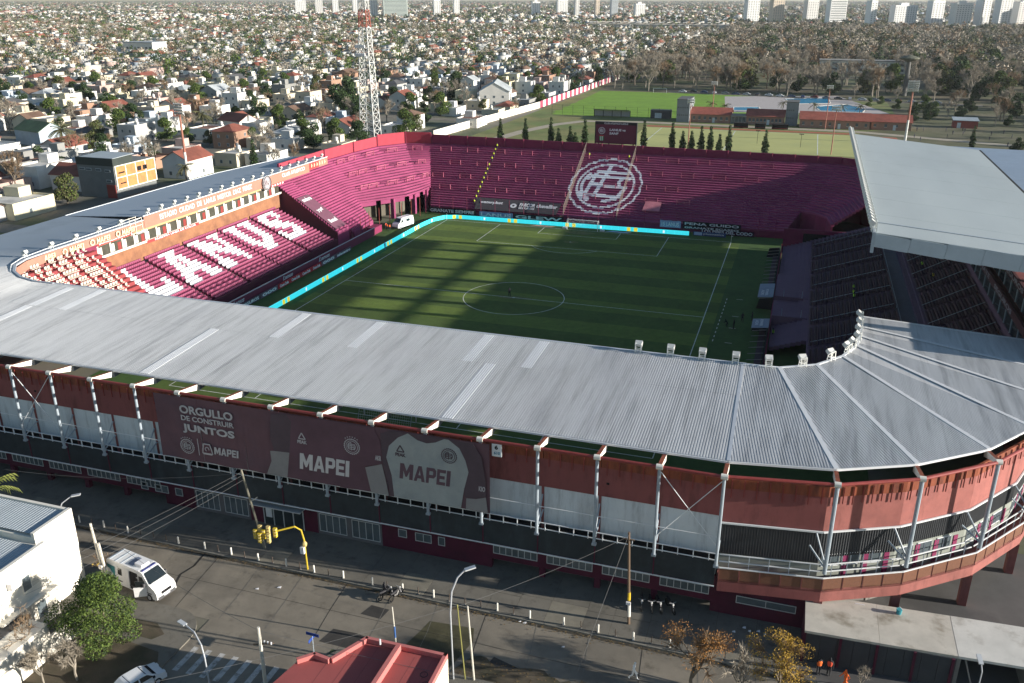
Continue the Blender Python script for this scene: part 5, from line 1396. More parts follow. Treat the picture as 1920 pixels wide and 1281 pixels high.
def car(label,loc,rz,c,group=None,s=1.0):
    if 'k' not in _car:
        _car['w']=wheel_meshes(.31,.2); g_=glass('car_glass',(.015,.02,.025),.08); _car['k']=1
        f=MB().face((.52,-.58,1.42),(.52,.58,1.42),(1.33,.72,1.0),(1.33,-.72,1.0)); f.v=[(x+.02,y,z+.015) for x,y,z in f.v]; _car['ws']=f.mesh('windscreen',g_)
        f=MB().face((-.68,.58,1.43),(-.68,-.58,1.43),(-1.42,-.7,1.0),(-1.42,.7,1.0)); f.v=[(x-.02,y,z+.015) for x,y,z in f.v]; _car['rw']=f.mesh('rear_window',g_)
        sw=MB()
        for s_ in (1,-1):
            for P in ([(-1.25,1.0),(-.1,1.0),(-.1,1.38),(-.85,1.36)],[(.0,1.0),(1.12,1.0),(.6,1.36),(.0,1.38)]):
                q=[(x,s_*(.845+(.66-.845)*(z-.95)/.5+.012),z) for x,z in P]; sw.face(*(q if s_<0 else q[::-1]))
        _car['sw']=sw.mesh('side_windows',g_)
        _car['hl']=MB().box(2.02,2.12,-.7,-.38,.62,.76).mesh('headlight',mat('headlamp',(.7,.7,.68),.2,.05,3)); _car['tl']=MB().box(-2.13,-2.05,-.74,-.45,.68,.84).mesh('tail_light',mat('tail_red',(.4,.02,.02),.3,.05,3))
    t=thing('car',label,'car',loc,rz,group); t.scale=(s,s,s)
    kk='b%.2f%.2f%.2f'%c
    if kk not in _car: _car[kk]=shell(CARP,.845,.66,.95,1.45).mesh('body',mat('car_paint_%.2f_%.2f_%.2f'%c,c,.25,.03,3,spec=.6))
    obj('body',_car[kk],t)
    for k in ('ws','rw','sw'): obj(_car[k].name.split('.')[0],_car[k],t)
    for k in ('hl','tl'):
        obj(_car[k].name.split('.')[0],_car[k],t); obj(_car[k].name.split('.')[0],_car[k],t,loc=(0,1.08 if k=='hl' else 1.19,0))
    if 'pg' not in _car:
        _car['pg']=MB().box(-.06,-.035,-.86,-.846,.35,.97).mesh('door_gap',SHOE); _car['mr']=MB().box(.95,1.12,-1.0,-.84,.95,1.08).mesh('mirror',SHOE); _car['np']=MB().box(-2.15,-2.12,-.25,.25,.5,.62).mesh('number_plate',mat('plate_white',(.7,.7,.7),.6,.05,2)); _car['bp']=MB().box(2.09,2.15,-.8,.8,.3,.5).mesh('bumper',SHOE)
    for k,q in (('pg',(0,0,0)),('pg',(-1.1,0,0)),('pg',(1.1,0,0)),('pg',(0,1.706,0)),('mr',(0,0,0)),('mr',(0,1.84,0)),('np',(0,0,0)),('bp',(0,0,0))): obj(_car[k].name.split('.')[0],_car[k],t,loc=q)
    for x in (-1.3,1.32):
        for y in (-.76,.76):
            w=obj('wheel',_car['w'][0],t,loc=(x,y,0)); obj('rim',_car['w'][1],w)
    return t
_bk={}
def motorbike(label,loc,rz,group):
    if not _bk:
        w=MB()
        n=16
        for i in range(n):
            a0,a1=2*math.pi*i/n,2*math.pi*(i+1)/n
            w.bar((.3*math.cos(a0),0,.3+.3*math.sin(a0)),(.3*math.cos(a1),0,.3+.3*math.sin(a1)),.1,.08,up=(0,1,0))
        for i in range(3): a=math.pi*i/3; w.bar((.28*math.cos(a),0,.3+.28*math.sin(a)),(-.28*math.cos(a),0,.3-.28*math.sin(a)),.03)
        _bk['w']=w.mesh('wheel',MATS['tyre_rubber'])
        _bk['b']=MB().tube([(-.35,0,.55),(0,0,.5),(.3,0,.75)],[.16,.2,.14],8).mesh('frame',mat('bike_black',(.02,.02,.022),.3,.1,3,spec=.6))
        _bk['t']=MB().tube([(.0,0,.82),(.22,0,.88),(.42,0,.84)],[.1,.16,.1],8).mesh('tank',mat('bike_black',(.02,.02,.022)))
        _bk['s']=MB().tube([(-.7,0,.86),(-.4,0,.82),(0,0,.8)],[.08,.13,.11],8).mesh('seat',SHOE)
        _bk['f']=MB().tube([(.72,0,.3),(.45,0,.98)],.045,6).tube([(.45,-.35,1.05),(.48,0,.98),(.45,.35,1.05)],.025,6).mesh('fork_and_handlebar',mat('bike_steel',(.35,.35,.37),.3,.1,3))
        _bk['l']=MB().tube([(.5,0,.88),(.62,0,.88)],[.1,.08],8).mesh('headlight',mat('headlamp',(.7,.7,.68)))
    t=thing('motorcycle',label,'motorcycle',loc,rz,group)
    for x in (-.65,.72): obj('wheel',_bk['w'],t,loc=(x,0,0))
    for k,nm in (('b','frame'),('t','tank'),('s','seat'),('f','fork_and_handlebar'),('l','headlight')): obj(nm,_bk[k],t)
    return t
# ------------------------------------------------------------------ the street in front
M_ZINC=mat('zinc_roof',(.36,.40,.43),.5,.12,.5,streak=(1,.2,1)); M_WHW=mat('white_house_wall',(.74,.70,.62),.9,.07,.6,col2=(.62,.58,.51),mix=(.3,.55,.75))
# white corner house
wh=place('white_house','white two storey corner house with grey metal roof behind the green tree','house',(-16,-100,0))
MB().box(-32,-12.1,-96.0,-91.7,0,7.55).build('wall',M_WHW,wh)
MB().box(-32,-11.0,-118,-96.0,0,6.9).build('wall',M_WHW,wh)
def zinc(x0,x1,y0,y1,z0,z1,axis='x'):
    n=int((x1-x0)/.3) if axis=='y' else int((y1-y0)/.3)
    V=[];F=[]
    if axis=='x':   # ribs run along x
        P=corr_profile(n,(y1-y0)/n,.04)
        for s,h in P: V+=[(x0,y0+s,z0+h),(x1,y0+s,z1+h)]
    else:
        P=corr_profile(n,(x1-x0)/n,.04)
        for s,h in P: V+=[(x0+s,y0,z0+h),(x0+s,y1,z1+h)]
    for i in range(len(P)-1): F.append((2*i,2*i+1,2*i+3,2*i+2) if axis=='x' else (2*i,2*i+2,2*i+3,2*i+1))
    me=bpy.data.meshes.new('roof'); me.from_pydata(V,[],F); me.materials.append(M_ZINC); me.update(); return me
obj('roof',zinc(-31.8,-12.6,-95.8,-91.9,7.75,7.75,'y'),wh); obj('roof',zinc(-31.8,-11.6,-117.8,-96.3,7.0,7.0,'y'),wh)
MB().box(-12.45,-12.1,-96,-91.7,7.55,8.0).build('parapet',M_WHW,wh); MB().box(-11.35,-11.0,-118,-96,6.9,7.45).build('parapet',M_WHW,wh); MB().box(-32,-12.45,-92.0,-91.7,7.55,7.95).build('parapet',M_WHW,wh)
for y,z0,z1,w_ in ((-98.2,4.4,5.7,1.6),(-97.2,1.1,2.6,2.0),(-101.5,4.4,5.7,1.6),(-104,1.0,2.6,2.0)):
    f=MB().box(-11.02,-10.93,y-w_/2-.08,y+w_/2+.08,z0-.08,z1+.08).build('window',M_CREAM,wh); MB().box(-10.94,-10.9,y-w_/2,y-.05,z0,z1).build('pane',M_GLASS,f); MB().box(-10.94,-10.9,y+.05,y+w_/2,z0,z1).build('pane',mat('shutter_cream',(.6,.56,.48),.8,.1,2),f)
MB().box(-11.0,-10.4,-102,-96.2,3.2,3.35).build('ledge',M_WHW,wh)
ac=MB().box(-10.98,-10.45,-100.4,-99.5,5.6,6.2).build('air_conditioner',M_SW,wh)
MB().box(-10.9,-9.7,-112,-100.2,3.0,3.12).build('lower_roof',mat('dark_tiles',(.05,.05,.055),.8,.2,1),wh)
MB().box(-11.0,-7.6,-112,-100.3,0,3.0).build('annex_wall',M_WHW,wh)
MB().box(-7.6,-7.4,-112,-97,0,1.9).build('garden_wall',M_WHW,wh)
# red roofed corner house
rh=place('red_roof_house','low corner house with red painted flat roof and parapets','house',(21,-105,0))
M_RRF=mat('red_roof_paint',(.34,.085,.08),.85,.13,.6,col2=(.27,.07,.065),mix=(.3,.45,.7)); M_PINK=mat('pink_parapet',(.5,.16,.15),.85,.1,.8)
PL=[(15.0,-99.2),(16.0,-98.2),(17.4,-98.4),(18.9,-95.4),(25.6,-95.3),(26.2,-120),(10.8,-120)]
MB().prism(PL[::-1],0,4.3).build('wall',mat('cream_house_wall',(.72,.66,.52),.9,.08,.8),rh)
MB().prism([(p[0],p[1]) for p in PL][::-1],4.3,4.36).build('roof',M_RRF,rh)
for a,b in zip(PL,PL[1:]):
    MB().wall([a,b],4.3,4.75,-.28).build('parapet',M_PINK,rh)
MB().box(21.6,21.95,-112,-95.7,4.36,4.95).build('roof_divider',M_PINK,rh)
for x in (17.2,18.6,20.1,23.2,24.6): MB().box(x,x+.02,-115,-96,4.36,4.366).build('roof_seam',mat('seam_dark',(.16,.05,.05),.9,.2,1),rh)
MB().tube([(20.3,-95.9,4.7),(20.3,-95.9,5.2)],.07,6).build('vent_pipe',M_RAIL,rh)
for x,y in ((24.6,-97.5),(25.1,-98.4)):
    m=MB(); disc(m,(x,y,4.37),(1,0,0),(0,1,0),.3,.25,d=.02,n=14); m.build('cable_loop',SHOE,rh)
MB().box(21.3,23,-103.6,-101.8,4.36,5.6).build('stair_box',M_PINK,rh)
# low wall building with pale concrete roof beside the curved corner
gw=place('entrance_block','long low gate building with stained pale concrete roof beside the curved stand','building',(70,-78,0))
M_PALEC=mat('stained_pale_concrete',(.50,.47,.41),.9,.16,.6,col2=(.28,.25,.2),mix=(.45,.52,.68))
PG=[(51.2,-78.55),(68.4,-77.6),(90,-76.6),(90,-73.8),(68.6,-74.6),(51.3,-75.3)]
P3=[(51.0,-82.2+.0),(62,-81.7),(90,-80.3)]
MB().prism([(51.25,-82.2),(56.9,-81.95),(56.9,-76.9),(51.25,-77.2)],2.95,3.18).build('roof_slab',M_PALEC,gw)
MB().prism([(56.92,-81.95),(62.6,-81.65),(62.6,-76.6),(56.92,-76.9)],2.95,3.17).build('roof_slab',M_PALEC,gw)
MB().prism([(62.62,-81.65),(90,-80.2),(90,-75.2),(62.62,-76.6)],2.95,3.18).build('roof_slab',mat('pale_concrete',(.58,.57,.53),.9,.12,.7,col2=(.4,.38,.34),mix=(.5,.55,.7)),gw)
for k in range(9):
    xa=51.3+k*1.25; 
    if xa>61.5: break
    MB().wall([(xa,-82.05+.05*k*.6),(xa+1.22,-82.05+.05*k*.6+.03)],0,2.95,.12).build('metal_sheet',mat('dark_slate_sheet',(.045,.05,.058),.7,.15,1),gw)
for k in (0,2.25,4.5,6.75,9): MB().box(51.2+k*1.22,51.4+k*1.22,-82.2+.03*k,-82.02+.03*k,0,2.97).build('sheet_post',M_MAROON,gw)
MB().box(51.25,51.4,-82.1,-77,0,2.95).build('side_wall',M_MAROON,gw)
for x in (62.6,67.8,73,78): MB().box(x,x+.3,-81.4+.05*(x-62),-76.4+.05*(x-62),0,2.95).build('gate_wall',M_CONC,gw); MB().bar((x+1.5,-81.7+.05*(x-62),.1),(x+.6,-81.5+.05*(x-62),2.8),.1).build('gate_leaf',M_CONC,gw)
MB().box(62.6,90,-77.2,-76.9,0,2.95).build('rear_wall',mat('olive_wall',(.14,.125,.09),.9,.15,.8),gw)
bk_=place('bucket','turquoise bucket left on the pale concrete roof','bucket',(58.6,-77.6,3.17))
MB().lathe((58.6,-77.6,3.17),[(.2,0),(.24,.45)],12).build('pail',mat('turquoise',(.05,.3,.36),.5,.1,3),bk_); MB().tube([(58.36,-77.6,3.6),(58.6,-77.6,3.85),(58.84,-77.6,3.6)],.015,5).build('handle',M_RAIL,bk_)
# gate panel with a letter on the pillar under the deck
lp=place('letter_sign','small white gate sign with letter L under the red deck','sign',(55.6,-77.1,2.4))
MB().box(55.2,56.0,-77.35,-77.3,2.2,3.2).build('plate',M_SW,lp); lettering('L',(55.45,-77.38,2.4),RX,UZ,.6,M_MAROON,lp,.32,.03)
# bollards
M_BOLW=mat('white_bollard',(.74,.72,.66),.7,.1,3); M_BOLD=mat('dark_bollard',(.10,.075,.06),.8,.2,3)
for k in range(44):
    x=-20+k*1.52; y=KF+.42+.05*math.sin(k*1.3)
    if k%2==0 and k not in (6,28): 
        b=place('bollard','white painted bollard along the stadium kerb','bollard',(x,y,.12),'white bollards along the stadium kerb')
        MB().lathe((x,y,.1),[(.085,0),(.085,.78),(.05,.84)],8).build('post',M_BOLW,b); MB().lathe((x,y,.1),[(.13,0),(.13,.06)],8).build('foot',M_CONC,b)
    elif k not in (9,21,33):
        b=place('bollard','thin rusty steel post between white bollards','bollard',(x,y,.12),'thin steel posts along the stadium kerb')
        MB().bar((x,y,.1),(x+.04*math.sin(k),y,.86),.06).build('post',M_BOLD,b); MB().box(x-.08,x+.08,y-.08,y+.08,.1,.15).build('foot',M_CONC,b)
# poles, lamps, wires
M_WOOD=mat('pole_wood',(.16,.11,.075),.9,.25,1.5,streak=(1,1,.2)); M_PCON=mat('pole_concrete',(.6,.57,.5),.85,.12,1.2)
def pole(name,label,x,y,top,h,r,m,group=None):
    t=place(name,label,'pole',(x,y,0),group); MB().tube([(x,y,0),(x+(top[0]-x)*.5,y+(top[1]-y)*.5,h*.5),(top[0],top[1],h)],[r,r*.9,r*.7],8).build('shaft',m,t); return t
up_=pole('utility_pole','dark brown wooden utility pole with painted bands near the motorcycles',37,-82.0,(36.6,-82.1),9.4,.13,M_WOOD)
MB().tube([(36.98,-82.0,.9),(36.93,-82.01,2.1)],.145,8).build('white_band',M_BOLW,up_); MB().tube([(36.9,-82.02,2.6),(36.88,-82.03,3.4)],.14,8).build('yellow_plate',mat('yellow_plate',(.65,.45,.03),.7,.1,2),up_)
MB().box(36.7,37.1,-82.35,-82.2,2.3,2.55).build('meter_box',M_SW,up_); MB().bar((36.1,-82.1,8.7),(37.1,-82.1,8.7),.09).build('crossarm',M_WOOD,up_)
p2=pole('utility_pole','leaning grey green wooden pole in front of the stadium entrance',.75,-82.0,(-.5,-82.5),9.0,.13,mat('pole_wood_grey',(.2,.19,.15),.9,.2,1.5))
MB().bar((-.1,-82.3,5.4),(.8,-82.3,6.1),.08).build('stay',M_PCON,p2)
p3=pole('utility_pole','pair of pale concrete poles tied together behind the white van',-10.0,-91.5,(-10.6,-91.4),6.5,.14,M_PCON); MB().tube([(-9.6,-91.6,0),(-10.0,-91.5,4.6)],.11,8).build('second_shaft',M_PCON,p3)
MB().box(-10.3,-9.9,-91.75,-91.6,1.9,2.3).build('box',M_SW,p3)
p4=pole('utility_pole','white topped concrete pole with insulators beside the zebra crossing',10.9,-97.8,(10.9,-97.8),5.4,.16,M_PCON)
MB().bar((10.3,-97.9,3.7),(11.9,-97.5,3.9),.09).build('crossarm',M_WOOD,p4)
for k in range(3): MB().lathe((11.2+k*.3,-97.68,3.9),[(.05,0),(.07,.1),(.05,.22)],8).build('insulator',M_SW,p4)
p5=pole('pole','short white and blue post rising behind the red roof',18.8,-90.4,(18.6,-90.3),3.6,.07,M_PCON); MB().tube([(18.78,-90.4,.6),(18.74,-90.38,1.7)],.08,8).build('blue_band',mat('blue_band',(.05,.13,.35),.7,.1,2),p5)
pole('pole','thin yellow green pole beside the tall street lamp',25.9,-92.6,(25.3,-92.4),7.0,.07,mat('yellow_green_pole',(.38,.36,.12),.8,.15,2)); pole('pole','pale pole with a red foot beside the tall street lamp',26.6,-92.5,(26.1,-92.3),7.0,.09,M_PCON)
def street_lamp(label,pts,head_dir,r=.07):
    t=place('street_lamp',label,'street lamp',(*pts[0][:2],0)); m=mat('lamp_post_grey',(.42,.44,.47),.5,.1,2); MB().tube(pts,r,8).build('post',m,t)
    e=Vector(pts[-1]); d=Vector(head_dir).normalized(); MB().bar(e,e+d*.85,.34,.1).build('lamp_head',mat('lamp_head_grey',(.5,.52,.54),.5,.1,2),t); MB().bar(e+d*.15+Vector((0,0,-.06)),e+d*.75+Vector((0,0,-.06)),.26,.03).build('lens',mat('lamp_glass',(.8,.8,.75)),t)
street_lamp('tall grey street lamp beside the yellow green pole',[(25.0,-92.9,0),(24.9,-92.9,6.5),(25.0,-92.75,8.4),(25.4,-92.5,9.6),(25.9,-92.2,10.2)],(.5,.35,.1))
street_lamp('curved street lamp rising behind the white house',[(-18.6,-87.6,0),(-18.6,-87.5,3.6),(-18.3,-87.1,4.6),(-17.6,-86.5,5.2)],(.8,.5,.1),.06)
street_lamp('curved street lamp over the zebra crossing with the white car below',[(7.6,-100.2,0),(7.5,-100.2,3.6),(7.1,-99.9,4.4),(6.1,-99.3,4.9),(5.0,-98.9,5.0)],(-.9,.3,0),.06)
street_lamp('small grey street lamp in front of the gate building',[(63.9,-83.5,0),(63.9,-83.5,3.6),(63.8,-83.3,4.1)],(-.1,.6,.2),.05)
# traffic light on a yellow swan neck
tl=place('traffic_light','yellow swan neck mast carrying a cluster of yellow traffic lights','traffic light',(6.5,-83.7,0))
M_YEL=mat('traffic_yellow',(.55,.40,.03),.55,.1,3); M_YELP=mat('traffic_yellow_worn',(.52,.40,.16),.6,.15,3)
MB().tube([(6.5,-83.7,0),(6.45,-83.75,3.4),(6.3,-83.85,4.5),(5.8,-84.1,4.95),(4.2,-84.9,4.6)],.085,8).build('mast',M_YEL,tl)
for k,(dx,dy,dh) in enumerate(((0,0,0),(-.55,-.25,.25),(-.95,-.45,-.1),(-1.4,-.3,.2),(-1.2,-.75,-.35),(-.35,-.6,-.3),(-1.75,-.55,-.15))):
    h=MB().box(4.2+dx-.16,4.2+dx+.16,-84.9+dy-.14,-84.9+dy+.14,4.0+dh,4.95+dh).build('signal_head',M_YELP if k%2 else M_YEL,tl)
    for j in range(3): MB().lathe((4.2+dx+.0,-84.9+dy,4.05+dh+j*.3),[(.19,.12),(.21,.2),(.19,.26)],8).build('visor',M_YELP,h)
MB().box(6.1,6.5,-84.05,-83.75,2.0,2.7).build('control_box',M_SW,tl); MB().lathe((6.5,-83.8,2.8),[(.22,0),(.25,.25),(.1,.5)],8).build('sensor',M_YELP,tl)
# street name sign
ss=place('street_sign','blue street name sign on a thin post behind the red roof','sign',(13.3,-94.3,0))
MB().tube([(13.3,-94.3,0),(13.3,-94.3,2.7)],.04,6).build('post',M_COLG,ss); MB().bar((12.75,-94.3,2.6),(13.95,-94.35,2.6),.03,.28).build('plate',mat('sign_deep_blue',(.02,.06,.28),.6,.1,2),ss); MB().bar((13.3,-94.9,2.25),(13.3,-93.9,2.25),.03,.28).build('plate',mat('sign_deep_blue',(.02,.06,.28)),ss)
# wires
def wire(label,a,b,sag,r=.014):
    P=[]; a,b=Vector(a),Vector(b)
    for i in range(13): t=i/12; p=a.lerp(b,t); P.append(p-Vector((0,0,4*sag*t*(1-t))))
    m=MB().tube(P,r,4).build('overhead_wire',mat('wire_grey',(.14,.14,.14),.6,.1,2),label=label,cat='wire')
    return m
wire('overhead wire from the brown pole down to the tall street lamp',(36.6,-82.1,9.0),(25.4,-92.4,6.9),.3)
wire('overhead wire from the tall street lamp towards the red roof house',(25.3,-92.4,6.9),(4,-107,5.2),.5)
wire('stay wire from the brown pole to the pavement',(36.6,-82.1,9.2),(34.2,-89.0,.1),.0,.015)
for k,(y,z_) in enumerate(((-82.6,8.8),(-82.4,8.4),(-82.55,7.9))): wire('overhead wire from the leaning pole past the white van, %s of three'%('upper','middle','lower')[k],(-.4,y,z_),(-14+k*1.2,-103,5.2-k*.2),.5,.013)
wire('overhead wire from the leaning pole towards the white house roof',(-.4,-82.4,8.6),(-26,-86,6.4),.8,.015)
wire('long overhead wire along the street from the pale poles',(-10.5,-91.4,6.2),(10.9,-97.8,5.1),.6,.016); wire('overhead wire from the zebra crossing pole past the red roof',(10.9,-97.8,5.1),(60,-95,6.5),1.4,.016)
# white van with open doors
vn=thing('delivery_van','white and teal van with its side and front doors open by the corner','van',(-6.7,-90.7,.01),R(-11)); vn.scale=(1.08,1.06,1.03)
VP=[(-3.0,.38),(-3.05,1.2),(-2.98,2.45),(-2.75,2.6),(1.0,2.62),(1.5,2.5),(2.25,1.62),(2.9,1.3),(3.1,.95),(3.12,.45),(2.95,.33)]
M_VW=mat('van_white',(.78,.78,.78),.3,.04,1,spec=.5); VG=glass('van_glass',(.015,.02,.022),.08)
shell(VP,1.0,.84,1.3,2.62).build('body',M_VW,vn)
MB().face((1.56,-.74,2.46),(1.56,.74,2.46),(2.28,.9,1.66),(2.28,-.9,1.66)).build('windscreen',VG,vn).location=(.03,0,.03)
sdw=lambda z:1.0+(.84-1.0)*max(0,z-1.3)/1.32
def vplate(pts,m,name,s,o=.012,par=None): 
    q=[(x,s*(sdw(z)+o),z) for x,z in pts]; return MB().face(*(q if s<0 else q[::-1])).build(name,m,par or vn)
for s in (1,-1):
    vplate([(-2.97,.6),(-1.75,.5),(-1.95,1.2),(-1.9,2.05),(-2.9,2.1)],mat('teal_paint',(.03,.2,.22),.4,.08,2),'teal_panel',s)
    vplate([(-1.55,1.45),(-.2,1.45),(-.2,2.1),(-1.55,2.1)],VG,'side_window',s,.016)
    vplate([(1.05,1.5),(1.95,1.5),(1.45,2.15),(1.05,2.15)],VG,'door_window',s,.016)
vplate([(-.05,.5),(.9,.5),(.9,2.3),(-.05,2.3)],M_BLACK,'open_side_door',-1,.02)
vplate([(-1.0,.5),(-.12,.5),(-.12,2.3),(-1.0,2.3)],M_VW,'sliding_door',-1,.07)
d=MB().bar((1.95,-1.02,.95),(1.15,-1.65,.95),.06,.95).build('front_door',M_VW,vn); MB().bar((1.9,-1.06,1.75),(1.3,-1.53,1.75),.05,.6).build('door_window',VG,d)
MB().box(.1,.95,-.4,.4,2.6,2.85).build('roof_unit',M_SW,vn); MB().box(-.6,.0,-.55,.55,2.6,2.66).build('roof_panel',mat('roof_panel_blue',(.16,.2,.28),.5,.1,2),vn)
for x in (-2.6,-1.9,-1.2): MB().box(x,x+.05,-.8,.8,2.6,2.64).build('roof_rib',M_COLG,vn)
MB().bar((1.28,-.72,2.6),(1.28,.72,2.6),.18,.06).build('light_bar',mat('light_bar_blue',(.03,.04,.2),.4,.1,2),vn)
for y in (-.8,.8): MB().box(2.98,3.1,y-.16,y+.16,.85,1.1).build('headlight',MATS.get('headlamp') or mat('headlamp',(.7,.7,.68),.2,.05,3),vn)
MB().box(3.08,3.16,-.3,.3,.5,.64).build('number_plate',M_SW,vn); MB().box(3.0,3.14,-.9,.9,.34,.62).build('bumper',mat('bumper_grey',(.08,.08,.085),.6,.1,2),vn)
for s in (1,-1):
    vplate([(-2.95,.78),(2.5,.78),(2.5,.9),(-2.95,.9)],mat('bumper_grey',(.08,.08,.085)),'rub_strip',s,.02)
    for x in (-1.62,-.08,.96,2.02): vplate([(x,.5),(x+.025,.5),(x+.025,2.2 if x<1.5 else 1.5),(x,2.2 if x<1.5 else 1.5)],M_BLACK,'panel_gap',s,.018)
    MB().box(1.75,1.95,s*1.12-.1,s*1.12+.1,1.45,1.8).build('mirror',mat('bumper_grey',(.08,.08,.085)),vn)
MB().box(3.09,3.15,-.5,.5,.78,1.02).build('grille',M_BLACK,vn)
tw_=wheel_meshes(.35,.24)
for x in (-2.0,2.15):
    for y in (-.9,.9): w=obj('wheel',tw_[0],vn,loc=(x,y,0)); obj('rim',tw_[1],w)
car('white hatchback parked beside the zebra crossing',(1.7,-101.5,.0),R(68),(.74,.75,.76))
motorbike('black motorcycle parked at the kerb next to its twin',(15.4,-85.2,.01),R(60),'motorcycles parked at the kerb'); motorbike('black motorcycle with a rider at the kerb',(16.3,-85.0,.01),R(75),'motorcycles parked at the kerb')
person('person in black astride a motorcycle at the kerb',(15.2,-85.1,.35),R(-40),'sit')
for k,(x,y,lb) in enumerate(((37.6,-79.2,'black motorcycle on the pavement, first of a row from the brown pole'),(38.4,-79.25,'black motorcycle on the pavement, second of a row from the brown pole'),(39.1,-79.1,'black motorcycle on the pavement, third of a row from the brown pole'),(40.1,-78.95,'black motorcycle standing apart at the end of the pavement row'))): motorbike(lb,(x,y,.122),R(-80+8*k),'motorcycles parked on the pavement')
person('person in a white top and grey trousers walking across the street',(38.6,-88.4,.01),R(-100),'walk',(.75,.75,.75),(.3,.32,.36),None,None,(.7,.7,.7))
person('person in black with an orange vest standing right of the yellow tree',(52.6,-83.4,.118),R(200),'stand',(.02,.02,.025),(.02,.02,.025),'stewards on the pavement',ORA)
person('person in black with a red orange vest turned away beside another steward',(53.4,-83.2,.118),R(170),'stand',(.03,.03,.035),(.015,.015,.02),'stewards on the pavement',(.75,.1,.05))
person('person in an orange jacket standing by the small bare sapling',(54.6,-84.2,.118),R(120),'walk',ORA,(.02,.02,.025),'stewards on the pavement')
# street trees
T1=leafy_proto(5.6,3.3,11,0,800,.105,.2)
tree(T1,'street_tree','dense round green tree in front of the white house','tree',(-3.9,-98.2,.1),0,1.12,None)
B1=bare_proto(5.0,2.8,3,TWIG,4); tree(B1,'bare_shrub','bare grey shrub spreading below the dense green tree','shrub',(-3.4,-102.3,.1),.5,1.0,None,'twigs'); tree(B1,'bare_shrub','second bare grey shrub between the garden wall and the first shrub','shrub',(-5.4,-103.6,.1),2.5,1.05,None,'twigs')
B2=bare_proto(7,2.6,8,TWIG2,.5); tree(B2,'bare_tree','leafless brown tree against the white house wall','tree',(-8.4,-101.6,.1),1.2,.95,None,'twigs')
tree(bare_proto(4.4,1.4,14,TWIG2,.5,(mat('leaf_few_yellow',(.4,.28,.06),.8,.2,1),.15,60,.12)),'bare_sapling','thin nearly bare sapling beside the pale twin poles','tree',(-10.8,-90.8,0),.4,1.0,None,'twigs')
M_LO=mat('leaf_rust',(.40,.19,.055),.8,.3,1.5,spec=.2); M_LY=mat('leaf_ochre',(.42,.27,.045),.8,.3,1.5,spec=.2)
tree(bare_proto(8.6,3.2,21,TWIG2,2.2,(M_LO,.45,190,.075)),'autumn_tree','half bare tree with rust coloured leaf tufts by the kerb','tree',(43.2,-88.6,.01),.3,1.0,None,'twigs')
tree(bare_proto(7.6,2.4,33,TWIG2,2.0,(M_LY,.85,260,.085)),'autumn_tree','tree with ochre yellow leaves near the gate building','tree',(49.6,-87.2,.01),1.1,.95,None,'twigs')
tree(bare_proto(6.4,2.4,37,TWIG,1.0),'bare_tree','leafless pale tree between rust and ochre trees','tree',(46.6,-88.4,.01),2.1,1.0,None,'twigs')
tree(bare_proto(5.4,2.2,41,TWIG,1.2),'bare_tree','leafless pale tree in front of the open gates','tree',(66.5,-85.4,.1),.8,.8,None,'twigs')
tree(bare_proto(3.6,1.0,44,TWIG,.7),'bare_sapling','small bare sapling next to the person in orange jacket','tree',(55.7,-84.3,.1),.8,.9,None,'twigs')
PALM=palm_proto(3.6,14,1.6,5,2); o=thing('palm_bush','small green palm showing behind the white house roof','palm',(-22.5,-90.8,0)); o.scale=(1.5,1.5,2.05); obj('trunk',PALM[0],o); obj('fronds',PALM[1],o)
# litter
for k,(x,y,s) in enumerate(((5.2,-87.0,.35),(32.2,-86.6,.25),(28.2,-84.7,.3),(27.8,-84.65,.22),(3.4,-87.8,.3),(46.4,-79.6,.3),(46.9,-79.9,.25),(47.6,-79.7,.3),(48.2,-79.9,.22),(45.6,-80.4,.28))):
    m=MB(); m.slab([(x,y,.2 if y>KF else .07),(x+s,y+.05,.15 if y>KF else .05),(x+s*.9,y+s*.8,.22 if y>KF else .08),(x+.05,y+s*.7,.16 if y>KF else .04)],.03); m.build('paper_scrap',M_SW,label='crumpled white paper scrap lying on the %s'%('pavement' if y>KF else 'roadway'),cat='litter',group='paper scraps on the %s'%('pavement' if y>KF else 'road'))
# ------------------------------------------------------------------ people in the stadium
for k in range(13):
    t=(k+.6)/13.4; r=int(t*NR); y=58.5+22.5*(r+.5)/NR
    person('person in a yellow vest standing on the steps in the aisle line',(-29.6-.9*t,y,ZB+dz*(r+1)),math.pi,'stand',(.05,.05,.06),(.02,.02,.03),'stewards in a line up the far terrace',YEL)
for x,y,lb in ((-5.0,78.5,'person in a yellow vest under the left scoreboard leg'),(5.4,78,'person in a yellow vest under the right scoreboard leg')):
    r=int((y-58.5)/22.5*NR); person(lb,(x,y,ZB+dz*(r+1)),math.pi,'stand',(.05,.05,.06),(.02,.02,.03),None,YEL)
person('person in a yellow vest at the foot of the emblem fence',(-6.9,58.0,.03),math.pi,'stand',(.05,.05,.06),(.02,.02,.03),None,YEL)
person('person in dark kit alone on the centre circle',(-.9,.3,.03),R(30),'walk'); person('person in dark clothes with a camera at the near touchline strip',(38.2,-3.6,.03),R(90),'crouch'); person('person in dark clothes standing by the crouching camera operator',(39.3,-4.4,.03),R(70),'stand'); person('person in dark clothes walking in front of the dugouts',(40.4,-.6,.03),R(10),'walk',(.03,.03,.04)); person('person in dark clothes standing close to the long dugout',(41.9,.5,.03),R(80),'stand',(.02,.02,.03),(.03,.03,.04))
person('person in blue beside the cyan board on the left',(-36.4,22.4,.03),R(-90),'stand',(.12,.25,.45),(.05,.08,.15)); person('person in black behind the person in blue',(-38.4,22.6,.03),R(-60),'stand')
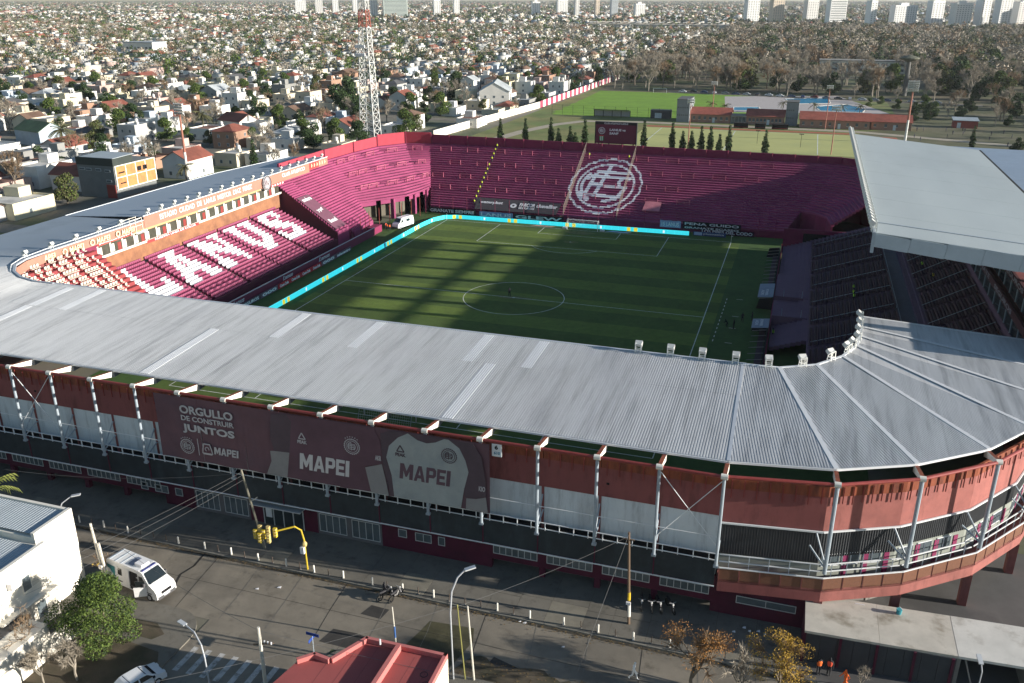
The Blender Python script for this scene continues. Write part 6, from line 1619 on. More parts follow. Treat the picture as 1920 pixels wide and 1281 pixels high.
for k,(x,y,c,lb) in enumerate(((-43.4,38.2,ORA,'person in an orange vest left of the white van'),(-42.6,37.8,ORA,'person in an orange vest at the white van nose'),(-44.1,38.9,(.8,.12,.05),'person in a red orange vest behind the others at the van'))): person(lb,(x,y,.03),R(30*k),'stand',(.03,.03,.04),(.02,.02,.03),'ambulance crew by the white van',c)
for x,y,z_,c,lb,po in ((45.0,48.6,.03,ORA,'person in an orange vest at the far end of the dugout','stand'),(46.1,48.4,.03,FLG,'person in a lime vest at the far end of the dugout','stand'),(45.6,12.8,.6,FLG,'person in a lime vest beside the pale lids','stand'),(45.6,-8.2,.6,FLG,'person in a lime vest behind the short dugout','stand'),(47.3,-4.6,.1,ORA,'person in orange at the tunnel mouth, nearest the pitch','crouch'),(48.4,-6,.1,ORA,'person in orange crouching in the middle of the tunnel','crouch'),(49.6,-6.2,.1,ORA,'person in orange deepest in the tunnel','crouch'),(57.3,4.4,5.4,FLG,'person in a lime vest above the tunnel, upper','stand'),(57.2,1.4,5.4,FLG,'person in a lime vest above the tunnel, middle','stand'),(57.2,-.6,5.4,FLG,'person in a lime vest above the tunnel, lower','stand'),(67.8,11,8.9,FLG,'person in a lime vest among the upper seats near the aisle','sit'),(68.6,3,9.3,(.7,.5,.05),'person in a lime and orange vest among upper seats','sit')):
    person(lb,(x,y,z_),R(90),po,(.03,.03,.04),(.02,.02,.03),None,c)
# white ambulance van in the far corner
av=thing('ambulance_van','white van standing on the grass in the terrace corner','van',(-41.2,42.2,.03),R(-105)); av.scale=(.95,.95,.95)
for ch in list(vn.children):
    nm=ch.name.split('.')[0]
    if nm in ('body','windscreen','side_window','door_window','headlight','bumper','wheel','roof_rib'):
        c=ch.copy(); COL.objects.link(c); c.parent=av
        for g_ in ch.children: q=g_.copy(); COL.objects.link(q); q.parent=c
# ------------------------------------------------------------------ sports ground and park beyond the far terrace
M_LIME=mat('training_grass',(.17,.31,.025),.95,.16,.3,col2=(.14,.26,.022),mix=(.06,.45,.65)); M_SYN=mat('pale_synthetic',(.42,.42,.16),.95,.1,.2,col2=(.37,.38,.15),mix=(.05,.45,.6))
M_DRY=mat('dry_grass',(.20,.19,.07),.95,.3,.12,col2=(.13,.17,.05),mix=(.05,.42,.6)); M_PATH=mat('beige_path',(.38,.33,.26),.95,.15,.4); M_TRK=mat('red_track',(.36,.10,.05),.9,.15,.4)
def sheet(name,pts,z_,m,parent=None):
    o=MB().face(*[(a,b,z_) for a,b in pts]).build(name,m,parent); 
    if parent is None: o['kind']='structure'
    return o
sheet('club_grounds',[(-79,95),(160,95),(260,470),(-73,470)],.0,M_DRY)
sheet('park_ground',[(-73,380),(420,380),(520,820),(-73,820)],.006,mat('park_earth',(.15,.125,.08),.95,.3,.08,col2=(.09,.105,.04),mix=(.03,.45,.6)))
sheet('lawn',[(68,95),(260,95),(360,470),(86,470),(86,262),(68,244)],.004,mat('dark_lawn',(.10,.105,.05),.95,.35,.08,col2=(.13,.115,.07),mix=(.04,.45,.6)))  # lawn beside the red court, a darker green and brown than the dry grass
tf=sheet('training_field',[(-66,262),(26,262),(26,378),(-69,378)],.01,M_LIME)
for k in range(7): sheet('mown_stripe',[(-68,270+k*16),(26,270+k*16),(26,278+k*16),(-68,278+k*16)],.016,mat('training_grass_b',(.155,.285,.025),.95,.15,.3),tf)
sheet('synthetic_pitch',[(-16,180),(66,180),(66,233),(-17,233)],.012,M_SYN)
for a,b in (((-10,232),(60,232)),((20,181),(20,232)),((52,181),(52,232)),((-10,181),(-10,232))): ribbon([a,b],.3,.02,M_LINE,'line',SC.objects['synthetic_pitch'])
ribbon([(-17,236.5),(66,237)],4,.014,M_TRK,'running_track',None)['kind']='structure'
ribbon([(-65,150),(-66,180),(-62,205),(-55,228),(-46,243),(-20,247.5),(66,245),(120,224),(150,205)],5,.018,M_PATH,'footpath',None)['kind']='structure'
sheet('red_court',[(75,232),(81,232),(82,218),(76,218)],.02,M_TRK)
sheet('pool_deck',[(3,368),(62,391),(84,312),(10,296)],.02,mat('pool_paving',(.42,.38,.37),.9,.12,.5))
M_WAT=mat('pool_water',(.03,.24,.42),.25,.15,.5,spec=.15)
for k,p in enumerate(([(35,366),(57,378),(58,350),(39,341)],[(50,333),(66,348),(74,328),(72,314),(53,315)],[(12,318),(24,322),(26,306),(13,304)])):
    o=sheet('pool',p,.03,M_WAT)
    for a,b in zip(p,p[1:]+p[:1]): MB().bar((*a,.06),(*b,.06),.5,.12).build('pool_edge',M_CREAM,o)
# boundary wall: white, then striped in maroon
bw_=place('boundary_wall','long white boundary wall with maroon stripes beside the training field','wall',(-80,300,0))
WP=[(-89,175),(-84,230),(-78.5,285)]
for a,b in zip(WP,WP[1:]): MB().wall([a,b],0,3.0,.3).build('wall_run',M_WHW,bw_)
y=285; k=0
while y<462:
    x0=-78.5+(y-285)*.02; MB().box(x0-.15,x0+.15,y,y+4.4,0,3.2).build('wall_panel',M_WHW if k%2 else mat('maroon_panel',(.33,.05,.10),.85,.15,.6),bw_); y+=4.45; k+=1
# training ground furniture
def tgoal(x,y,lb):
    g=place('goal',lb,'goal',(x,y,0),'goals on the training field')
    for dx in (-3.7,3.7): MB().bar((x+dx,y,0),(x+dx,y,2.5),.16).build('post',M_SW,g)
    MB().bar((x-3.78,y,2.5),(x+3.78,y,2.5),.16).build('crossbar',M_SW,g); MB().bar((x-3.7,y+1.5,0),(x+3.7,y+1.5,0),.08).build('ground_bar',M_SW,g)
tgoal(-34,376,'white goal at the tree end of the training field'); 
cf=place('field_fence','tall thin fence along the near edge of the training field','fence',(-40,262,0))
for k in range(14): MB().bar((-66+k*5,262,0),(-66+k*5,262,4.5),.1).build('fence_post',M_BLACK,cf)
m=MB(); 
for z_ in (1.2,2.3,3.4,4.4): m.bar((-66,262,z_),(-1,262,z_),.035)
m.build('fence_wires',M_BLACK,cf)
for nm,lb,x0,x1,y0,y1,h,c in (('field_shelter','open grey bench shelter facing the training field',-45.5,-29,258,261,3.6,(.12,.12,.12)),('field_hut','dark hut with a pale door beside the training field',-20,-11,262,266,3.4,(.09,.085,.09)),('grey_block','tall grey service block at the corner of the training field',-7,-1.5,252,266,9.5,(.22,.24,.26)),('grey_block','tall grey service block between red roofed changing rooms',38.5,43.5,256,266,9.5,(.22,.24,.26))):
    t=place(nm,lb,'building',((x0+x1)/2,y0,0))
    if nm=='field_shelter':
        MB().slab([(x0,y0,h),(x1,y0,h),(x1,y1,h-.6),(x0,y1,h-.6)],.15).build('roof',mat('shelter_roof',c,.8,.1,1),t)
        for k in range(5): x=x0+(x1-x0)*k/4; MB().box(x-.12,x+.12,y1-.3,y1,0,h-.6).build('post',M_BLACK,t)
        MB().box(x0,x1,y1-.2,y1-.1,.4,h-.8).build('back_panel',mat('pale_sheet2',(.35,.36,.36),.8,.1,1),t); MB().box(x0+.5,x1-.5,y1-1,y1-.5,.35,.5).build('bench',M_WOOD,t)
    else:
        MB().box(x0,x1,y0,y1,0,h).build('wall',mat('block_%s'%str(c),c,.85,.1,.6),t); MB().box(x0-.1,x1+.1,y0-.1,y1+.1,h,h+.25).build('roof',mat('shelter_roof',(.12,.12,.12)),t)
        if nm=='field_hut': MB().box(x0+2,x0+5,y0-.05,y0,.2,2.4).build('door',M_WHITEP,t)
        else:
            for j in range(2):
                for k in range(6 if x0<0 else 4): 
                    MB().box(x1-.02,x1+.05,y0+1+k*1.9,y0+2+k*1.9,2.8+j*3.2,3.5+j*3.2).build('window',M_GLASS,t); MB().box(x0+.4+k*.8,x0+.8+k*.8,y0-.05,y0,2.8+j*3.2,3.4+j*3.2).build('window',M_GLASS,t)
M_TILE=mat('red_tile',(.34,.10,.07),.85,.2,.8,col2=(.25,.075,.055),mix=(.3,.45,.65)); M_BRK=mat('pink_brick',(.36,.21,.16),.9,.15,.9)
def shed(label,x0,x1,y0,y1,h,rise,nw):
    t=place('changing_rooms',label,'building',((x0+x1)/2,y0,0),'red roofed changing rooms')
    MB().box(x0,x1,y0,y1,0,h).build('wall',M_BRK,t); ym=(y0+y1)/2
    for a,b in ((y0-.5,ym),(y1+.5,ym)): MB().slab([(x0-.4,a,h-.1),(x1+.4,a,h-.1),(x1+.4,b,h+rise),(x0-.4,b,h+rise)] if a<b else [(x1+.4,a,h-.1),(x0-.4,a,h-.1),(x0-.4,b,h+rise),(x1+.4,b,h+rise)],.15).build('roof_slope',M_TILE,t)
    for k in range(nw):
        x=x0+1.5+(x1-x0-3)*k/max(1,nw-1); w=MB().box(x-.5,x+.5,y0-.06,y0,h*.35,h*.7).build('window',M_GLASS,t); MB().box(x-.55,x+.55,y0-.09,y0-.06,h*.33,h*.36).build('sill',M_CREAM,w)
    MB().box(x0+(x1-x0)*.55,x0+(x1-x0)*.55+1.1,y0-.07,y0,0,2.1).build('door',M_WHITEP,t)
shed('red roofed changing rooms left of the glass entrance',-1.2,15.8,255,266,3.6,2.4,7); shed('red roofed changing rooms between entrance and grey block',22.5,38,255,266,3.6,2.4,9); shed('longest red roofed changing rooms by the tall floodlight',44.5,72,251,262,3.6,2.6,8); shed('short red roofed changing rooms at the end of the row',72.6,88,253.5,263,3.4,2.4,4)
en=place('glass_entrance','low glazed entrance between the red roofed changing rooms','building',(19,255,0)); MB().box(16,22.3,255,262,0,3.2).build('wall',mat('entrance_frame',(.3,.32,.33),.6,.1,1),en); MB().box(15.8,22.5,254,262,3.2,3.5).build('roof',M_CONC,en)
for k in range(4): MB().box(16.3+k*1.5,17.6+k*1.5,254.93,255,.1,2.8).build('pane',M_GLASS,en)
for k,(x0,x1) in enumerate(((18.4,24.2),(27,31.2),(33.8,40.2))):
    t=place('pitch_shelter','dark bench shelter by the pale pitch, %s'%('widest with red seats','narrowest of three','next to the grey block')[k],'shelter',(x0,242,0)); MB().box(x0,x1,242.6,243.4,0,2.0).build('back',M_BLACK,t); MB().slab([(x0,241.4,2.1),(x1,241.4,2.1),(x1,243.4,2.2),(x0,243.4,2.2)],.1).build('roof',M_BLACK,t); MB().box(x0+.3,x1-.3,242,242.5,.3,.5).build('bench',M_TUBE,t)
ht=place('brick_hut','small red brick hut with grey roof among the trees','building',(110,270,0)); MB().box(105.7,114.8,269.5,275,0,3.0).build('wall',mat('hut_red',(.3,.07,.06),.85,.1,.8),ht); MB().slab([(105.2,269,3.2),(115.2,269,3.2),(115.2,275.5,3.9),(105.2,275.5,3.9)],.2).build('roof',M_ZINC,ht); MB().box(107,108.4,269.4,269.5,0,2.2).build('door',M_WHITEP,ht)
sc=place('school_building','long white two storey school behind the bare trees','building',(80,570,0)); MB().box(52,112,566,580,0,8).build('wall',M_WHW,sc); MB().box(51.5,112.5,565.5,580.5,8,8.5).build('roof',M_CONC,sc)
for j in range(2):
    for k in range(10): MB().box(55+k*5.6,59+k*5.6,565.85,566,1.2+j*3.8,3.0+j*3.8).build('window',M_GLASS,sc)
# floodlight masts
def mast(label,x,y,h,nx,nz,two=False,r=.2):
    t=place('floodlight_mast',label,'floodlight',(x,y,0)); a=mat('mast_red',(.34,.14,.10),.6,.12,1); b=mat('mast_white',(.72,.72,.70),.6,.08,1)
    MB().tube([(x,y,0),(x,y,h*.45)],[r,r*.9],10).build('lower_shaft',b if two else a,t); MB().tube([(x,y,h*.45),(x,y,h)],[r*.9,r*.65],10).build('upper_shaft',a,t)
    w=nx*.62; f=MB()
    for j in range(nz): f.bar((x-w/2,y,h+.2+j*.8),(x+w/2,y,h+.2+j*.8),.1)
    for q in (-w/2,0,w/2): f.bar((x+q,y,h-.4),(x+q,y,h+nz*.8),.1)
    f.build('head_frame',M_RAIL,t)
    for j in range(nz):
        for i in range(nx): q=x-w/2+(i+.5)*w/nx; MB().bar((q,y-.1,h+.45+j*.8),(q,y-.4,h+.3+j*.8),.5,.55).build('lamp',mat('lamp_housing',(.6,.6,.58)),t)
mast('tall red and white floodlight mast near the red court',83,219.5,18.5,6,5,True,.45); mast('pale red floodlight mast behind the far terrace by a parapet',56.4,183,14.8,5,2); mast('pale red floodlight mast beside the cypresses',7,185,15.4,4,2); mast('red floodlight mast in front of the bare trees',7.1,264,15,4,2); mast('red floodlight mast in front of the longest red roof',54.8,249,16,4,2); mast('tall red and white mast with a lamp cluster behind the side stand',-124.2,72.5,19.5,5,4,True,.4)
for x,y in ((30.5,200),(46,196)): 
    t=place('pitch_lamp','short dark lamp post on the pale pitch beside %s'%('the lone cypress' if x<40 else 'the pale red mast'),'lamp',(x,y,0)); MB().bar((x,y,0),(x,y,4.6),.12).build('post',M_BLACK,t); MB().bar((x-.8,y,4.7),(x+.8,y,4.7),.3,.25).build('lamp_head',M_BLACK,t)
mt=place('mushroom_tower','dark concrete mushroom topped water tower among the bare trees','tower',(97,402,0)); MB().tube([(97,402,0),(97,402,18.5)],[1.3,1.1],12).build('shaft',mat('tower_grey',(.13,.13,.125),.9,.15,.5),mt); MB().lathe((97,402,18),[(1.2,0),(5.2,1.6),(5.2,2.2),(3,2.9),(.5,3.6)],16).build('cap',mat('tower_cap',(.13,.135,.10),.9,.2,.5),mt)
# lattice tower
lt=place('lattice_tower','tall red and white lattice mast rising from the houses','tower',(-113.3,169.7,0))
a_=mat('lattice_white',(.72,.72,.70),.6,.08,1); b_=mat('lattice_red',(.42,.13,.1),.6,.12,1); HT=62
for s in range(20):
    z0,z1=HT*s/20,HT*(s+1)/20; w0,w1=3.0-2.1*z0/HT,3.0-2.1*z1/HT; m=MB(); C0=[(-113.3+i*w0,169.7+j*w0,z0) for i,j in ((-1,-1),(1,-1),(1,1),(-1,1))]; C1=[(-113.3+i*w1,169.7+j*w1,z1) for i,j in ((-1,-1),(1,-1),(1,1),(-1,1))]
    for k in range(4):
        j=(k+1)%4; m.bar(C0[k],C1[k],.28); m.bar(C0[k],C1[j],.13); m.bar(C0[j],C1[k],.13); m.bar(C1[k],C1[j],.13)
    m.build('lattice_section',b_ if s in (13,14,17,18) else a_,lt)
for z_ in (30,33): MB().box(-116.6,-112,167.2,167.8,z_,z_+.25).build('platform',M_RAIL,lt); [MB().box(-116.4+i*.85,-115.8+i*.85,166.8,167.3,z_+.3,z_+1.3).build('lamp',M_SW,lt) for i in range(5)]
# cypresses
def cypress_proto(seed):
    g=np.random.default_rng(seed); C=[];Rr=[]
    for k in range(26): t=k/25; r=1.0*math.sin(math.pi*min(1,.12+t*.9))**.6*(1-.55*t); a=g.uniform(0,6.28); C.append((.3*r*math.cos(a),.3*r*math.sin(a),.6+9.2*t)); Rr.append(max(.3,r*.85))
    V,F=leaf_tris(C,Rr,160,.32,1.2,seed); return MB().tube([(0,0,0),(0,0,9)],[.16,.04],6).mesh('trunk',BARK),npmesh('crown',V,F,LEAF[1])
CP=[cypress_proto(1),cypress_proto(2)]
for k,(x,zt) in enumerate(((-59.5,9.6),(-50.1,9.9),(-40.7,10.3),(-37.4,7),(-33.3,7.6),(-28.1,10.2),(-6.4,10.9),(3.4,10.6),(6.9,7.5),(10.1,8.1),(13.3,9.5),(16.3,9.7),(19.6,7.3),(22.7,10.4),(34.7,9.0),(-31.2,5.8))):
    tree(CP[k%2],'cypress','dark slim cypress in the row behind the far terrace','tree',(x,168+(k%3),0),k,(1.55,1.55,zt/9.9),'cypresses behind the far terrace')
tree(CP[0],'cypress','dark slim cypress on the lawn right of the red court','tree',(104,208,0),1,(1.3,1.3,.85),None)
# trees of the park
BP=[bare_proto(15,6,50+i,TWIG if i!=2 else TWIG2,2.6) for i in range(4)]; LP=[leafy_proto(10,4.6,70+i,(0,1,1,3)[i],80,.42,.2) for i in range(4)]
LBL=[('bare_tree','tall leafless grey tree in the park behind the training ground','bare trees in the park'),('evergreen_tree','dark green leafy tree in the park','green trees in the park')]
gt=random.Random(5); n=0
def inpark(x,y): return not(45<x<118 and 470<y<588 and gt.random()<.85)
spots=[]
while len(spots)<250:
    y=gt.uniform(384,640); x=gt.uniform(-70,190)
    if gt.random()>(1 if y<480 else .6) or not inpark(x,y): continue
    spots.append((x,y))
spots.sort(key=lambda p:p[1])
for k,(x,y) in enumerate(spots):
    ev=gt.random()<(.55 if x>115 else .1)
    i=0 if not ev else 1; nm,lb,gp=LBL[i]; pr=gt.choice(LP if ev else BP)
    sc_=gt.uniform(1.0,1.5); zn='behind the training field' if x<-12 else 'beyond the swimming pools' if x<80 else 'around the mushroom tower' if x<118 else 'past the brick hut'
    dp='bordering the parked cars' if y<425 else 'deep in the wood'
    lb='%s %s tree %s %s'%('tall' if sc_>1.3 else 'middling' if sc_>1.14 else 'low',('dark green leafy' if ev else 'brown leafless' if pr is BP[2] else 'grey leafless'),dp,zn)
    tree(pr,nm,lb,'tree',(x,y,0),gt.uniform(0,6.28),sc_,gp,'crown' if ev else 'twigs')
for k,(x,y,s,i) in enumerate(((100,300,.55,0),(94,312,.6,1),(104,322,.5,0),(112,300,.6,1),(88,330,.5,0),(120,330,.7,1),(92,285,.45,1),(128,280,.5,1),(118,205,.55,1),(135,265,.6,0),(76,340,.4,0),(82,352,.4,0))): tree(LP[i],'evergreen_tree','low green tree near the swimming pools','tree',(x,y,0),k,s,'green trees by the pools')
for k in range(34): tree(gt.choice(LP[:3]) if k%2 else gt.choice(BP),'park_tree','%s tree right of the pools and red court'%('leafy dark' if k%2 else 'leafless pale'),'tree',(gt.uniform(98,190),gt.uniform(275,382),0),k,gt.uniform(.7,1.1),'trees right of the pools','crown' if k%2 else 'twigs')
for k,(x,y) in enumerate(((128,240),(134,232),(140,245),(124,285),(138,300),(146,225),(150,262),(116,345),(90,360),(70,372))): tree(BP[k%4],'bare_tree','leafless tree beside the lawn near the pools','tree',(x,y,0),k,.75,'bare trees by the pools','twigs')
PP=palm_proto(4.5,20,2.6,9,3)
for k,(x,y) in enumerate(((4,290),(11,283),(36,302),(62,296),(70,300),(50,300))): tree(PP,'palm_tree','palm tree beside the swimming pools','palm',(x,y,0),k,1.0,'palms by the pools','fronds')
# parked cars along the park road
sheet('park_road',[(-30,381),(130,358),(131,365),(-30,388)],.022,M_ASPH)
CC=[((.72,.73,.74),'white'),((.05,.05,.055),'black'),((.3,.31,.33),'grey'),((.5,.51,.53),'silver'),((.25,.03,.03),'dark red'),((.05,.08,.18),'dark blue')]
for k in range(24):
    c,nm=CC[gt.choice((0,0,1,2,3,3,4,5))]; x=-22+k*6.0; car('%s car parked under the bare trees by the park road'%nm,(x,385-.142*(x+30)+gt.uniform(-1.2,1.2),.02),R(-8)+gt.uniform(-.1,.1)+(math.pi/2 if k%4==3 else 0),c,'cars parked along the park road',1.0)
for k in range(16): person('person in dark clothes on the lawn beyond the main stand',(92+gt.uniform(-5,32),228+gt.uniform(-8,34),0),gt.uniform(0,6),'stand',(.04,.04,.06),(.03,.03,.04),'people on the lawn by the pools')
# ------------------------------------------------------------------ the city
CAM=np.array(cam.location); _F=np.array([math.sin(-.3146)*math.cos(.3721),math.cos(.3146)*math.cos(.3721),-math.sin(.3721)]); _R=np.array([math.cos(.3146),math.sin(.3146),0]); _U=np.cross(_R,_F)
def proj(P):
    d=np.asarray(P,float)-CAM; z_=d@_F; return 960+1652*(d@_R)/z_,640-1652*(d@_U)/z_,z_
LX=[-400,0,110,265,575,700,810,1160,1161,3000]; LYY=[470,440,412,360,292,262,250,250,150,150]
def seen(x,y,h=5,m=60):
    px,py,z_=proj(np.stack([x,y,np.full_like(x,h)],-1)); return (px>-m)&(px<1920+m)&(z_>10)&(py<np.interp(px,LX,LYY))
WC=[('white',(.72,.70,.66)),('cream',(.60,.53,.41)),('pale grey',(.42,.42,.41)),('pink',(.47,.35,.31)),('brick',(.33,.20,.14)),('grey',(.26,.26,.25)),('pale yellow',(.60,.55,.40)),('pale blue',(.42,.49,.56))]
WM=[mat('house_%s'%n.replace(' ','_'),c,.9,.14,.25,col2=tuple(v*.8 for v in c),mix=(.12,.5,.7)) for n,c in WC]
RC=[('red tiled',(.25,.085,.06)),('brown tiled',(.17,.105,.075)),('flat grey',(.34,.33,.31)),('flat white',(.60,.58,.54)),('zinc',(.40,.43,.45)),('dark',(.10,.10,.105)),('terracotta flat',(.26,.13,.095)),('green',(.10,.15,.08))]
RM=[mat('roof_%s'%n.replace(' ','_'),c,.85,.2,.3,col2=tuple(v*.72 for v in c),mix=(.2,.45,.65)) for n,c in RC]
M_TANK=mat('water_tank',(.66,.65,.62),.6,.1,1)
def house(label,x,y,w,d,h,roof,wm,rm,group,rz=0,wins=2,tank=True,g=random):
    t=thing('house',label,'house',(x,y,0),rz,group); W,D=w/2,d/2
    MB().box(-W,W,-D,D,0,h).build('wall',wm,t)
    if roof=='gable':
        r_=w*.28; m=MB()
        for a,b in ((-W-.4,0),(W+.4,0)):
            q=[(a,-D-.3,h-.15),(a,D+.3,h-.15),(b,D+.3,h+r_),(b,-D-.3,h+r_)]; MB().slab(q if a>0 else q[::-1],.16).build('roof_slope',rm,t)
        for s in (-D+.02,D-.02): MB().face((-W,s,h),(W,s,h),(0,s,h+r_-.05)).face((0,s+.001,h+r_-.05),(W,s+.001,h),(-W,s+.001,h)).build('gable_wall',wm,t)
    elif roof=='hip':
        r_=w*.24; a=[(-W-.4,-D-.4,h),(W+.4,-D-.4,h),(W+.4,D+.4,h),(-W-.4,D+.4,h)]; e=[(0,-D+W,h+r_),(0,D-W,h+r_)] if D>W else [(0,-.1,h+r_),(0,.1,h+r_)]
        for f in ((a[0],a[1],e[0]),(a[1],a[2],e[1],e[0]),(a[2],a[3],e[1]),(a[3],a[0],e[0],e[1])): MB().face(*f).build('roof_slope',rm,t)
    else:
        MB().box(-W+.2,W-.2,-D+.2,D-.2,h-.05,h+.06).build('roof',rm,t)
        for q in ((-W,W,-D,-D+.2),(-W,W,D-.2,D),(-W,-W+.2,-D+.2,D-.2),(W-.2,W,-D+.2,D-.2)): MB().box(*q,h,h+.55).build('parapet',wm,t)
        if g.random()<.55: t['label']=t['label']+', roof room'; MB().box(-W+.6,-W+.6+w*.4,D-.5-d*.3,D-.5,h,h+2.5).build('roof_room',wm,t)
        if tank and g.random()<.6: 
            t['label']=t['label']+', water tank'; bx,by=g.uniform(-W+1,W-1),g.uniform(-D+1,D-1); MB().lathe((bx,by,h+.9),[(.6,0),(.65,1.0),(.25,1.35)],10).build('water_tank',M_TANK,t); MB().box(bx-.6,bx+.6,by-.6,by+.6,h,h+.92).build('tank_base',wm,t)
    for s in range(max(1,int(h//2.9))):
        for k in range(wins):
            xx=-W+w*(k+.7)/(wins+.4); f=MB().box(xx-.5,xx+.5,-D-.05,-D+.02,.9+s*2.9,2.1+s*2.9).build('window',M_WINF,t); MB().box(xx-.42,xx+.42,-D-.07,-D-.04,.98+s*2.9,2.02+s*2.9).build('pane',M_GLASS,f)
        yy_=g.uniform(-D+1.2,D-1.2); f=MB().box(W-.02,W+.05,yy_-.5,yy_+.5,.9+s*2.9,2.1+s*2.9).build('window',M_WINF,t); MB().box(W+.04,W+.07,yy_-.42,yy_+.42,.98+s*2.9,2.02+s*2.9).build('pane',M_GLASS,f)
    return t
# landmark houses near the side stand
G=random.Random(3)
ob=place('apartment_block','grey three storey block with a raw orange brick end wall','building',(-133,55,0))
MB().box(-140,-128,47.5,63.5,0,8.6).build('wall',mat('block_grey',(.17,.18,.18),.9,.12,.5),ob); MB().box(-140.1,-127.9,47.4,55,8.6,10.6).build('attic',mat('attic_dark',(.04,.05,.045),.85,.15,.6),ob); MB().slab([(-139,47.6,10.7),(-127.9,47.6,10.7),(-127.9,56,10.9),(-139,56,10.9)],.15).build('roof',M_ZINC,ob)
M_OB=mat('raw_orange_brick',(.50,.24,.09),.9,.16,1.2,col2=(.42,.19,.08),mix=(.4,.45,.65))
for j in range(2):
    for k in range(4): MB().box(-128,-127.75,48+k*3.9,51.7+k*3.9,2.4+j*3.1,5.35+j*3.1).build('brick_bay',M_OB,ob)
for k in range(5): MB().box(-127.98,-127.7,47.75+k*3.9,48.05+k*3.9,2.2,8.6).build('concrete_frame',M_CREAM,ob)
for j in range(3): MB().box(-127.98,-127.68,47.8,63.4,2.2+j*3.1,2.42+j*3.1).build('concrete_frame',M_CREAM,ob)
for y,z0,z1,w_ in ((50,6.4,6.8,2.4),(50.2,3.6,3.9,2.2),(57,6.0,7.2,1.6),(59.3,6.0,7.2,1.6)): MB().box(-127.76,-127.7,y-w_/2,y+w_/2,z0,z1).build('window',M_BLACK,ob)
for x,z0 in ((-138.4,7.2),(-136.2,7.1),(-133,7.1),(-130,6.9),(-130,4.2)): f=MB().box(x-.9,x+.9,47.4,47.5,z0,z0+.7).build('window',M_WINF,ob); MB().box(x-.8,x+.8,47.36,47.42,z0+.1,z0+.6).build('pane',M_GLASS,f)
MB().box(-131,-128.1,47.3,47.5,0,3.6).build('garage_door',M_TUBE,ob)
house('white gabled house with dark red roof left of the grey block',-146.5,56,9,15,4.6,'gable',WM[0],RM[0],None,R(90),3,False,G); house('pale green shop with flat roof and maroon side facing the stand',-139.5,25,12,13,3.6,'flat',WM[6],RM[3],None,0,2,False,G); house('low house with brown sheet roof beside the bright green tree',-141,13,12,10,3.2,'gable',WM[2],RM[1],None,R(90),2,False,G); house('white house with orange tiled gable right of the orange brick wall',-131,82,9,12,5.6,'gable',WM[0],RM[0],None,0,2,False,G); house('white house with green pitched roof at the far left street',-223,118,10,16,5.5,'gable',WM[7],RM[7],None,R(75),2,False,G); house('white house with bright red tiled roof and lit gable below the lattice mast',-170,166,9,14,5.2,'gable',WM[0],RM[0],None,R(70),2,False,G); house('large pale house with long grey roof beside the boundary wall',-106,298,15,24,7,'gable',WM[0],RM[4],None,R(15),3,False,G); house('pink walled flat house behind the white gabled house',-150,104,8,10,4.2,'flat',WM[3],RM[3],None,0,1,False,G)
SPEC=[(-134,55),(-146,56),(-139,25),(-141,13),(-131,82),(-223,118),(-170,166),(-106,298),(-150,104),(-113,170)]
# lots of the street grid
cx,cy=np.meshgrid(np.arange(-1900,1300,10.6),np.arange(12,1500,15.5)); cx=cx.ravel(); cy=cy.ravel()
ix=np.round((cx+1900)/10.6).astype(int); iy=np.round((cy-12)/15.5).astype(int)
keep=(ix%10!=0)&(iy%7!=0)
cx=cx+rng.uniform(-1,1,len(cx)); cy=cy+rng.uniform(-2,2,len(cy))
park=(cx>-84-(cy<200)*14)&(cy<820); mid=(cx>-60)&(cy<1500)&(cy>=820)
keep&=~park&(~mid|(rng.random(len(cx))<.35))&seen(cx,cy)&(np.hypot(cx,cy)>100)
keep&=~((cx>-127)&(cy<92))
for a,b in SPEC: keep&=~((np.abs(cx-a)<13)&(np.abs(cy-b)<14))
NZ=lambda x,y: np.sin(x*.013+1.3)+np.sin(y*.016+.9*np.sin(x*.006))+np.sin((x+y)*.021+.5)+.7*np.sin((x-1.7*y)*.034)
occ=rng.random(len(cx))+.16*np.clip(NZ(cx,cy),-1,2); tr=keep&(occ>.66); hs=keep&(occ<=.66)
HX,HY=cx[hs],cy[hs]; dist=np.hypot(HX-CAM[0],HY-CAM[1]); o_=np.argsort(dist); HX,HY,dist=HX[o_],HY[o_],dist[o_]
NI=285
RT=['gable','hip','flat','flat','flat','flat','shed']
for k in range(min(NI,len(HX))):
    x,y=float(HX[k]),float(HY[k]); rt=G.choice(('gable','hip','flat','flat','flat','flat','flat','flat')); wi=G.choice((0,0,0,0,0,1,1,2,3,4,5,6,7)); ri=G.choice((0,0,1,5,4)) if rt!='flat' else G.choice((2,3,3,4,6))
    st2=G.random()<.35; h=G.uniform(5.6,6.6) if st2 else G.uniform(2.9,3.8)
    house('%s %s house with %s %s roof'%(('two storey' if st2 else 'single storey'),WC[wi][0],RC[ri][0].replace('flat ','').replace(' flat',''),{'gable':'gabled','hip':'hipped','flat':'flat'}[rt]),x,y,G.uniform(7.6,9.6),G.uniform(9,14),h,rt,WM[wi],RM[ri],'houses in the streets beyond the side stand',G.choice((0,0,math.pi/2*.0,.03,-.03)),G.choice((1,2)),True,G)
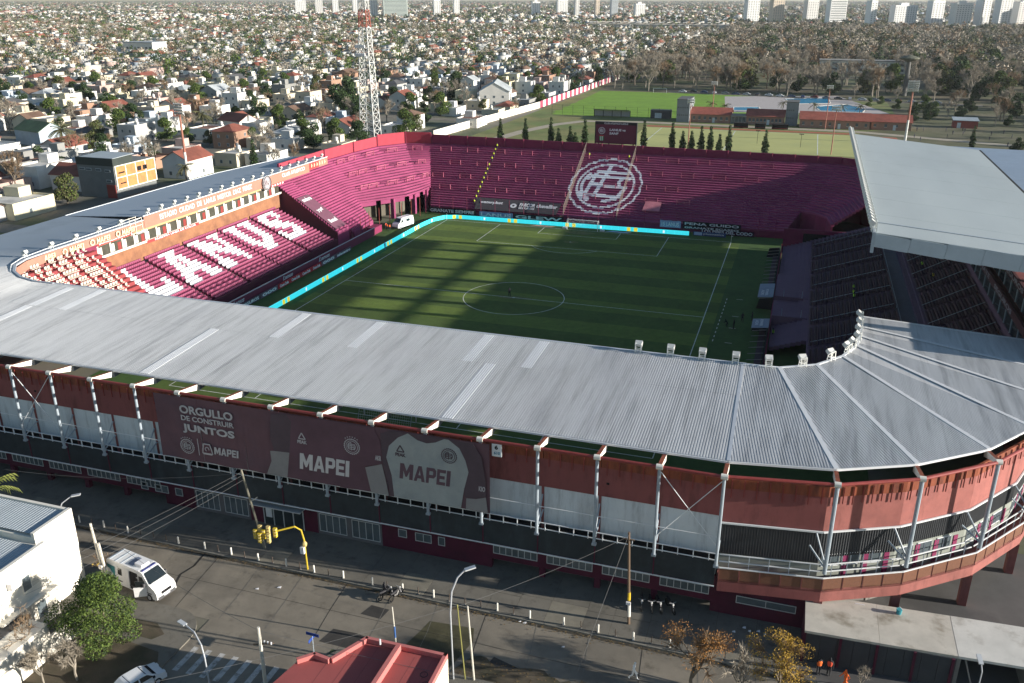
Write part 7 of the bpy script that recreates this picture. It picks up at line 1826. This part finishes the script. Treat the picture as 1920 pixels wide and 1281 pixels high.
def city_mass(X,Y,sx,sy,hlo,hhi,name,win=False,seed=1):
    g=np.random.default_rng(seed); n=len(X); w=g.uniform(.6,.95,n)*sx/2; d=g.uniform(.5,.95,n)*sy/2; h=np.where(g.random(n)<.3,g.uniform(hhi*.7,hhi,n),g.uniform(hlo,hlo*1.3,n))
    V,F=npboxes(np.stack([X,Y,h/2],-1),np.stack([w,d,h/2],-1)); MI=np.repeat(g.choice([0,0,0,0,1,1,2,2,2,3,4,5,5,7],n),6)
    # roofs: thin slab or low gable
    rmi=8+g.choice([0,1,2,2,2,3,3,3,3,3,4,4,4,5,5,6],n); gb=(rmi<10); V2,F2=npboxes(np.stack([X,Y,h+.1],-1),np.stack([w+.1,d+.1,np.full(n,.15)],-1))
    V2=V2.reshape(n,8,3); cxx=X[:,None]; up=V2[:,4:].copy(); up[gb,:,0]=cxx[gb]+(up[gb,:,0]-cxx[gb])*.06; up[gb,:,2]+=(w[gb]*.5)[:,None]; V2[:,4:]=up; V2=V2.reshape(-1,3)
    # rooftop rooms and tanks
    q=g.random(n)<.6; m=q.sum(); ww=np.stack([w[q]*.35,d[q]*.35,np.full(m,1.1)],-1); V3,F3=npboxes(np.stack([X[q]+g.uniform(-.5,.5,m)*w[q],Y[q]+g.uniform(-.5,.5,m)*d[q],h[q]+1.1],-1),ww)
    Vs=[V,V2,V3]; Fs=[F,F2,F3]; Ms=[MI,np.repeat(rmi,6),np.repeat(g.choice([0,0,1,2],m),6)]
    if win:
        for s in range(2):
            px=X+g.uniform(-.6,.6,n)*w; a,b=npboxes(np.stack([px,Y-d,np.minimum(h-.9,1.6+s*2.9*(h>5))],-1),np.stack([np.full(n,.55),np.full(n,.06),np.full(n,.6)],-1)); Vs.append(a);Fs.append(b);Ms.append(np.full(len(b),16))
            py=Y+g.uniform(-.6,.6,n)*d; a,b=npboxes(np.stack([X+w,py,np.minimum(h-.9,1.6+s*2.9*(h>5))],-1),np.stack([np.full(n,.06),np.full(n,.55),np.full(n,.6)],-1)); Vs.append(a);Fs.append(b);Ms.append(np.full(len(b),16))
    off=np.cumsum([0]+[len(v) for v in Vs[:-1]]); F=np.concatenate([f+o for f,o in zip(Fs,off)])
    return obj(name,npmesh(name,np.concatenate(Vs),F,WM+RM+[M_GLASS],np.concatenate(Ms)),None,'dense low houses of the city filling the distance' if not win else 'packed white and red roofed houses of the farther streets','houses',None,'stuff')
city_mass(HX[NI:],HY[NI:],10.6,15.5,3.2,7,'far_houses',True,2)
gx,gy=np.meshgrid(np.arange(-4200,2600,19),np.arange(1500,3600,34)); gx=gx.ravel()+rng.uniform(-5,5,gx.size); gy=gy.ravel()+rng.uniform(-8,8,gy.size); kk=seen(gx,gy)&(rng.random(len(gx))<.42-.14*NZ(gx*.5,gy*.5)); city_mass(gx[kk],gy[kk],16,22,3.5,9,'distant_houses',False,3)
gx=rng.uniform(-8000,4500,15000); gy=3600+rng.uniform(0,1,15000)**1.3*7000; kk=seen(gx,gy); city_mass(gx[kk],gy[kk],30,36,4,12,'horizon_houses',False,4)
# street surfaces between the blocks
stt=MB()
for i in range(10,300,10):
    x=-1900+i*10.6
    if x<-125: stt.face((x-3.5,20,.005),(x+3.5,20,.005),(x+3.5,1500,.005),(x-3.5,1500,.005))
for j in range(0,95,7):
    y=12+j*15.5
    stt.face((-1900,y-3.5,.009),(-100 if y<820 else 900,y-3.5,.009),(-100 if y<820 else 900,y+3.5,.009),(-1900,y+3.5,.009))
stt.build('city_streets',M_ASPH,kind='structure')
# trees between the houses: the nearer ones singly
TX,TY=cx[tr],cy[tr]; ex=rng.random(len(HX))<.55; sx_=cx[seen(cx,cy)&~park&(cx<-84)&((ix%10==0)|(iy%7==0))&(rng.random(len(cx))<.55)]; sy_=cy[seen(cx,cy)&~park&(cx<-84)&((ix%10==0)|(iy%7==0))&(rng.random(len(cx))<.55)]; sy_=sy_[:len(sx_)]; sx_=sx_[:len(sy_)]; TX=np.concatenate([TX,HX[ex]+5.3]); TY=np.concatenate([TY,HY[ex]+rng.uniform(-7,7,ex.sum())])
td=np.hypot(TX-CAM[0],TY-CAM[1]); o_=np.argsort(td); TX,TY=TX[o_],TY[o_]
KND=[('garden_tree','rounded green garden tree among the houses'),('garden_tree','dark green garden tree among the houses'),('bare_street_tree','leafless brown street tree among the houses')]
for k in range(240):
    q=G.random(); i=2 if q<.42 else 1 if q<.7 else 0; nm,lb=KND[i]
    pr=BP[G.choice((0,2,3))] if i==2 else LP[(0,1)[i]] if G.random()<.6 else LP[(3,2)[i]]
    lb='%s %s %s'%(lb,'just behind the side stand' if TY[k]<130 else 'around the lattice mast' if TX[k]>-190 and TY[k]<260 else 'toward the boundary wall' if TX[k]>-190 else 'beyond the green roofed house','')
    lb=lb.strip()
    tree(pr,nm,lb,'tree',(float(TX[k]),float(TY[k]),0),G.uniform(0,6),G.uniform(.5,1.0),'%s in the streets'%('bare trees' if i==2 else 'garden trees'),'twigs' if i==2 else 'crown')
PT=palm_proto(8.5,34,4.2,15,3)
for x,y,s,lb in ((-196,100.7,1.0,'tall palm with a thick yellow green crown above the houses'),(-193,89,.55,'low spreading palm next to the tall palm'),(-122,69,.62,'palm behind the roof edge right of the orange brick wall'),(-181,158,.9,'palm beside the red and white mast')): tree(PT,'palm_tree',lb,'palm',(x,y,0),x,s,None,'fronds')
for x,y,s,i,lb in ((-157,233,1.7,1,'big dark pine like tree left of the lattice mast'),(-150,222,1.45,1,'big dark tree just in front of its taller neighbour'),(-136,38,.8,3,'yellow green willow in front of the grey block'),(-146,5,.95,0,'bright green bushy tree at the edge of the side stand roof'),(-113,240,1.0,0,'round green tree right of the lattice mast'),(-186,103,.8,3,'olive green tree beside the tall palm')): tree(LP[i],'garden_tree',lb,'tree',(x,y,0),x,s,None)
tree(CP[1],'cypress','single dark cypress behind the roof of the side stand','tree',(-117,96,0),0,(1.6,1.6,.95),None)
def tree_mass(X,Y,hh,rr,n,size,name,seed,thin=False,mats=None,lab='trees scattered between the distant houses'):
    g=np.random.default_rng(seed); m=len(X); kind=g.choice(len(mats),m); h=hh*g.uniform(.6,1.2,m); r=rr*g.uniform(.6,1.2,m)
    d=g.normal(size=(m,n,3)); d/=np.linalg.norm(d,axis=2)[...,None]; p=d*(g.uniform(.15,1,(m,n,1))**.4)*np.stack([r,r,h*.42],-1)[:,None]; p[...,0]+=X[:,None]; p[...,1]+=Y[:,None]; p[...,2]+=(h*.55)[:,None]
    a=g.normal(size=(m,n,3)); a[...,2]*=.6; a/=np.linalg.norm(a,axis=2)[...,None]; b=np.cross(a,g.normal(size=(m,n,3))); b/=np.linalg.norm(b,axis=2)[...,None]+1e-9
    s=size*g.uniform(.6,1.5,(m,n,1)); tw=.3 if thin else .8
    V=np.stack([p-a*s*.5-b*s*.4*tw,p+a*s*.5-b*s*.4*tw,p+b*s*.7],2).reshape(-1,3); F=np.arange(len(V)).reshape(-1,3)
    return obj(name,npmesh(name,V,F,mats,np.repeat(kind,n)),None,lab,'trees',None,'stuff')
TM=[LEAF[0],LEAF[1],LEAF[1],TWIG,TWIG2,LEAF[3],TWIG]
tree_mass(TX[240:],TY[240:],10.5,4.9,100,1.05,'street_trees',6,False,TM)
gx=rng.uniform(-4000,2400,15000); gy=rng.uniform(1450,3600,15000); kk=seen(gx,gy,8)&(rng.random(len(gx))<.6+.25*NZ(gx*.5,gy*.5)); tree_mass(gx[kk],gy[kk],12,8,20,4.0,'distant_trees',7,False,TM,'grey green trees among the distant houses')
gx=rng.uniform(-8000,4500,26000); gy=3600+rng.uniform(0,1,26000)*7000; kk=seen(gx,gy,8); tree_mass(gx[kk],gy[kk],14,16,8,10,'horizon_trees',8,False,TM,'trees and roofs merging at the horizon')
gx=rng.uniform(-75,700,3600); gy=rng.uniform(470,1450,3600); kk=seen(gx,gy,8)&(gx<gy*.62)&~((gx>30)&(gx<125)&(gy>470)&(gy<590))&~((gx>-90)&(gx<190)&(gy<640)&(rng.random(3600)<.5)); tree_mass(gx[kk],gy[kk],15,6.2,170,1.5,'park_woods',9,True,[TWIG,TWIG,TWIG2,LEAF[1],LEAF[3],TWIG],'dense bare and evergreen wood of the park')
# towers of the skyline
def tower(label,px,wpx,hm,Y,c,style,dm=16):
    d_=_F+_R*(px-960)/1652; d_=d_/d_[1]; X=CAM[0]+d_[0]*(Y-CAM[1]); w=wpx/1652*(Y-CAM[1])/math.cos(.3146)*.95
    t=thing('tower_block',label,'tower block',(X,Y,0),R(32),'tower blocks on the skyline'); w*=.8; X=Y=0; m=mat('tower_%.2f_%.2f'%c[:2],c,.85,.08,.02)
    MB().box(X-w/2,X+w/2,Y,Y+dm,0,hm).build('wall',m,t); MB().box(X-w*.2,X+w*.15,Y+4,Y+10,hm,hm+4).build('lift_room',m,t)
    nf=int(hm/3.1)
    if style=='band':
        for f in range(1,nf): MB().box(X-w*.46,X+w*.46,Y-.3,Y,f*3.1,f*3.1+1.3).build('window_band',M_GLASS,t)
    else:
        n=max(2,int(w/5))
        for f in range(1,nf,1):
            for k in range(n):
                if (k+f)%1==0: x=X-w/2+w*(k+.5)/n; MB().box(x-w/n*.2,x+w/n*.2,Y-.3,Y,f*3.1,f*3.1+1.1).build('window',M_GLASS,t)
        MB().box(X+w/2,X+w/2+.4,Y+3,Y+6,4,hm-2).build('stair_strip',mat('tower_grey2',(.3,.31,.32),.8,.1,.05),t)
W1,W2,W3,W4=(.8,.79,.77),(.72,.7,.67),(.6,.5,.4),(.5,.53,.56)
for a in (('wide office block with green white banding on the skyline',770,58,62,2094,(.5,.56,.52),'band'),('slim white tower left of the banded office block',735,16,66,2110,W1,'w'),('pale tower at the left of the skyline cluster',615,26,42,2600,W1,'w'),('second pale tower of the skyline cluster',645,18,48,2550,W2,'w'),('third pale tower beside the lattice mast',672,14,52,2500,W1,'w'),('narrow white tower behind the lattice mast',705,14,60,2450,W1,'w'),('square white tower right of the banded office block',838,16,46,2250,W1,'w'),('tall thin white tower right of the office block',870,13,64,2300,W1,'w'),('short white block in the middle of the skyline',1000,18,40,2500,W1,'w'),('broad white block in the middle of the skyline',1043,24,44,2600,W1,'w'),('slim white tower right of the skyline middle',1067,9,60,2500,W2,'w'),('tan slab tower before the white twin blocks',1100,9,44,2400,W3,'w'),('grey glass tower near the sawtooth factory',1128,15,60,2450,W4,'band'),('low white twin block behind the factory',1170,22,36,2300,W1,'w'),('white tower above the bare park trees',1355,28,48,1780,W1,'w'),('orange and white striped tower above the park trees',1396,26,54,1900,W3,'w'),('cream stepped tower block above the park trees',1452,26,46,1900,W2,'w'),('blue glass fronted white tower block',1494,38,58,1750,W1,'band'),('narrow white slab tower beside the grey block',1552,14,46,1650,W1,'w'),('long low white block of flats',1605,52,38,1690,W1,'w'),('white flats with rounded top beside the long block',1657,28,46,1700,W1,'w'),('grey white flats below the tallest white tower',1700,38,42,1640,W2,'w'),('tall white tower with an orange poster side',1735,22,66,1660,W1,'w'),('white tower with grid windows at the right',1768,27,56,1640,W1,'w'),('pale low block behind the unfinished tower',1800,32,44,1700,W2,'w'),('unfinished tan tower with a dark scaffolded top',1842,36,60,1600,W3,'w'),('white tower at the right edge of the skyline',1880,26,50,1650,W1,'w'),('last white tower block at the frame of the skyline',1912,26,56,1620,W2,'w')): tower(*a)
fx=place('sawtooth_factory','long white sawtooth roofed factory behind the park','factory',(-170,1400,0)); MB().box(-330,-20,1400,1460,0,9).build('wall',WM[2],fx)
for k in range(24):
    x=-330+k*13; MB().slab([(x,1398,9),(x+12.8,1398,12.5),(x+12.8,1462,12.5),(x,1462,9)],.4).build('sawtooth_roof',RM[3] if k%3 else RM[4],fx)
ch=place('white_hall','large white hall with a row of windows among the houses','building',(-545,560,0)); MB().box(-560,-528,560,580,0,12).build('wall',WM[0],ch); MB().box(-560.5,-527.5,559.5,580.5,12,12.8).build('roof',RM[4],ch)
for k in range(7): MB().box(-557+k*4.2,-554.6+k*4.2,559.8,560,6.5,8.5).build('window',M_GLASS,ch)
# ------------------------------------------------------------------ haze: a closed box of thin even air
hz=MB().box(-9500,9500,-420,14500,-1.5,85)
hm=bpy.data.materials.new('haze'); hm.use_nodes=True; hn=hm.node_tree
for n_ in list(hn.nodes):
    if n_.type!='OUTPUT_MATERIAL': hn.nodes.remove(n_)
pv_=hn.nodes.new('ShaderNodeVolumePrincipled'); pv_.inputs['Color'].default_value=(.86,.9,.96,1); pv_.inputs['Density'].default_value=HAZE; pv_.inputs['Anisotropy'].default_value=.3
hn.links.new(pv_.outputs[0],[n_ for n_ in hn.nodes if n_.type=='OUTPUT_MATERIAL'][0].inputs['Volume'])
if HAZE>0: hz.build('haze',hm,kind='stuff')
